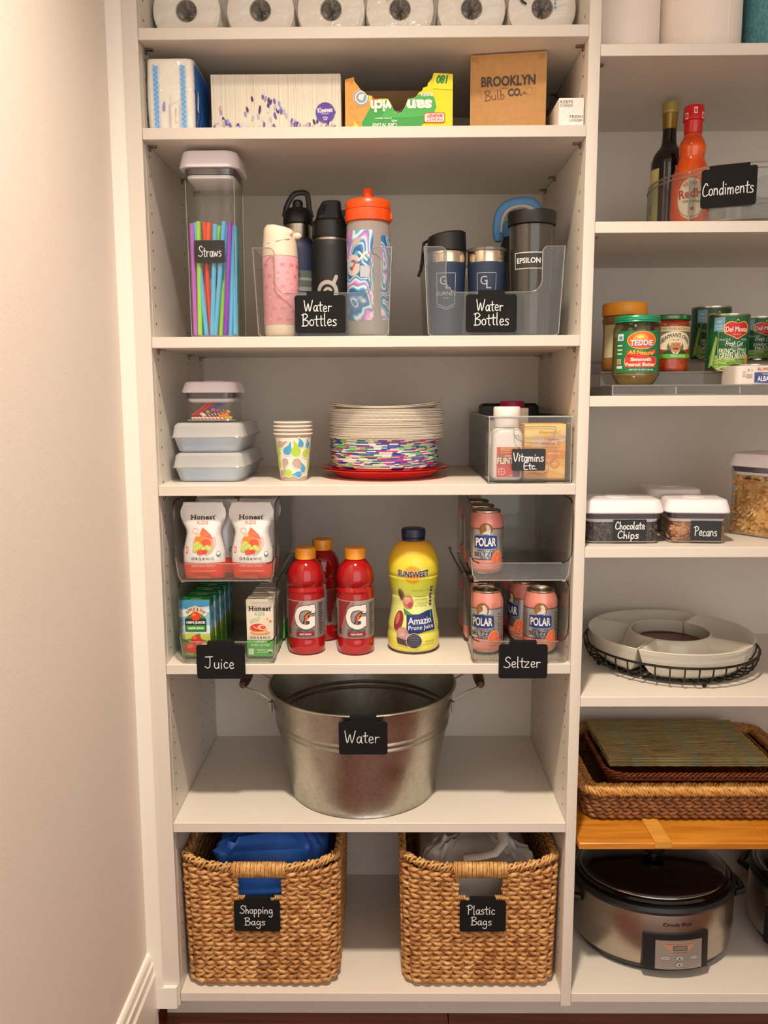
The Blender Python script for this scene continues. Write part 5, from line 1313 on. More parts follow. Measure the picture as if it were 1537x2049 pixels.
# prune juice
t = thing('prune_juice_bottle', 'large yellow-green prune juice bottle with a dark blue cap', 'bottle', (.4685, .104, z5+.0002))
m, tn, p = nt('yellow_sleeve'); N = tn.nodes; tc = N.new('ShaderNodeTexCoord'); sx_ = N.new('ShaderNodeSeparateXYZ'); mr = N.new('ShaderNodeMapRange'); mr.inputs['From Min'].default_value = 0; mr.inputs['From Max'].default_value = .22
r = N.new('ShaderNodeValToRGB'); E_ = r.color_ramp.elements
for k, (pp, hc) in enumerate(((0,'#DCD048'),(.2,'#E2E26A'),(.42,'#E4EA92'),(.6,'#CDD94C'),(.8,'#EAD83A'),(1,'#F2A828'))):
    e = E_[k] if k < 2 else E_.new(pp)
    e.position = pp; e.color = lin(hc)
link(tn, tc.outputs['Object'], sx_.inputs[0]); link(tn, sx_.outputs['Z'], mr.inputs['Value']); link(tn, mr.outputs[0], r.inputs[0]); link(tn, r.outputs[0], p.inputs['Base Color']); p.inputs['Roughness'].default_value = .28; p.inputs['Coat Weight'].default_value = .4; YS = m
pp_ = chain([(.0485,.006),(.0510,.012),(.0515,.030),(.0495,.042),(.0500,.052),(.0455,.075),(.0430,.095),(.0435,.110),(.0425,.113),(.0455,.125),(.0490,.145),(.0500,.150),(.0488,.153),(.0505,.158),(.0505,.170),(.0490,.182),(.0420,.200),(.0330,.212),(.0225,.2185)], 3)
M().lathe(pp_, 56).build('sleeve', YS, t)
M().lathe([(.040,0),(.046,.0015),(.0485,.006)], 48, c1=False).build('base', clear('clear_base', '#B8A890', '#5A4A3A', .1, .1, haze=.4, hazecol='#8A7A5A'), t)
NB = mat('navy_cap', '#161F48', .4, coat=.2, var=.06)
g = M(); secs = [[((r_ + .0003*(i % 2))*cos(2*PI*i/64), (r_ + .0003*(i % 2))*sin(2*PI*i/64), z_) for i in range(64)] for r_, z_ in ((.0215,.2188),(.0225,.2195),(.0225,.224),(.0215,.2248),(.0232,.2256),(.0235,.2375),(.022,.2415),(.018,.2425))]; g.loft(secs); g.build('cap', NB, t)
rzp = prof_r(pp_); d = D()
for k in range(24):
    a = k*PI/12; d.poly([(-3 + 14*cos(a-.13), 160 + 14*sin(a-.13)), (-3 + 18.5*cos(a), 160 + 18.5*sin(a)), (-3 + 14*cos(a+.13), 160 + 14*sin(a+.13))], '#F0A21C', 1)
d.ell(-3, 160, 14.5, 14.5, '#F2A41E', 1, n=30)
d.text('SUNSWEET', -1.5, 160, 62, 13.5, '#F4EEDC', 2, .06, arc=-160); d.text('SUNSWEET', -1.5, 160, 61, 12.5, '#24285A', 3, .03, arc=-160)
d.poly([(-16, 76), (-15, 60), (-15, 44), (0, 41), (24, 46), (46, 47), (46, 60), (46, 86), (30, 86), (10, 80), (-4, 80), (-16, 86)], '#22306E', 2)
d.text('Amazin', 13, 68, 50, 13.5, '#F2F0F4', 3, .01, rot=.03); d.ell(38, 78, 1.6, 7, '#4CA45A', 4, -.1)
d.text('Prune Juice', 15, 54, 52, 11, '#F2F0F4', 3, 0, rot=.05)
for k, (y, s_) in enumerate(((127, 'Natural digestive health'), (115, '5 essential vitamins'), (110, 'and minerals'), (101, '4 grams fiber'), (96, 'per serving'))): d.text(s_, 16 if k % 2 == 0 or k == 1 else 22, y, 40 if k == 0 else 28, 3, '#7A7A3A', 1, 0, shear=.2)
for y in (128, 114, 100): d.rect(38, y-5, 44.5, y+5, '#2A2650', 1); d.rect(39.5, y-1, 43, y+2, '#C8C4D8', 2)
d.ell(-29, 118, 7, 12, '#8A6A4A', 1, .35); d.ell(-31, 116, 4, 9, '#5E4030', 2, .35); d.ell(-13, 104, 12, 13, '#C87A72', 2); d.ell(-15, 107, 8, 8, '#DDA088', 3); d.ell(-9, 98, 6, 6, '#B04A52', 3)
d.ell(-34, 66, 11, 20, '#8A2E38', 1, -.2); d.ell(-36, 70, 5, 12, '#C06A5A', 2, -.2); d.poly([(-24, 92), (-10, 84), (-6, 78), (-20, 80)], '#4C8A4A', 3)
d.ell(-23, 40, 13, 15, '#B88A8E', 3); d.ell(-25, 44, 8, 8, '#CBA39A', 4); d.poly([(-34, 34), (-12, 30), (-10, 18), (-32, 22)], '#4A3A32', 5); d.ell(0, 29, 15, 15, '#D8D4C8', 5, n=28); d.ell(0, 29, 14, 14, '#3A3440', 6, n=28)
for k in range(5): d.line([(-10, 20+4.5*k), (0, 22+4.5*k), (10, 20+4.5*k)], 1, '#6A6474', 7)
d.text('NET 48 FL OZ', 32, 26, 20, 3, '#8A7A2A', 1); d.text('(1.5 QT) 1.42 L', 30, 20, 26, 3.4, '#8A7A2A', 1); d.rect(40, 52, 48, 56, '#A8A03A', 0); [d.rect(51, 50+5*k, 56, 52+5*k, '#8A8A2A', 0) for k in range(9)]
d.build('label', t, cyl_fn(.0505, 0, .0, rz=rzp), eps=.00035, step=3, stepy=4)

# ================================================================== ROW 6 : galvanised tub
z6 = ZL[5]
t = thing('galvanised_tub', 'round galvanised metal tub with two wooden-gripped handles', 'tub', (.3635, .168, z6))
m, tn, p = nt('galvanised_zinc'); N = tn.nodes; tc = N.new('ShaderNodeTexCoord'); vo = N.new('ShaderNodeTexVoronoi'); vo.inputs['Scale'].default_value = 150; no = N.new('ShaderNodeTexNoise'); no.inputs['Scale'].default_value = 14; no.inputs['Detail'].default_value = 6
mx = N.new('ShaderNodeMix'); mx.data_type = 'RGBA'; mx.inputs['Factor'].default_value = .55; r = N.new('ShaderNodeValToRGB'); r.color_ramp.elements[0].color = lin('#9C9A92'); r.color_ramp.elements[1].color = lin('#CFCBBE'); r.color_ramp.elements[0].position = .3; r.color_ramp.elements[1].position = .7
r2 = N.new('ShaderNodeValToRGB'); r2.color_ramp.elements[0].color = lin('#A8A69C'); r2.color_ramp.elements[1].color = lin('#C6C3B8')
link(tn, tc.outputs['Object'], vo.inputs[0]); link(tn, tc.outputs['Object'], no.inputs[0]); link(tn, no.outputs['Fac'], r.inputs[0]); link(tn, vo.outputs['Color'], r2.inputs[0]); link(tn, r.outputs[0], mx.inputs['A']); link(tn, r2.outputs[0], mx.inputs['B']); link(tn, mx.outputs['Result'], p.inputs['Base Color'])
p.inputs['Metallic'].default_value = 1; mr = N.new('ShaderNodeMapRange'); mr.inputs['To Min'].default_value = .24; mr.inputs['To Max'].default_value = .42; link(tn, no.outputs['Fac'], mr.inputs['Value']); link(tn, mr.outputs[0], p.inputs['Roughness'])
b_ = N.new('ShaderNodeBump'); b_.inputs['Strength'].default_value = .12; b_.inputs['Distance'].default_value = .001; link(tn, vo.outputs['Distance'], b_.inputs['Height']); link(tn, b_.outputs['Normal'], p.inputs['Normal']); ZN = m
def rt(z): return .1515 + (.193-.1515)*z/.226
def rib(z0): return [(rt(z0-.004), z0-.004), (rt(z0)+.0022, z0-.0012), (rt(z0)+.0022, z0+.0012), (rt(z0+.004), z0+.004)]
outp = [(.147,.003),(.1525,.0005),(.1545,.002),(.1535,.005),(rt(.008),.008),(rt(.06),.06),(rt(.12),.12)] + rib(.148) + rib(.160) + [(rt(.19),.19),(rt(.224),.224)]
inp = [(r_-.0016, z_) for r_, z_ in reversed(outp[4:])]
M().lathe(outp + inp + [(.001, .0072)], 96, c0=True, c1=True).build('tub_wall', ZN, t)
g = M(); g.tube([((rt(.226)+.0008)*cos(2*PI*i/96), (rt(.226)+.0008)*sin(2*PI*i/96), .226) for i in range(96)], .0026, 8, closed=True); g.build('rolled_rim', mat('zinc_rim', '#C9C5B8', .25, metal=1, var=.06), t)
WG = mat('dark_wood_grip', '#4A2414', .4, coat=.3, bump=.1, bscale=60, stretch=(1,.1,1), var=.2)
for s_ in (-1, 1):
    for y in (-.052, .052):
        g = M()
        g.tube([(s_*.183, y, .196), (s_*.188, y, .206), (s_*.215, y*.98, .222), (s_*.238, y*.95, .231), (s_*.243, y*.85, .233), (s_*.243, y*.6, .233)], .0018, 6)
        g.box(s_*.186-.003, s_*.186+.003, y-.008, y+.008, .178, .202)
        g.build('bail_wire', mat('wire_steel', '#A8A49C', .3, metal=1, var=.05), t)
    g = M(); b0 = 0
    g.lathe([(.006,-.044),(.0085,-.04),(.0105,-.02),(.0112,0),(.0105,.02),(.0085,.04),(.006,.044)], 20); g.xf(0, Matrix.Translation((s_*.243, 0, .233)) @ Matrix.Rotation(PI/2, 4, 'X')); g.build('grip', WG, t)
yf = .168 - .1885
sign('clip_sign', [('Water', -2, 36, 64, 24)], (.3715, yf - .0095, z6 + .1540), "black sign reading 'Water' clipped to the metal tub", tabh=7.5, tabw=50, tilt=.06, hook=.011)

# ================================================================== ROW 7 : seagrass baskets
z7 = ZL[6]
m, tn, p = nt('seagrass'); N = tn.nodes; tc = N.new('ShaderNodeTexCoord'); no = N.new('ShaderNodeTexNoise'); no.inputs['Scale'].default_value = 55; no.inputs['Detail'].default_value = 4
r = N.new('ShaderNodeValToRGB'); E_ = r.color_ramp.elements
for k, (pp, hc) in enumerate(((.25,'#8A5A30'),(.42,'#B9814A'),(.58,'#CE9C60'),(.8,'#E6C084'))):
    e = E_[k] if k < 2 else E_.new(pp)
    e.position = pp; e.color = lin(hc)
link(tn, tc.outputs['Object'], no.inputs[0]); link(tn, no.outputs['Fac'], r.inputs[0]); link(tn, r.outputs[0], p.inputs['Base Color']); p.inputs['Roughness'].default_value = .5
n3 = N.new('ShaderNodeTexNoise'); n3.inputs['Scale'].default_value = 400; b_ = N.new('ShaderNodeBump'); b_.inputs['Strength'].default_value = .4; b_.inputs['Distance'].default_value = .001; link(tn, tc.outputs['Object'], n3.inputs[0]); link(tn, n3.outputs['Fac'], b_.inputs['Height']); link(tn, b_.outputs['Normal'], p.inputs['Normal']); SG = m
STK = mat('pale_stake', '#C8A878', .6, var=.15)
def perimeter(hx, hy, r):
    """arclength-parametrised rounded rectangle starting at front centre (0,-hy), going to +x; returns f(s in 0..1) -> (x, y, nx, ny), total"""
    P = [(0, -hy)] + [(p[0], p[1]) for p in rrect(hx, hy, r, 8)]
    pts = [(0.0, -hy)]
    q = [(p[0], p[1]) for p in rrect(hx, hy, r, 8)]
    pts += q; pts.append((0.0, -hy))
    L = [0]
    for a, b in zip(pts[:-1], pts[1:]): L.append(L[-1] + math.hypot(b[0]-a[0], b[1]-a[1]))
    T = L[-1]
    def f(s):
        s = (s % 1.0)*T
        lo, hi = 0, len(L)-1
        while hi - lo > 1:
            md = (lo+hi)//2
            if L[md] <= s: lo = md
            else: hi = md
        a, b = pts[lo], pts[hi]; k = (s - L[lo])/max(L[hi]-L[lo], 1e-9)
        dx, dy = b[0]-a[0], b[1]-a[1]; l = math.hypot(dx, dy) or 1
        return a[0]+dx*k, a[1]+dy*k, dy/l, -dx/l
    return f, T
def basket(label, loc, hx, hy, h, hole=None, rz=0, seed=1, mtl=None, rows=24, nst=54, z0=.0095, handle=True, taper=.006, rad=.0040, sag=.006):
    t = thing('seagrass_basket', label, 'basket', loc, rz)
    mtl = mtl or SG; rr = random.Random(seed)
    def at(s, z):
        k = z/h; f, T = at.c.setdefault(round(k, 2), perimeter(hx - taper*(1-k) , hy - taper*(1-k), .034))
        return f(s)
    at.c = {}
    g = M(); N_ = nst*8
    T = 4*(hx+hy)
    sag_ = lambda x, y, z: .030*((abs(x)/hx)*(abs(y)/hy))**5*(z/h)**4 - .004*(z/h)**4*max(0, 1-(x/(hx*.7))**2)*(abs(y) > hy*.8)
    for j in range(rows):
        z = z0 + (h-.018-z0)*(j+.5)/rows
        rg = [(0.0, 1.0, True)]
        if hole and hole[2] < z < hole[3]:
            rg = [(hole[1]/T, 1 + hole[0]/T, False)]
        ph = rr.uniform(-.35, .35)
        for strand in (0, PI):
            for s0_, s1_, closed in rg:
                n = int(N_*(s1_-s0_)); pts = []; rad_ = []
                for i in range(n if closed else n+1):
                    s = s0_ + (s1_-s0_)*i/n
                    x, y, nx, ny = at(s + (.5 if closed else 0), z)
                    w = 2*PI*s*nst/2 + ph + strand
                    off = .0042*cos(w); dz = (.0026 if j % 2 else -.0026)*sin(w) + rr.uniform(-.0012, .0012)
                    pts.append((x + nx*(off-.003), y + ny*(off-.003), z + dz + .0012*sin(2*PI*s*5+j) + sag_(x, y, z)))
                    rad_.append(rad*(.78 + .42*max(0, cos(w)) + rr.uniform(-.06, .06)))
                g.tube(pts, rad_, 5, closed=closed)
    w_ = g.build('weave', mtl, t, smooth=80); w_['kind'] = 'stuff'
    g = M()
    for i in range(nst):
        s = (i+.5)/nst
        if hole and (hole[0]/T < s or s > 1+hole[0]/T) and (s < hole[1]/T or s - 1 > hole[0]/T) and (min(s, 1-s)*T < hole[1]*.93):
            zz = (.006, hole[2])
        else: zz = (.006, h-.012)
        g.tube([(lambda q: (q[0]-q[2]*.003, q[1]-q[3]*.003, z))(at(s, z)) for z in (zz[0], (zz[0]+zz[1])/2, zz[1])], .0017, 5)
    g.build('stakes', STK, t)['kind'] = 'stuff'
    # plaited rim: three intertwined willow strands
    g = M(); n = 330
    for k in range(4):
        pts = []
        for i in range(n):
            s = i/n; x, y, nx, ny = at(s, h); w = 2*PI*s*44 + k*PI/2
            pts.append((x + nx*(.0055*cos(w)-.003), y + ny*(.0055*cos(w)-.003), h - .008 + .0062*sin(w*1.0) + .003*sin(w*2+k) + sag_(x, y, h)))
        g.tube(pts, .0026, 5, closed=True)
    g.build('braided_rim', WL, t, smooth=80)
    M().loft([rrect(hx-taper-.008, hy-taper-.008, .028, 5, .0005), rrect(hx-taper-.007, hy-taper-.007, .028, 5, .006)]).build('base', mtl, t)
    if handle:
        g = M(); xa = .052; n = 26; turns = 40; pts = []
        for i in range(turns*10+1):
            u = i/(turns*10); a = 2*PI*turns*u; x = -xa + 2*xa*u
            pts.append((x + .0008*sin(a*.37), -hy + .003 - .0105*cos(a), h - .0165 + .0150*sin(a)))
        g.tube(pts, .0017, 5); g.build('handle_wrap', WL, t, smooth=80)
        g = M(); zz = hole[2] + .002
        g.tube([(hole[0]*.7, -hy-.001, zz), (hole[1]*.7, -hy-.001, zz)], .0008, 5)
        g.build('hole_wire', mat('wire_steel', '#A8A49C', .3, metal=1, var=.05), t)
        g = M()
        for s_ in (-1, 1):
            pts = []
            for i in range(51):
                u = i/50; a = 2*PI*5*u; pts.append((s_*(.046 - .018*u), -hy + .0005 - .0035*cos(a), zz + .0035*sin(a)))
            g.tube(pts, .0017, 5)
        g.build('hole_binding', WL, t, smooth=80)
    return t
WL = mat('willow', '#B9854A', .45, bump=.2, bscale=200, hex2='#D8AC6C', vscale=70)
hl = (-.046, .046, .1960, .2425)
basket('seagrass basket holding the blue cloth bag', (.1625, .1705, z7+.0005), .1555, .158, .272, hl, 0, 3)
basket('seagrass basket holding crumpled white plastic bags', (.5985, .1705, z7+.0005), .1555, .158, .272, hl, 0, 8)
sign('clip_sign', [('Shopping', -2, 47.5, 64, 17), ('Bags', -5, 22, 40, 16)], (.1575, .0045, z7+.1310), "black sign reading 'Shopping Bags' on a seagrass basket", tabh=3, tabw=52, rotz=-.01, hook=.008)
sign('clip_sign', [('Plastic', -4, 47, 55, 19), ('Bags', -3, 23, 40, 17)], (.6030, .0045, z7+.1310), "black sign reading 'Plastic Bags' on a seagrass basket", tabh=3, tabw=52, hook=.008)
def crumple(name, mt, hx, hy, z0, z1, seed, amp=.012, n=44, parent=None, loc=(0,0,0), fold=9):
    from mathutils import noise
    g = M(); nz = 16; secs = []
    off = Vector((seed*7.3, seed*3.1, seed))
    for j in range(nz + 10):
        s_ = []
        if j < nz: q = j/(nz-1); sc = 1 - .12*q*q; z = z0 + (z1-z0)*q*.8
        else: q = (j-nz+1)/10; sc = .88*cos(q*PI/2*.985); z = z0 + (z1-z0)*(.8 + .2*sin(q*PI/2))
        for i in range(n*2):
            x, y, _ = rrect(hx*sc, hy*sc, min(hx, hy)*sc*.45, n//2)[i]
            v = Vector((x, y, z))
            f_ = noise.noise(v*fold*2.2 + off) + .6*abs(noise.noise(v*fold*6 + off)) + .3*noise.noise(v*fold*14)
            s_.append((x*(1 + f_*amp/hx*1.4), y*(1 + f_*amp/hy*1.4), z + f_*amp*1.6*(q if j < nz else 1)))
        secs.append(s_)
    g.loft(secs)
    return g.build(name, mt, parent, loc, smooth=50)
BLB = mat('blue_bag_cloth', '#4484EA', .45, coat=.1, bump=.15, bscale=90, hex2='#2A5FBE', vscale=8)
t = thing('blue_cloth_bag', 'crumpled bright blue cloth bag filling a seagrass basket', 'bag', (.168, .175, z7+.0062))
crumple('cloth', BLB, .124, .120, 0, .296, 1, .020, parent=t, fold=6)
g = M(); g.loft([[(.055 + .02*i/6 + q*.014, -.122 - .006*sin(i*1.3), .215 + .072*q + .008*sin(i)) for i in range(7)] for q in (0, .25, .5, .75, 1)], c0=False, c1=False) if False else None
PBM = mat('white_film_bags', '#A8A49C', .35, coat=.2, bump=.5, bscale=40, hex2='#C2BEB6', vscale=10)
t = thing('plastic_bags', 'crumpled white plastic shopping bags in a seagrass basket', 'bag', (.600, .175, z7+.0062))
crumple('film', PBM, .126, .120, 0, .262, 4, .013, parent=t, fold=12)
g = M(); g.tube([(x, y, z) for x, y, z in [(-.03,-.128,.256),(.0,-.134,.262),(.03,-.132,.268),(.048,-.12,.282),(.05,-.09,.296),(.03,-.07,.302),(.0,-.065,.298)]], .007, 8, flat=1.8); g.build('bag_handle', PBM, t, smooth=70)

# ================================================================== RIGHT UNIT
za, zb_, zc_, zd, ze, zg = ZR[0], ZR[1], ZR[2], ZR[3], ZR[4], ZR[5]
# paper towel rolls and teal box
TW = mat('paper_towel', '#F4E8DC', .9, bump=.5, bscale=260, stretch=(1,1,.25), var=.02)
for x, y, r_, lab in ((.8490, .125, .0645, 'paper towel roll standing on the top right shelf next to the divider'), (.9905, .140, .0755, 'fatter paper towel roll on the top right shelf beside the teal canister')):
    t = thing('paper_towel_roll', lab, 'paper towels', (x, y, za+.0003), 0, 'paper towel rolls')
    g = M(); g.lathe([(.021,0),(r_-.001,0),(r_,.002),(r_,.262),(r_-.001,.264),(.021,.264)], 56, c0=False, c1=False); g.build('paper', TW, t)
    g = M(); g.lathe([(.021,.0005),(.021,.2635),(.0195,.2635),(.0195,.0005),(.021,.0005)], 24, c0=False, c1=False); g.build('core', CORE, t)
    g = M(); g.loft([[(r_*cos(a)*k, r_*sin(a)*k, z) for k, a in ((1.001, -1.2), (1.012, -1.15), (1.008, -1.15), (1.0, -1.2))] for z in (.001, .263)]); g.build('loose_edge', TW, t)
t = thing('teal_canister', 'teal speckled canister at the right end of the top right shelf', 'canister', (1.128, .13, za+.0003))
M().lathe([(.054,0),(.056,.002),(.056,.22),(.054,.222)], 48).build('body', mat('teal_speckle', '#3E7C86', .5, hex2='#5A98A0', vscale=160, bump=.1), t)
M().lathe([(.057,.222),(.0575,.224),(.0575,.24),(.055,.243)], 48).build('lid', LID, t)

# condiment turntable
tc_ = (1.090, .180)
t = thing('turntable_bin', 'clear round turntable bin with tall rim holding sauce bottles', 'turntable', (tc_[0], tc_[1], zb_))
g = M(); R_ = .160
g.lathe([(.11,.0005),(.12,.0008),(.12,.006),(R_-.004,.008),(R_,.012),(R_,.103)], 72, c0=False, c1=False); g.lathe([(R_-.002,.103),(R_-.002,.012),(R_-.006,.010),(.0001,.010)], 72, c0=False, c1=False); g.build('body', CLEAR, t)
g = M()
for z_, r_ in ((.103, R_-.001), (.094, R_+.0005), (.010, R_)): g.tube([(r_*cos(2*PI*i/72), r_*sin(2*PI*i/72), z_) for i in range(72)], .0013, 6, closed=True)
g.build('rim', CLEAR_RIM, t)
for a in (-200, -140, -80, -20, 40):
    a_ = math.radians(a); g = M(); g.box(-.001, .001, .03, R_-.002, .011, .095); g.xf(0, Matrix.Rotation(a_ - PI/2, 4, 'Z')); dv = g.build('divider', CLEAR, t, smooth=0)
    g = M(); g.tube([((R_-.001)*cos(a_), (R_-.001)*sin(a_), .012), ((R_-.001)*cos(a_), (R_-.001)*sin(a_), .095), ((R_-.04)*cos(a_), (R_-.04)*sin(a_), .095)], .0014, 6); g.build('divider_edge', CLEAR_RIM, dv)
t = thing('vinegar_bottle', 'dark vinegar bottle with a dull gold neck, left in the turntable bin', 'bottle', (.9680, .203, zb_+.0105))
DG = mat('dark_glass', '#14160F', .08, coat=.5, var=.2)
M().lathe(chain([(.030,0),(.0325,.004),(.0325,.05),(.0325,.13),(.0315,.142),(.026,.156),(.0165,.168),(.0135,.18),(.0128,.205)], 3), 44).build('glass', DG, t)
GO = mat('dull_gold_foil', '#9C8234', .35, metal=.6, var=.1); GOC = mat('pale_gold_cap', '#B8A860', .4, metal=.3, var=.08)
M().lathe([(.0132,.200),(.0137,.201),(.0145,.228),(.0148,.2285)], 32).build('neck_foil', GO, t); M().lathe([(.0155,.2288),(.016,.230),(.0157,.234),(.0155,.247),(.0140,.249)], 32).build('cap', GOC, t)
d = D(); d.rect(-58, 6, -27, 124, '#D8C878', 0); d.rect(-56, 10, -30, 120, '#E4D894', 1); d.rect(3, 6, 40, 126, '#D6C98A', 0); d.rect(5, 8, 38, 124, '#E2D69C', 1); d.rect(5, 108, 38, 112, '#7A6A2A', 2); d.rect(-50, 40, -44, 60, '#8A5A2A', 2)
d.build('label', t, cyl_fn(.0328, 0), step=3)
t = thing('hot_sauce_bottle', 'orange-red hot sauce bottle with a bright red sealed cap', 'bottle', (.9865, .126, zb_+.0105), -.16)
HS = mat('orange_sauce', '#EA5E12', .12, coat=.5, hex2='#CC440C', vscale=30)
hp_ = chain([(.032,0),(.0345,.005),(.0345,.085),(.0320,.098),(.0270,.112),(.0235,.122),(.0225,.128),(.0240,.138),(.0240,.146),(.0205,.156),(.0160,.164),(.0150,.168)], 3)
M().lathe(hp_, 44).build('glass', HS, t)
RC = mat('red_shrink_cap', '#CF1418', .3, coat=.3, var=.08)
M().lathe([(.0153,.1685),(.0162,.170),(.0165,.190),(.0190,.1915),(.0190,.197),(.0182,.200),(.0180,.214),(.0165,.217)], 36).build('cap', RC, t)
d = D(); d.rect(-46, 8, 46, 86, '#E4562A', 0); d.ell(-4, 48, 25, 37, '#F4D2B0', 1, n=30); d.ell(-4, 48, 23, 35, '#F2E4CE', 2, n=30); d.text("FRANK'S", -2, 76, 32, 7, '#B0503A', 3, .01, arc=26); d.text('RedHot', 4, 58, 62, 17, '#F2E4CE', 4, .1, rot=.08); d.text('RedHot', 4, 58, 61, 16, '#C42A22', 5, .03, rot=.08)
d.text('ORIGINAL', -2, 43, 34, 4.5, '#3A6A4A', 3, .02); d.ring(-4, 38, 22, 1.5, '#A8A874', 3, 190, 350); d.ell(-2, 30, 3.5, 3.5, '#A85A2A', 3, n=10); d.text('12 FL OZ', 26, 18, 14, 3, '#7A3A2A', 1)
d.build('label', t, cyl_fn(.0348, 0), eps=.0002, step=3)
d = D()
for a in (-16, 0, 15): d.rect(a-3, 192+.2-196+ (8 if a == 0 else 0) + 196 - 0, a+3, 203 + (8 if a == 0 else 0), '#F0D8D4', 0); d.rect(a-2, 194 + (8 if a == 0 else 0), a+2, 201 + (8 if a == 0 else 0), '#D8282A', 1)
d.build('cap_print', t, cyl_fn(.0190, 0, rz=lambda z: .0192), step=2)
sign('clip_sign', [('Condiments', -1, 32, 82, 22)], (tc_[0] - .0705, tc_[1] - .1505, zb_+.030), "black sign reading 'Condiments' clipped to the clear turntable bin", tabh=4, tabw=66, rotz=-.40, hook=.006)

# cans and jars on a stepped clear riser
t = thing('stepped_riser', 'clear three-step riser under the jars and green bean cans', 'riser', (.826, .02, zc_))
g = M(); Wr = .70
ST_ = ((.0, .088, .0185), (.088, .172, .044), (.172, .262, .068))
for k, (y0, y1, z_) in enumerate(ST_):
    g.box(0, Wr, y0, y1, z_-.002, z_)
    g.box(0, Wr, y0, y0+.002, .0005 if k == 0 else ST_[k-1][2]-.002, z_)
for x in (0, Wr-.002): g.box(x, x+.002, 0, .262, .0005, .0165)
g.build('steps', CLEAR, t, smooth=0)
g = M()
for k, (y0, y1, z_) in enumerate(ST_): g.tube([(0, y0, z_), (Wr, y0, z_)], .0013, 6); g.tube([(0, y0, z_), (0, y1, z_)], .0011, 6)
g.tube([(0, 0, .0015), (Wr, 0, .0015)], .0014, 6); g.tube([(.0, 0, .001), (0, 0, .018)], .0013, 6)
for x in (.115, .23, .345): g.box(x-.0012, x+.0012, .001, .08, .002, .016)
g.build('edges', CLEAR_RIM, t, smooth=0)
def jar(name, label, loc, prof, body_mat, lid_prof, lid_mat, cat='jar', rz=0, n=48, flut=0):
    t = thing(name, label, cat, loc, rz)
    M().lathe(chain(prof, 3), n).build('jar_body', body_mat, t)
    g = M(); secs = [[((r_ + flut*(i % 2))*cos(2*PI*i/96), (r_ + flut*(i % 2))*sin(2*PI*i/96), z_) for i in range(96)] for r_, z_ in lid_prof]; g.loft(secs); g.build('lid', lid_mat, t)
    return t
t = jar('peanut_butter_jar', 'peanut butter jar with a bright orange lid, behind the green-lidded one', (.8790, .150, zc_+.0443), [(.034,0),(.040,.006),(.0415,.02),(.0395,.03),(.0395,.085),(.0415,.095),(.041,.103),(.039,.107)],
        mat('peanut_butter', '#9A6A2C', .3, coat=.4, var=.15, vscale=30), [(.041,.1075),(.0418,.109),(.0418,.1285),(.040,.1315)], mat('orange_jar_lid', '#FFA224', .4, coat=.1, var=.03), flut=.0005)
d = D(); d.rect(-55, 28, 55, 90, '#E0D2A4', 0); d.ell(6, 30, 30, 26, '#EE7A22', 1, n=30); d.rect(-55, 20, 55, 28, '#9A6A2C', 2); d.text('SKIPPY', -2, 62, 50, 13, '#2A3A2A', 3, .05, rot=.3); d.line([(-22, 52), (-14, 64), (-18, 70)], 1, '#5A6A3A', 3)
d.it = [q for q in d.it if q[1] != '#9A6A2C']; d.build('label', t, cyl_fn(.0397, 0), step=3)
GLJ = clear('jar_glass', '#D9DCC8', '#7A8468', .05, .06)
t = thing('peanut_butter_jar', 'peanut butter jar with ribbed green lid and green label, foremost on the riser', 'jar', (.8795, .066, zc_+.0188), -.16)
M().lathe(chain([(.028,0),(.033,.004),(.0415,.018),(.0422,.024),(.0422,.096),(.0400,.106),(.0385,.112)], 3), 48).build('glass', GLJ, t)
M().lathe(chain([(.026,.002),(.032,.006),(.0400,.018),(.0407,.024),(.0407,.088),(.0300,.0885)], 2), 40).build('contents', mat('peanut_spread', '#C89A52', .5, var=.12, vscale=40), t)
GLID = mat('green_metal_lid', '#159468', .35, metal=.2, coat=.3, var=.05)
M().lathe([(.0405,.1125),(.0415,.1135),(.0405,.1155),(.0412,.117),(.0405,.119),(.0412,.1215),(.0400,.1245),(.036,.1255)], 48).build('lid', GLID, t)
d = D(); d.rect(-46, 23, 46, 97, '#1F7A4A', 0, r=3)
d.ell(5, 80, 27, 16, '#F0C23C', 1, n=30); d.ell(5, 80, 25.5, 14.8, '#E86A24', 2, n=30); d.ell(2, 83, 13, 9, '#F2A23C', 3); d.ell(1, 86, 6, 3, '#F6D884', 4); d.text('TEDDIE', 4, 75, 41, 11, '#8A3A8A', 5, .07); d.text('TEDDIE', 4, 75.5, 40, 10, '#F6E2EA', 6, .03)
d.poly([(-22, 62), (10, 58), (31, 65), (32, 57), (10, 50), (-22, 54), (-26, 48), (-20, 46)], '#D8402E', 3); d.text('All Natural', 4, 58.5, 46, 7.5, '#F2C84A', 7, .02, shear=.15, wave=-1)
d.rect(-25.5, 36, 34, 52.5-3, '#F2D8A0', 3, r=2); d.rect(-25, 27+5, 33.5, 51, '#DDB068', 2, r=2); d.rect(-24.5, 32.5, 33, 50.5, '#D63A2C', 4, r=2); d.text('Smooth', 4, 46.2, 37, 6.5, '#F8E8D4', 5, .04); d.text('Peanut Butter', 4, 37.3, 54, 6.5, '#F8E8D4', 5, .03)
d.text('NET WT 16 OZ (1 LB) 454g', 6, 27.5, 45, 3.6, '#E6F0E2', 2, .02); d.rect(-42, 80, -29, 92, '#E2EAE8', 1); d.rect(-38, 82, -31, 88, '#6A9AB0', 2); [d.rect(-42, y, -31, y+3, '#D8E2B0', 1) for y in (70, 62, 55)]; d.rect(-42, 38, -33, 47, '#E8D8C8', 1); d.rect(-41, 39, -34, 46, '#D87A3A', 2); d.rect(-43, 30, -30, 35, '#DCE6DC', 1)
d.build('label', t, cyl_fn(.0424, 0), eps=.0002, step=3)
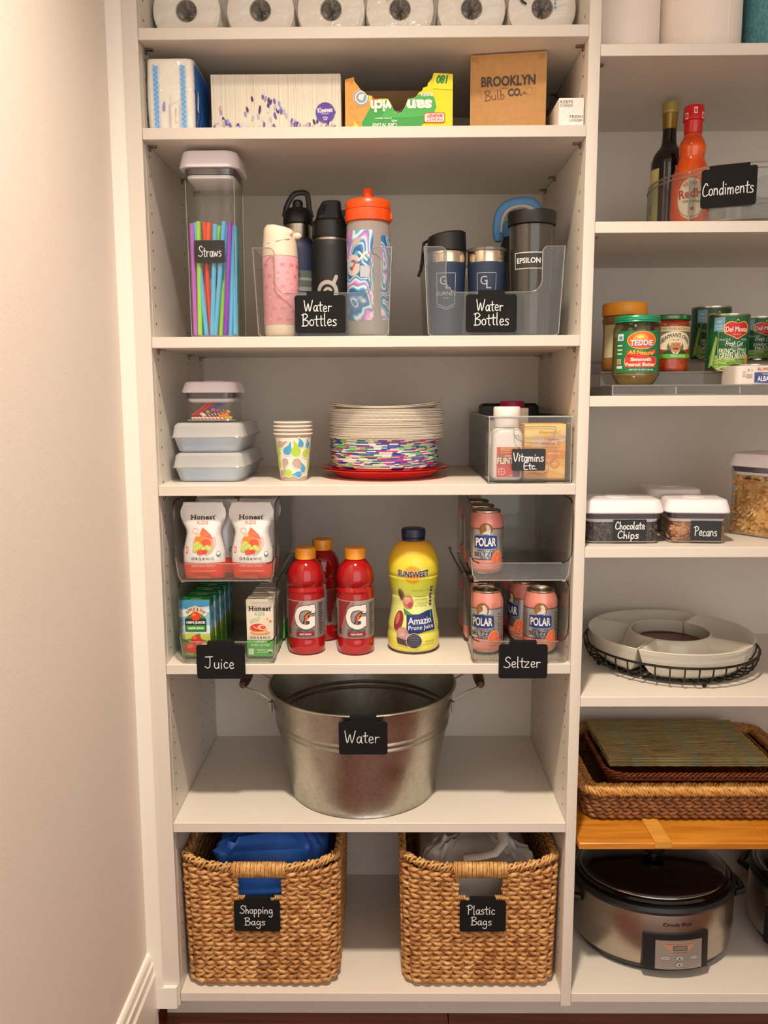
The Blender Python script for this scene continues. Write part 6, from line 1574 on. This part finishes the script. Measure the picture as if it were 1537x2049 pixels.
t = jar('salsa_jar', 'salsa jar with a thin dark green lid and hat emblem, middle of the riser', (.9665, .146, zc_+.0443), [(.033,0),(.0365,.005),(.0372,.02),(.0372,.085),(.0355,.094),(.0345,.097)],
        mat('red_salsa', '#8E2A14', .2, coat=.5, hex2='#B8481E', vscale=70, bump=.2), [(.0372,.0975),(.0385,.0985),(.0385,.1065),(.0375,.1075),(.034,.1080)], mat('dark_green_lid', '#1E6A32', .35, metal=.2, coat=.3, var=.1))
d = D(); d.rect(-42, 30, 42, 84, '#7A7446', 0); d.rect(-42, 76, 42, 85.5, '#E2D2A6', 1); d.text('100% Profits to Charity', 0, 80.5, 56, 5.5, '#A8823A', 2, .01)
d.ell(0, 54, 35, 22, '#F0E2C4', 2, n=36); d.rect(-42, 30, 42, 42, '#7A7446', 3); d.ell(0, 46, 16, 16, '#7A7446', 3)
d.ell(0, 56, 13.5, 12, '#E4D2AC', 3); d.ell(0, 47, 9.5, 13, '#C98A5A', 4); d.rect(-11, 55, 11, 58.5, '#EFE0BE', 5); d.ell(0, 43.5, 5.5, 1.6, '#5A3A22', 6, n=12); d.ell(-3.6, 50.5, 1.2, .8, '#4A2E1E', 6, n=8); d.ell(3.6, 50.5, 1.2, .8, '#4A2E1E', 6, n=8); d.poly([(-1, 50), (1, 50), (1.8, 46), (-1.8, 46)], '#B87648', 5); d.poly([(-18, 36), (-8, 40), (0, 34), (8, 40), (18, 36), (18, 30), (-18, 30)], '#F0E8DC', 5); d.poly([(-24, 36), (-10, 42), (-4, 34), (-20, 30)], '#2E3A2A', 6); d.poly([(24, 36), (10, 42), (4, 34), (20, 30)], '#2E3A2A', 6)
d.text("NEWMAN'S OWN", 0, 69.5, 66, 7.5, '#2A2A22', 6, .008, arc=34); d.ell(-27, 38, 6, 5, '#C8281E', 5); d.ell(27, 38, 6, 5, '#C8281E', 5); d.ell(-34, 39, 5, 4, '#4A8A3A', 5)
d.rect(-42, 26, 42, 34, '#5CB82E', 6); d.text('MILD SALSA', 6, 30, 28, 4, '#F2F6E8', 7, .01)
d.build('label', t, cyl_fn(.0374, 0), eps=.0002, step=3)
d = D(); d.text('CHUNKY', -6, 102.5, 22, 4, '#C8D8B8', 0, .02); d.rect(12, 99.5, 20, 106, '#2EB44A', 0); d.build('lid_print', t, cyl_fn(.0386, 0), step=3)
GCAN = mat('green_can_label', '#0F5A30', .35, coat=.3, var=.06)
def beancan(full=True):
    t = thing('green_bean_can', '', 'can')
    M().lathe([(.037,0),(.0388,.0008),(.0388,.003),(.0378,.004),(.0378,.103),(.0388,.104),(.0388,.1065),(.037,.1070),(.036,.1045),(.0001,.1045)], 48).build('tin', CAN_E, t)
    M().lathe([(.0380,.0045),(.0382,.005),(.0382,.1020),(.0380,.1025)], 48, c0=False, c1=False).build('label_band', GCAN, t)
    d = D()
    d.rect(-36, 5, 45, 30, '#7FA844', 0)
    rr = random.Random(8)
    for k in range(34):
        x, y, a = rr.uniform(-28, 34), rr.uniform(7, 27), rr.uniform(-.6, .6)
        d.line([(x-11*cos(a), y-8*sin(a)-1), (x, y+1), (x+11*cos(a), y+8*sin(a)-1)], 2.4, ('#A8C86A','#8CB44E','#C2D88C','#6E9A3A')[k % 4], 1 + k % 3, cap=False)
    d.poly([(-39, 5), (-26, 5), (-19, 62), (-23, 66), (-30, 40)], '#7EA650', 4); d.poly([(-34, 8), (-28, 6), (-22, 58), (-25, 50)], '#A9C97C', 5); d.poly([(-39, 5), (-22, 5), (-30, 12)], '#1A3A1E', 5)
    d.rect(-18.5, 24, 36, 74, '#D8E2CE', 4); d.rect(-17.8, 24.7, 36, 73.3, '#0F5A30', 5)
    d.rect(-27, 75, -7.5, 99.5, '#A8CCDC', 4); d.rect(-26.3, 75.7, -8.2, 98.8, '#6FA0B8', 5); d.text('NO', -17, 92, 9, 4, '#C8E0E8', 6); d.text('SEA SALT', -17, 84, 14, 3.6, '#C8E0E8', 6); d.text('ADDED', -17, 79, 12, 3, '#C8E0E8', 6)
    P = smoothline([(-8,78),(-6,86),(2,91),(10,90),(15,88.5),(20,90),(28,91),(35,86),(37,78),(34,70),(27,67),(22,64),(15,60.5),(8,64),(2,67),(-5,70),(-8,78)], 3)[:-1]
    cx_, cy_ = 14.5, 77
    for k_, c_, l_ in ((1.06, '#E8C66A', 6), (.97, '#C8241E', 7)): d.poly([(cx_+(a-cx_)*k_, cy_+(b-cy_)*k_) for a, b in P], c_, l_)
    d.poly([(11, 92.5), (14.5, 97), (18, 92.5), (14.5, 93.5)], '#D8C84A', 7); d.text('Del Monte', 14.5, 77.5, 40, 9.5, '#F4F0E6', 8, .018); d.text('Quality', 15, 68, 15, 4, '#F0B8A0', 8, 0, shear=.3)
    d.text('MADE', -6, 58.5, 18, 4.2, '#D8E4D0', 6, 0, space=1.3); d.text('WITH', 29, 58.5, 13, 4, '#D8E4D0', 6, 0); d.text('Fresh Cut', 11, 51.5, 32, 9, '#E8EEE2', 6, .01, shear=.35); d.text('VEGETABLES', 13, 45, 16, 1.8, '#D8E4D0', 6)
    if full: d.text('FRENCH STYLE', 10, 37.5, 51, 9.5, '#E6EEC4', 6, .02); d.text('GREEN BEANS', 10, 28.3, 50, 9, '#E6EEC4', 6, .02)
    else: d.text('SWEET', 8, 37, 30, 8, '#E6EEC4', 6, .02); d.text('PEAS', 8, 28.3, 24, 8, '#E6EEC4', 6, .02)
    d.ell(37, 20, 5, 12, '#D8A24A', 6)
    d.build('label', t, cyl_fn(.0383, 0), eps=.00018, step=4)
    return t
b0_ = None
for loc, rz, lab in (((1.0695, .122, zc_+.0443), -.34, 'front green bean can with heart-shaped red badge, right of the salsa jar'), ((1.0745, .222, zc_+.0683), -.36, 'taller standing green bean can behind the front green bean can')):
    if b0_ is None: b0_ = o = beancan(); o.location = loc; o.rotation_euler = (0, 0, rz)
    else: o = dup(b0_, loc, rz)
    o['label'] = lab; o['group'] = 'green vegetable cans on the riser'
o = beancan(False); o.location = (1.150, .212, zc_+.0443 + .0035 + 0*.02); o.location = (1.1660, .216, zc_+.0683-.0); o.rotation_euler = (0, 0, -.36); o.scale = (1, 1, .80); o['label'] = 'shorter dark green vegetable can behind and right of the front bean can'; o['group'] = 'green vegetable cans on the riser'
o = dup(b0_, (1.2000, .112, zc_+.0443), -.30, 'green vegetable can cut off by the right edge of the picture', 'green vegetable cans on the riser'); o.scale = (1, 1, .80)
t = thing('tuna_pack', 'paper-banded pack of canned albacore on the front step of the riser', 'canned fish', (1.127, .064, zc_+.0188), -.02)
g = M(); g.loft([rrect(.074, .038, .012, 5, 0), rrect(.076, .040, .012, 5, .001), rrect(.076, .040, .012, 5, .0335), rrect(.073, .037, .012, 5, .0345)]); g.build('sleeve', mat('paper_sleeve', '#E4DCD4', .6, var=.03), t)
for sx_ in (-.036, .038): M().lathe([(.0335,.0345),(.0345,.0350),(.0345,.0375),(.033,.038),(.032,.0362),(.0001,.0362)], 40, cx=sx_).build('tin', CAN_E, t)
d = D(); d.rect(-44, 2, 74, 22, '#3A4A8A', 1); d.poly([(-44, 4), (-10, 2), (-44, 2)], '#C8D0E4', 2); d.text('BUMBLE BEE', -16, 28, 46, 5.6, '#C8583E', 2, .008); d.text('SOLID WHITE', -16, 19.3, 28, 3, '#DDE0EC', 2, .01); d.text('ALBACORE', -17, 10.8, 43, 9.5, '#F2F2F6', 2, .02)
[d.rect(-66, 14+3*k, -59, 14.8+3*k, '#9A948C', 1) for k in range(4)]; d.rect(-58, 12, -48, 19, '#B8AAA0', 1); d.text('5', -55, 26, 3, 4, '#6A6460', 1); d.ring(-49, 26, 2, .4, '#9A948C', 1); d.rect(12, 4, 26, 16, '#7A3A6A', 2)
d.build('print', t, plane_fn(-.0401))

# lidded boxes on the fourth shelf
def bits(name, mt, parent, hx, hy, h, n, size, seed, flat=.6, kind='chunk'):
    """loose fill: a tapering core plus many small lumps against the walls and on top"""
    rr = random.Random(seed); g = M()
    g.loft([rrect(hx-.003-size*.5, hy-.003-size*.5, .01, 4, .003), rrect(hx-.003-size*.5, hy-.003-size*.5, .01, 4, h-size)])
    for i in range(n):
        f = rr.random()
        if f < .55: x, y = rr.uniform(-hx+size, hx-size), -hy + size*.9; z = rr.uniform(size*.6+.003, h)
        elif f < .75: x, y = (-hx + size*.9)*(1 if rr.random() < .5 else -1), rr.uniform(-hy+size, hy-size); z = rr.uniform(size*.6+.003, h)
        else: x, y, z = rr.uniform(-hx+size, hx-size), rr.uniform(-hy+size, hy-size), h - size*.3 + rr.uniform(0, size*.5)
        b0 = len(g.v)
        if kind == 'chip': g.lathe([(size*.75, -size*.5), (size*.7, -size*.2), (size*.35, size*.3), (.0002, size*.8)], 8)
        else: g.sphere((0, 0, 0), size*rr.uniform(.6, 1), 6, sx=1.3, sz=flat)
        R3 = Matrix.Translation((x, y, z)) @ Matrix.Rotation(rr.uniform(0, 6.3), 4, 'X') @ Matrix.Rotation(rr.uniform(0, 6.3), 4, 'Z')
        g.xf(b0, R3)
    o = g.build(name, mt, parent, smooth=60); o['kind'] = 'stuff'; return o
t = pop_container('storage_box', 'shallow clear box of chocolate chips by the divider', (.8605, .087, zd), .0715, .052, .083, .025, over=.0055, flare=.95)
bits('chocolate_chips', mat('dark_chocolate', '#2E2220', .35, coat=.2, hex2='#4A3A3C', vscale=40), t, .066, .048, .040, 520, .0042, 3, kind='chip')
d = D(); d.rect(-19.5, 0, 42.5, 39.5, '#121213', 0, r=1.5); d.hand('Chocolate', 12, 28.5, 54, 14, 1.8); d.hand('Chips', 9, 11, 38, 14, 1.8); d.build('label', t, plane_fn(-.0497, 0, .0065))
t = pop_container('storage_box', 'small clear box of pecans with a white lid', (1.004, .083, zd), .0545, .047, .083, .025, rotz=-.10, over=.0055, flare=.95)
bits('pecans', mat('pecan', '#8A4E26', .45, hex2='#C08A58', vscale=50), t, .050, .043, .040, 380, .0055, 5)
d = D(); d.rect(-13, 0, 43, 36.5, '#151516', 0, r=1); d.hand('Pecans', 14, 17, 41, 17, 1.5); d.build('label', t, plane_fn(-.0450, 0, .0065))
t = pop_container('storage_box', 'clear lidded box standing at the back between chips and pecans', (1.003, .222, zd), .053, .053, .088, .024, over=.0055, flare=.95)
bits('brown_sugar', mat('brown_sugar', '#8A6A5A', .8, hex2='#A08478', vscale=80), t, .049, .049, .04, 60, .004, 6)
t = pop_container('storage_box', 'tall clear canister of oat cereal at the right edge of the shelf', (1.180, .140, zd), .060, .060, .163, .026, rotz=.62, over=.006, flare=.96)
bits('cereal', mat('oat_cereal', '#C08A48', .7, hex2='#E0B878', vscale=60, bump=.3, bscale=120), t, .0570, .0570, .118, 1300, .0072, 7)

# chip and dip set
t = thing('dip_rack', 'round black wire rack carrying four white serving dishes', 'wire rack', (1.014, .2035, ze))
WR = mat('black_wire', '#1C1714', .45, metal=.4, var=.1)
Rr = .1755; g = M()
g.tube([(Rr*cos(2*PI*i/96), Rr*sin(2*PI*i/96), .045) for i in range(96)], .0026, 8, closed=True); g.build('rim_ring', WR, t)
g = M(); g.tube([((Rr-.035)*cos(2*PI*i/72), (Rr-.035)*sin(2*PI*i/72), .008) for i in range(72)], .0022, 6, closed=True); g.tube([((Rr-.09)*cos(2*PI*i/60), (Rr-.09)*sin(2*PI*i/60), .0085) for i in range(60)], .002, 6, closed=True); g.build('lower_ring', WR, t)
w0_ = None
for k in range(40):
    if w0_ is None:
        g = M(); g.tube([(Rr, 0, .045), (Rr-.002, 0, .030), (Rr-.009, 0, .016), (Rr-.02, 0, .0095), (Rr-.05, 0, .0068), (Rr-.09, 0, .0062)], .0016, 6); w0_ = o = g.build('wire', WR, t)
    else: o = w0_.copy(); COL.objects.link(o)
    o.rotation_euler = (0, 0, 2*PI*k/40)
f0 = None
for k in range(4):
    a = -PI/2 + .12 + k*PI/2
    if f0 is None: g = M(); g.sphere((0, 0, 0), .0045, 12); f0 = o = g.build('foot', WR, t)
    else: o = f0.copy(); COL.objects.link(o)
    o.location = ((Rr-.022)*cos(a), (Rr-.022)*sin(a), .0046)
t = thing('wooden_disc', 'reddish-brown round wooden disc seen through the middle of the dip set', 'trivet', (1.014, .2035, ze+.0112))
WDD = mat('red_brown_wood', '#6E2A16', .35, coat=.2, hex2='#4E1C10', vscale=10, stretch=(1,8,1))
M().lathe([(.066,0),(.070,.002),(.072,.034),(.070,.0365),(.066,.0365),(.064,.0345),(.0001,.0345)], 48, c1=False).build('disc', WDD, t); M().lathe([(.0715,.026),(.0728,.028),(.072,.030)], 48, c0=False, c1=False).build('bead', WDD, t)
CER = mat('white_glazed_ceramic', '#D9D5C8', .18, coat=.5, var=.02)
def dish(lab, ang):
    t = thing('serving_dish', lab, 'dish', (1.014, .2035, ze+.0135), ang, 'wedge-shaped white serving dishes'); t['label'] = lab
    h = .057
    def outline(k, z, lo=0.0):
        # ring sector, k shrinks it towards its middle
        Ro, Ri, A = .168 - k, .079 + k*.7 + lo, PI/4 - .006 - k*1.0/.12*.8
        P = []; n = 14
        for i in range(n+1): a = -A + 2*A*i/n; P.append((Ro*cos(a), Ro*sin(a)))
        for i in range(n+1): a = A - 2*A*i/n; P.append((Ri*cos(a), Ri*sin(a)))
        return [(x, y, z) for x, y in P]
    g = M(); g.loft([outline(.032, .0), outline(.026, .0005), outline(.016, .010), outline(.006, .030), outline(.001, h-.004), outline(.0, h-.001), outline(.0015, h), outline(.004, h-.001), outline(.0065, h-.003), outline(.012, h-.013), outline(.020, .026), outline(.030, .014), outline(.038, .011)])
    g.build('dish', CER, t, smooth=50)
    g = M(); q = outline(.030, -.0012); g.tube([(a, b, .0012) for a, b, c in q], .0014, 6, closed=True); g.build('foot_ring', CER, t, smooth=50)
    return t
for k, (lab, a) in enumerate((('front wedge-shaped white dish of the dip set', -PI/2+.10), ('right-hand wedge-shaped white dish of the dip set', .10), ('back wedge-shaped white dish of the dip set', PI/2+.10), ('left-hand wedge-shaped white dish next to the divider', PI+.10))): dish(lab, a)

# bamboo board, seagrass tray, red wicker basket, placemats
zbd = .3965
BAM = mat('bamboo', '#D08A2E', .35, coat=.25, hex2='#B8701E', vscale=6, stretch=(1,12,12), bump=.05)
t = thing('bamboo_board', 'long golden bamboo cutting board laid across the lower right shelf space', 'cutting board', (.786, -.004, zbd))
g = M(); g.box(0, .365, 0, .36, 0, .0135, b=.0015); g.build('plank', BAM, t)
g = M(); g.box(.3655, .77, 0, .36, 0, .0135, b=.0015); g.build('plank', BAM, t)
g = M(); g.box(.146, .178, -.0015, .36, .0137, .0175, b=.0012); g.box(.146, .178, -.0016, -.0002, .004, .0172); g.build('batten', mat('bamboo_light', '#DE9E42', .35, coat=.25, var=.15, vscale=8, stretch=(1,12,1)), t)
g = M(); g.box(.56, .592, -.0015, .36, .0137, .0175, b=.0012); g.build('batten', MATS['bamboo_light'], t)
for y in (.04, .33):
    o = pin0.copy(); COL.objects.link(o); o.parent = RU; o.location = (.7855, y, zbd); o = pin0.copy(); COL.objects.link(o); o.parent = RU; o.location = (1.5560, y, zbd); o.rotation_euler = (0, 0, PI)
ztr = zbd + .0180
t = thing('seagrass_tray', 'low brown seagrass tray with a thick plaited rim on the bamboo board', 'tray', (1.055, .236, ztr))
DSG = mat('dark_seagrass', '#6E4426', .5, bump=.4, bscale=300, hex2='#8E5C34', vscale=50); LSG = mat('golden_seagrass', '#B98442', .45, bump=.4, bscale=300, hex2='#D4A25C', vscale=60)
hxx, hyy, hh = .240, .160, .062
rr = random.Random(77)
fP, TP = perimeter(hxx-.008, hyy-.008, .03)
g = M()
for j in range(7):
    z = .005 + j*.0078; n = 520
    for st in (0, PI):
        pts = []; rd = []
        for i in range(n):
            s = i/n; x, y, nx, ny = fP(s+.5); w = 2*PI*s*40 + st + j*.6; ex = z*.10; sg2 = 1 if j % 2 else -1
            pts.append((x + nx*(.003*cos(w)+ex), y + ny*(.003*cos(w)+ex), z + .0026*sg2*sin(w) + rr.uniform(-.0006, .0006))); rd.append(.0036 + .0012*cos(w) + rr.uniform(-.0004, .0004))
        g.tube(pts, rd, 5, closed=True)
g.build('weave', DSG, t, smooth=80)['kind'] = 'stuff'
g = M(); n = 700   # coiled foot
pts = []
for i in range(1600): s = i/1600; x, y, nx, ny = fP(s+.5); w = 2*PI*s*170; pts.append((x + nx*.0022*cos(w), y + ny*.0022*cos(w), .0034 + .0022*sin(w)))
g.tube(pts, .0017, 4, closed=True); g.build('foot_coil', DSG, t, smooth=80)['kind'] = 'stuff'
M().box(-hxx+.012, hxx-.012, -hyy+.012, hyy-.012, .001, .006).build('base', DSG, t)
fR, TR = perimeter(hxx-.002, hyy-.002, .03)
g = M()
for k in range(7):
    pts = []; rd = []; n = 760
    for i in range(n):
        s = i/n; x, y, nx, ny = fR(s+.5); w = 2*PI*s*36 + k*2*PI/7
        o_ = .013*sin(w); zz = hh + .0065*sin(2*w) + .001*sin(s*900)
        pts.append((x + nx*(o_ - .006), y + ny*(o_ - .006), zz - abs(o_)*.12)); rd.append(.0034 + .0010*sin(w*3 + k))
    g.tube(pts, rd, 5, closed=True)
g.build('braided_rim', LSG, t, smooth=80)['kind'] = 'stuff'
t = thing('wicker_basket', 'flat reddish wicker basket nested inside the seagrass tray', 'basket', (1.06, .246, ztr+.0075))
RW = mat('red_wicker', '#8A3E1C', .4, coat=.3, hex2='#A85A2C', vscale=60)
fI, TI = perimeter(.175, .105, .03)
g = M()
for k in range(3):
    for lv, (zz, grow) in enumerate(((.061, .010), (.052, .007))):
        pts = []
        for i in range(360): s = i/360; x, y, nx, ny = fI(s+.5); w = 2*PI*s*32 + k*2.09 + lv; pts.append((x + nx*(grow + .0035*cos(w)), y + ny*(grow + .0035*cos(w)), zz + .0035*sin(w)))
        g.tube(pts, .0024, 5, closed=True)
g.build('braided_rim', RW, t, smooth=80)
g = M()
for i in range(36):
    s = (i+.5)/36; x, y, nx, ny = fI(s); g.tube([(x*.86, y*.86, .003), (x*.97, y*.97, .025), (x + nx*.006, y + ny*.006, .058)], .0028, 6)
g.build('stakes', RW, t)
g = M()
for j in range(5):
    pts = []
    for i in range(240): s = i/240; x, y, nx, ny = fI(s); w = 2*PI*s*18 + j*PI; pts.append((x*(.88+.02*j) + nx*.002*cos(w), y*(.88+.02*j) + ny*.002*cos(w), .005 + j*.007))
    g.tube(pts, .0026, 5, closed=True)
g.box(-.150, .150, -.082, .082, .001, .004); g.build('weave', RW, t, smooth=80)['kind'] = 'stuff'
# woven placemats resting on the rims
m, tn, p = nt('woven_reed'); N = tn.nodes; tc = N.new('ShaderNodeTexCoord'); mp = N.new('ShaderNodeMapping'); mp.inputs['Scale'].default_value = (8, 120, 8); no = N.new('ShaderNodeTexNoise'); no.inputs['Scale'].default_value = 1.5; no.inputs['Detail'].default_value = 5
r = N.new('ShaderNodeValToRGB'); E_ = r.color_ramp.elements
for k, (pp, hc) in enumerate(((.25,'#5E4C30'),(.45,'#97834F'),(.6,'#AA9A66'),(.78,'#C4B684'))):
    e = E_[k] if k < 2 else E_.new(pp)
    e.position = pp; e.color = lin(hc)
wv = N.new('ShaderNodeTexWave'); wv.inputs['Scale'].default_value = 2.6; wv.inputs['Distortion'].default_value = .6; mx = N.new('ShaderNodeMix'); mx.data_type = 'RGBA'; mx.inputs['B'].default_value = lin('#7E9078'); mm = N.new('ShaderNodeMath'); mm.operation = 'GREATER_THAN'; mm.inputs[1].default_value = .93
m2 = N.new('ShaderNodeMath'); m2.operation = 'MULTIPLY'; m2.inputs[1].default_value = .45
link(tn, tc.outputs['Object'], mp.inputs[0]); link(tn, mp.outputs[0], no.inputs[0]); link(tn, no.outputs['Fac'], r.inputs[0]); link(tn, tc.outputs['Object'], wv.inputs[0]); link(tn, wv.outputs['Fac'], mm.inputs[0]); link(tn, mm.outputs[0], m2.inputs[0]); link(tn, m2.outputs[0], mx.inputs['Factor']); link(tn, r.outputs[0], mx.inputs['A']); link(tn, mx.outputs['Result'], p.inputs['Base Color']); p.inputs['Roughness'].default_value = .7; RD = m
pm = None
g = M(); Lx, Ly, nr = .335, .205, 52
g.box(0, Lx, .002, Ly-.002, .0003, .0012)
rr = random.Random(12)
for j in range(nr):
    y = Ly*(j+.5)/nr; xa, xb2 = rr.uniform(-.002, .001), Lx + rr.uniform(-.001, .002)
    g.tube([(xa + (xb2-xa)*i/24, y, .0016 + .0005*(1 if (i+j) % 2 else -1)) for i in range(25)], .0019, 5, flat=1.0)
labs = ('lowest woven reed placemat lying on the tray rims', 'second woven placemat from the bottom', 'third woven placemat from the bottom', 'fourth woven placemat from the bottom', 'topmost woven reed placemat with faded blue stripes')
for k in range(5):
    if pm is None: pm = o = g.build('placemat', RD, None, smooth=60)
    else: o = pm.copy(); COL.objects.link(o)
    o.location = (.884 + rr.uniform(-.003, .003), .156 + rr.uniform(-.002, .002), zbd + .0935 + k*.0037); o.rotation_euler = (0, 0, -.0 + rr.uniform(-.01, .01))
    tag(o, labs[k], 'placemat', 'stack of woven placemats')

# slow cookers
SS = mat('cooker_steel', '#B8AEA0', .28, metal=1, bump=.04, bscale=60, stretch=(1,1,14), var=.1, vscale=6)
GLZ = mat('black_gloss', '#08080A', .08, coat=.6, var=.2); SMG = mat('dark_glass_lid', '#0E0F12', .06, coat=.7, var=.15)
def cooker(label, loc, a, b, rz, panel=True):
    t = thing('slow_cooker', label, 'slow cooker', loc, rz)
    M().loft([ell(a-.018, b-.018, 72, .0), ell(a-.012, b-.012, 72, .002), ell(a-.004, b-.004, 72, .014), ell(a-.002, b-.002, 72, .022)]).build('base', BLACK, t)
    M().loft([ell(a, b, 96, .022), ell(a+.004, b+.004, 96, .060), ell(a+.004, b+.004, 96, .115), ell(a+.001, b+.001, 96, .135)]).build('steel_body', SS, t)
    M().loft([ell(a+.004, b+.004, 96, .1352), ell(a+.006, b+.006, 96, .142), ell(a+.003, b+.003, 96, .150), ell(a-.006, b-.006, 96, .152)]).build('rim', BLACK, t)
    g = M(); g.loft([ell(a-.004, b-.004, 96, .1522), ell(a-.002, b-.002, 96, .157), ell(a-.006, b-.006, 96, .161), ell(a-.012, b-.012, 96, .162)]); g.build('stoneware_lip', GLZ, t)
    g = M(); g.loft([ell((a-.012)*cos(q), (b-.012)*cos(q), 96, .1622 + .022*sin(q)) for q in [i*PI/20 for i in range(10)]]); g.build('lid', SMG, t)
    g = M(); g.tube([((a-.012)*cos(2*PI*i/96), (b-.012)*sin(2*PI*i/96), .1628) for i in range(96)], .0013, 6, closed=True); g.build('lid_band', mat('polished_band', '#B8B4A8', .15, metal=1, var=.05), t)
    g = M(); g.lathe([(.010,.182),(.010,.196),(.024,.198),(.026,.204),(.022,.208)], 28); g.build('lid_knob', BLACK, t)
    for s_ in (-1, 1):
        g = M(); g.tube([(s_*(a+.0), -.035, .112), (s_*(a+.022), -.028, .114), (s_*(a+.026), 0, .114), (s_*(a+.022), .028, .114), (s_*(a+.0), .035, .112)], .008, 8); g.build('side_handle', BLACK, t)
    if panel:
        def fn(u, v, h, base=.0):
            q = u/a*1.0; r1 = (a+.004)*sin(q); r2 = -(b+.004)*cos(q) - base - h
            return (r1*1.0, r2, v)
        g = M(); n = 12
        def surf(u0, u1, z0, z1, base, bot=0):
            secs = []
            for i in range(n+1):
                u = u0 + (u1-u0)*i/n; q = u/a; x, y = (a+.004)*sin(q), -(b+.004)*cos(q)
                secs.append([(x, y+.006, z0), (x, y-base-bot, z0), (x, y-base, z1), (x, y+.006, z1)])
            return secs
        g.loft(surf(-.068, .066, .0225, .098, .006, .004)); g.build('control_housing', BLACK, t, smooth=30)
        g = M(); g.loft(surf(-.045, .050, .026, .086, .0085, .003)); g.build('control_panel', mat('silver_panel', '#A8A29C', .35, metal=.5, var=.05), t, smooth=30)
        def pf(u, v, h):
            q = u/a; k = (v-.026)/.06; return ((a+.004)*sin(q), -(b+.004)*cos(q) - .0085 - .003*(1-k) - h, v)
        d = D(); d.poly([(-32, 84), (36, 84), (30, 72), (18, 63), (2, 61), (-14, 63), (-26, 72)], '#B0846C', 0); d.rect(-11, 66, 18, 76.5, '#55544C', 1); d.rect(-9, 68, 16, 75, '#77786C', 2)
        d.text('HIGH LOW WARM', 2, 80, 56, 2.4, '#5A4A40', 1, 0); d.text('COOK TIME', 3, 62.5, 26, 2.4, '#4A3A34', 2, 0)
        for x, y, w_, h_ in ((-26, 50, 10, 4.5), (2.5, 50, 8, 5), (32, 50, 8, 4.5), (2.5, 36, 8, 5.5)): d.ell(x, y, w_, h_, '#8E8882', 1); d.ell(x, y, w_-.9, h_-.9, '#B0AAA4', 2)
        d.poly([(0, 48.5), (5, 48.5), (2.5, 52)], '#2A2626', 3); d.poly([(0, 37.5), (5, 37.5), (2.5, 34)], '#2A2626', 3); d.text('START', -26, 50, 9, 2, '#4A4440', 3, 0); d.text('OFF', 32, 50, 6, 2, '#4A4440', 3, 0)
        d.build('panel_print', t, pf, step=6)
        d = D(); d.text('Crock', -12, 116, 34, 7, '#1C1A1A', 0, .02); d.text('Pot', 20, 116, 20, 7, '#1C1A1A', 0, .02); d.rect(6, 115, 9, 116.4, '#1C1A1A', 0); d.build('emblem', t, lambda u, v, h: ((a+.004)*sin(u/a), -(b+.004)*cos(u/a) - h - .0002, v), step=6)
    return t
cooker('large oval steel slow cooker with a control panel, under the bamboo board', (.9960, .190, zg+.0003), .168, .140, .05)
cooker('second steel slow cooker with black lid, cut off by the right edge', (1.364, .178, zg+.0003), .145, .140, -.8, True)
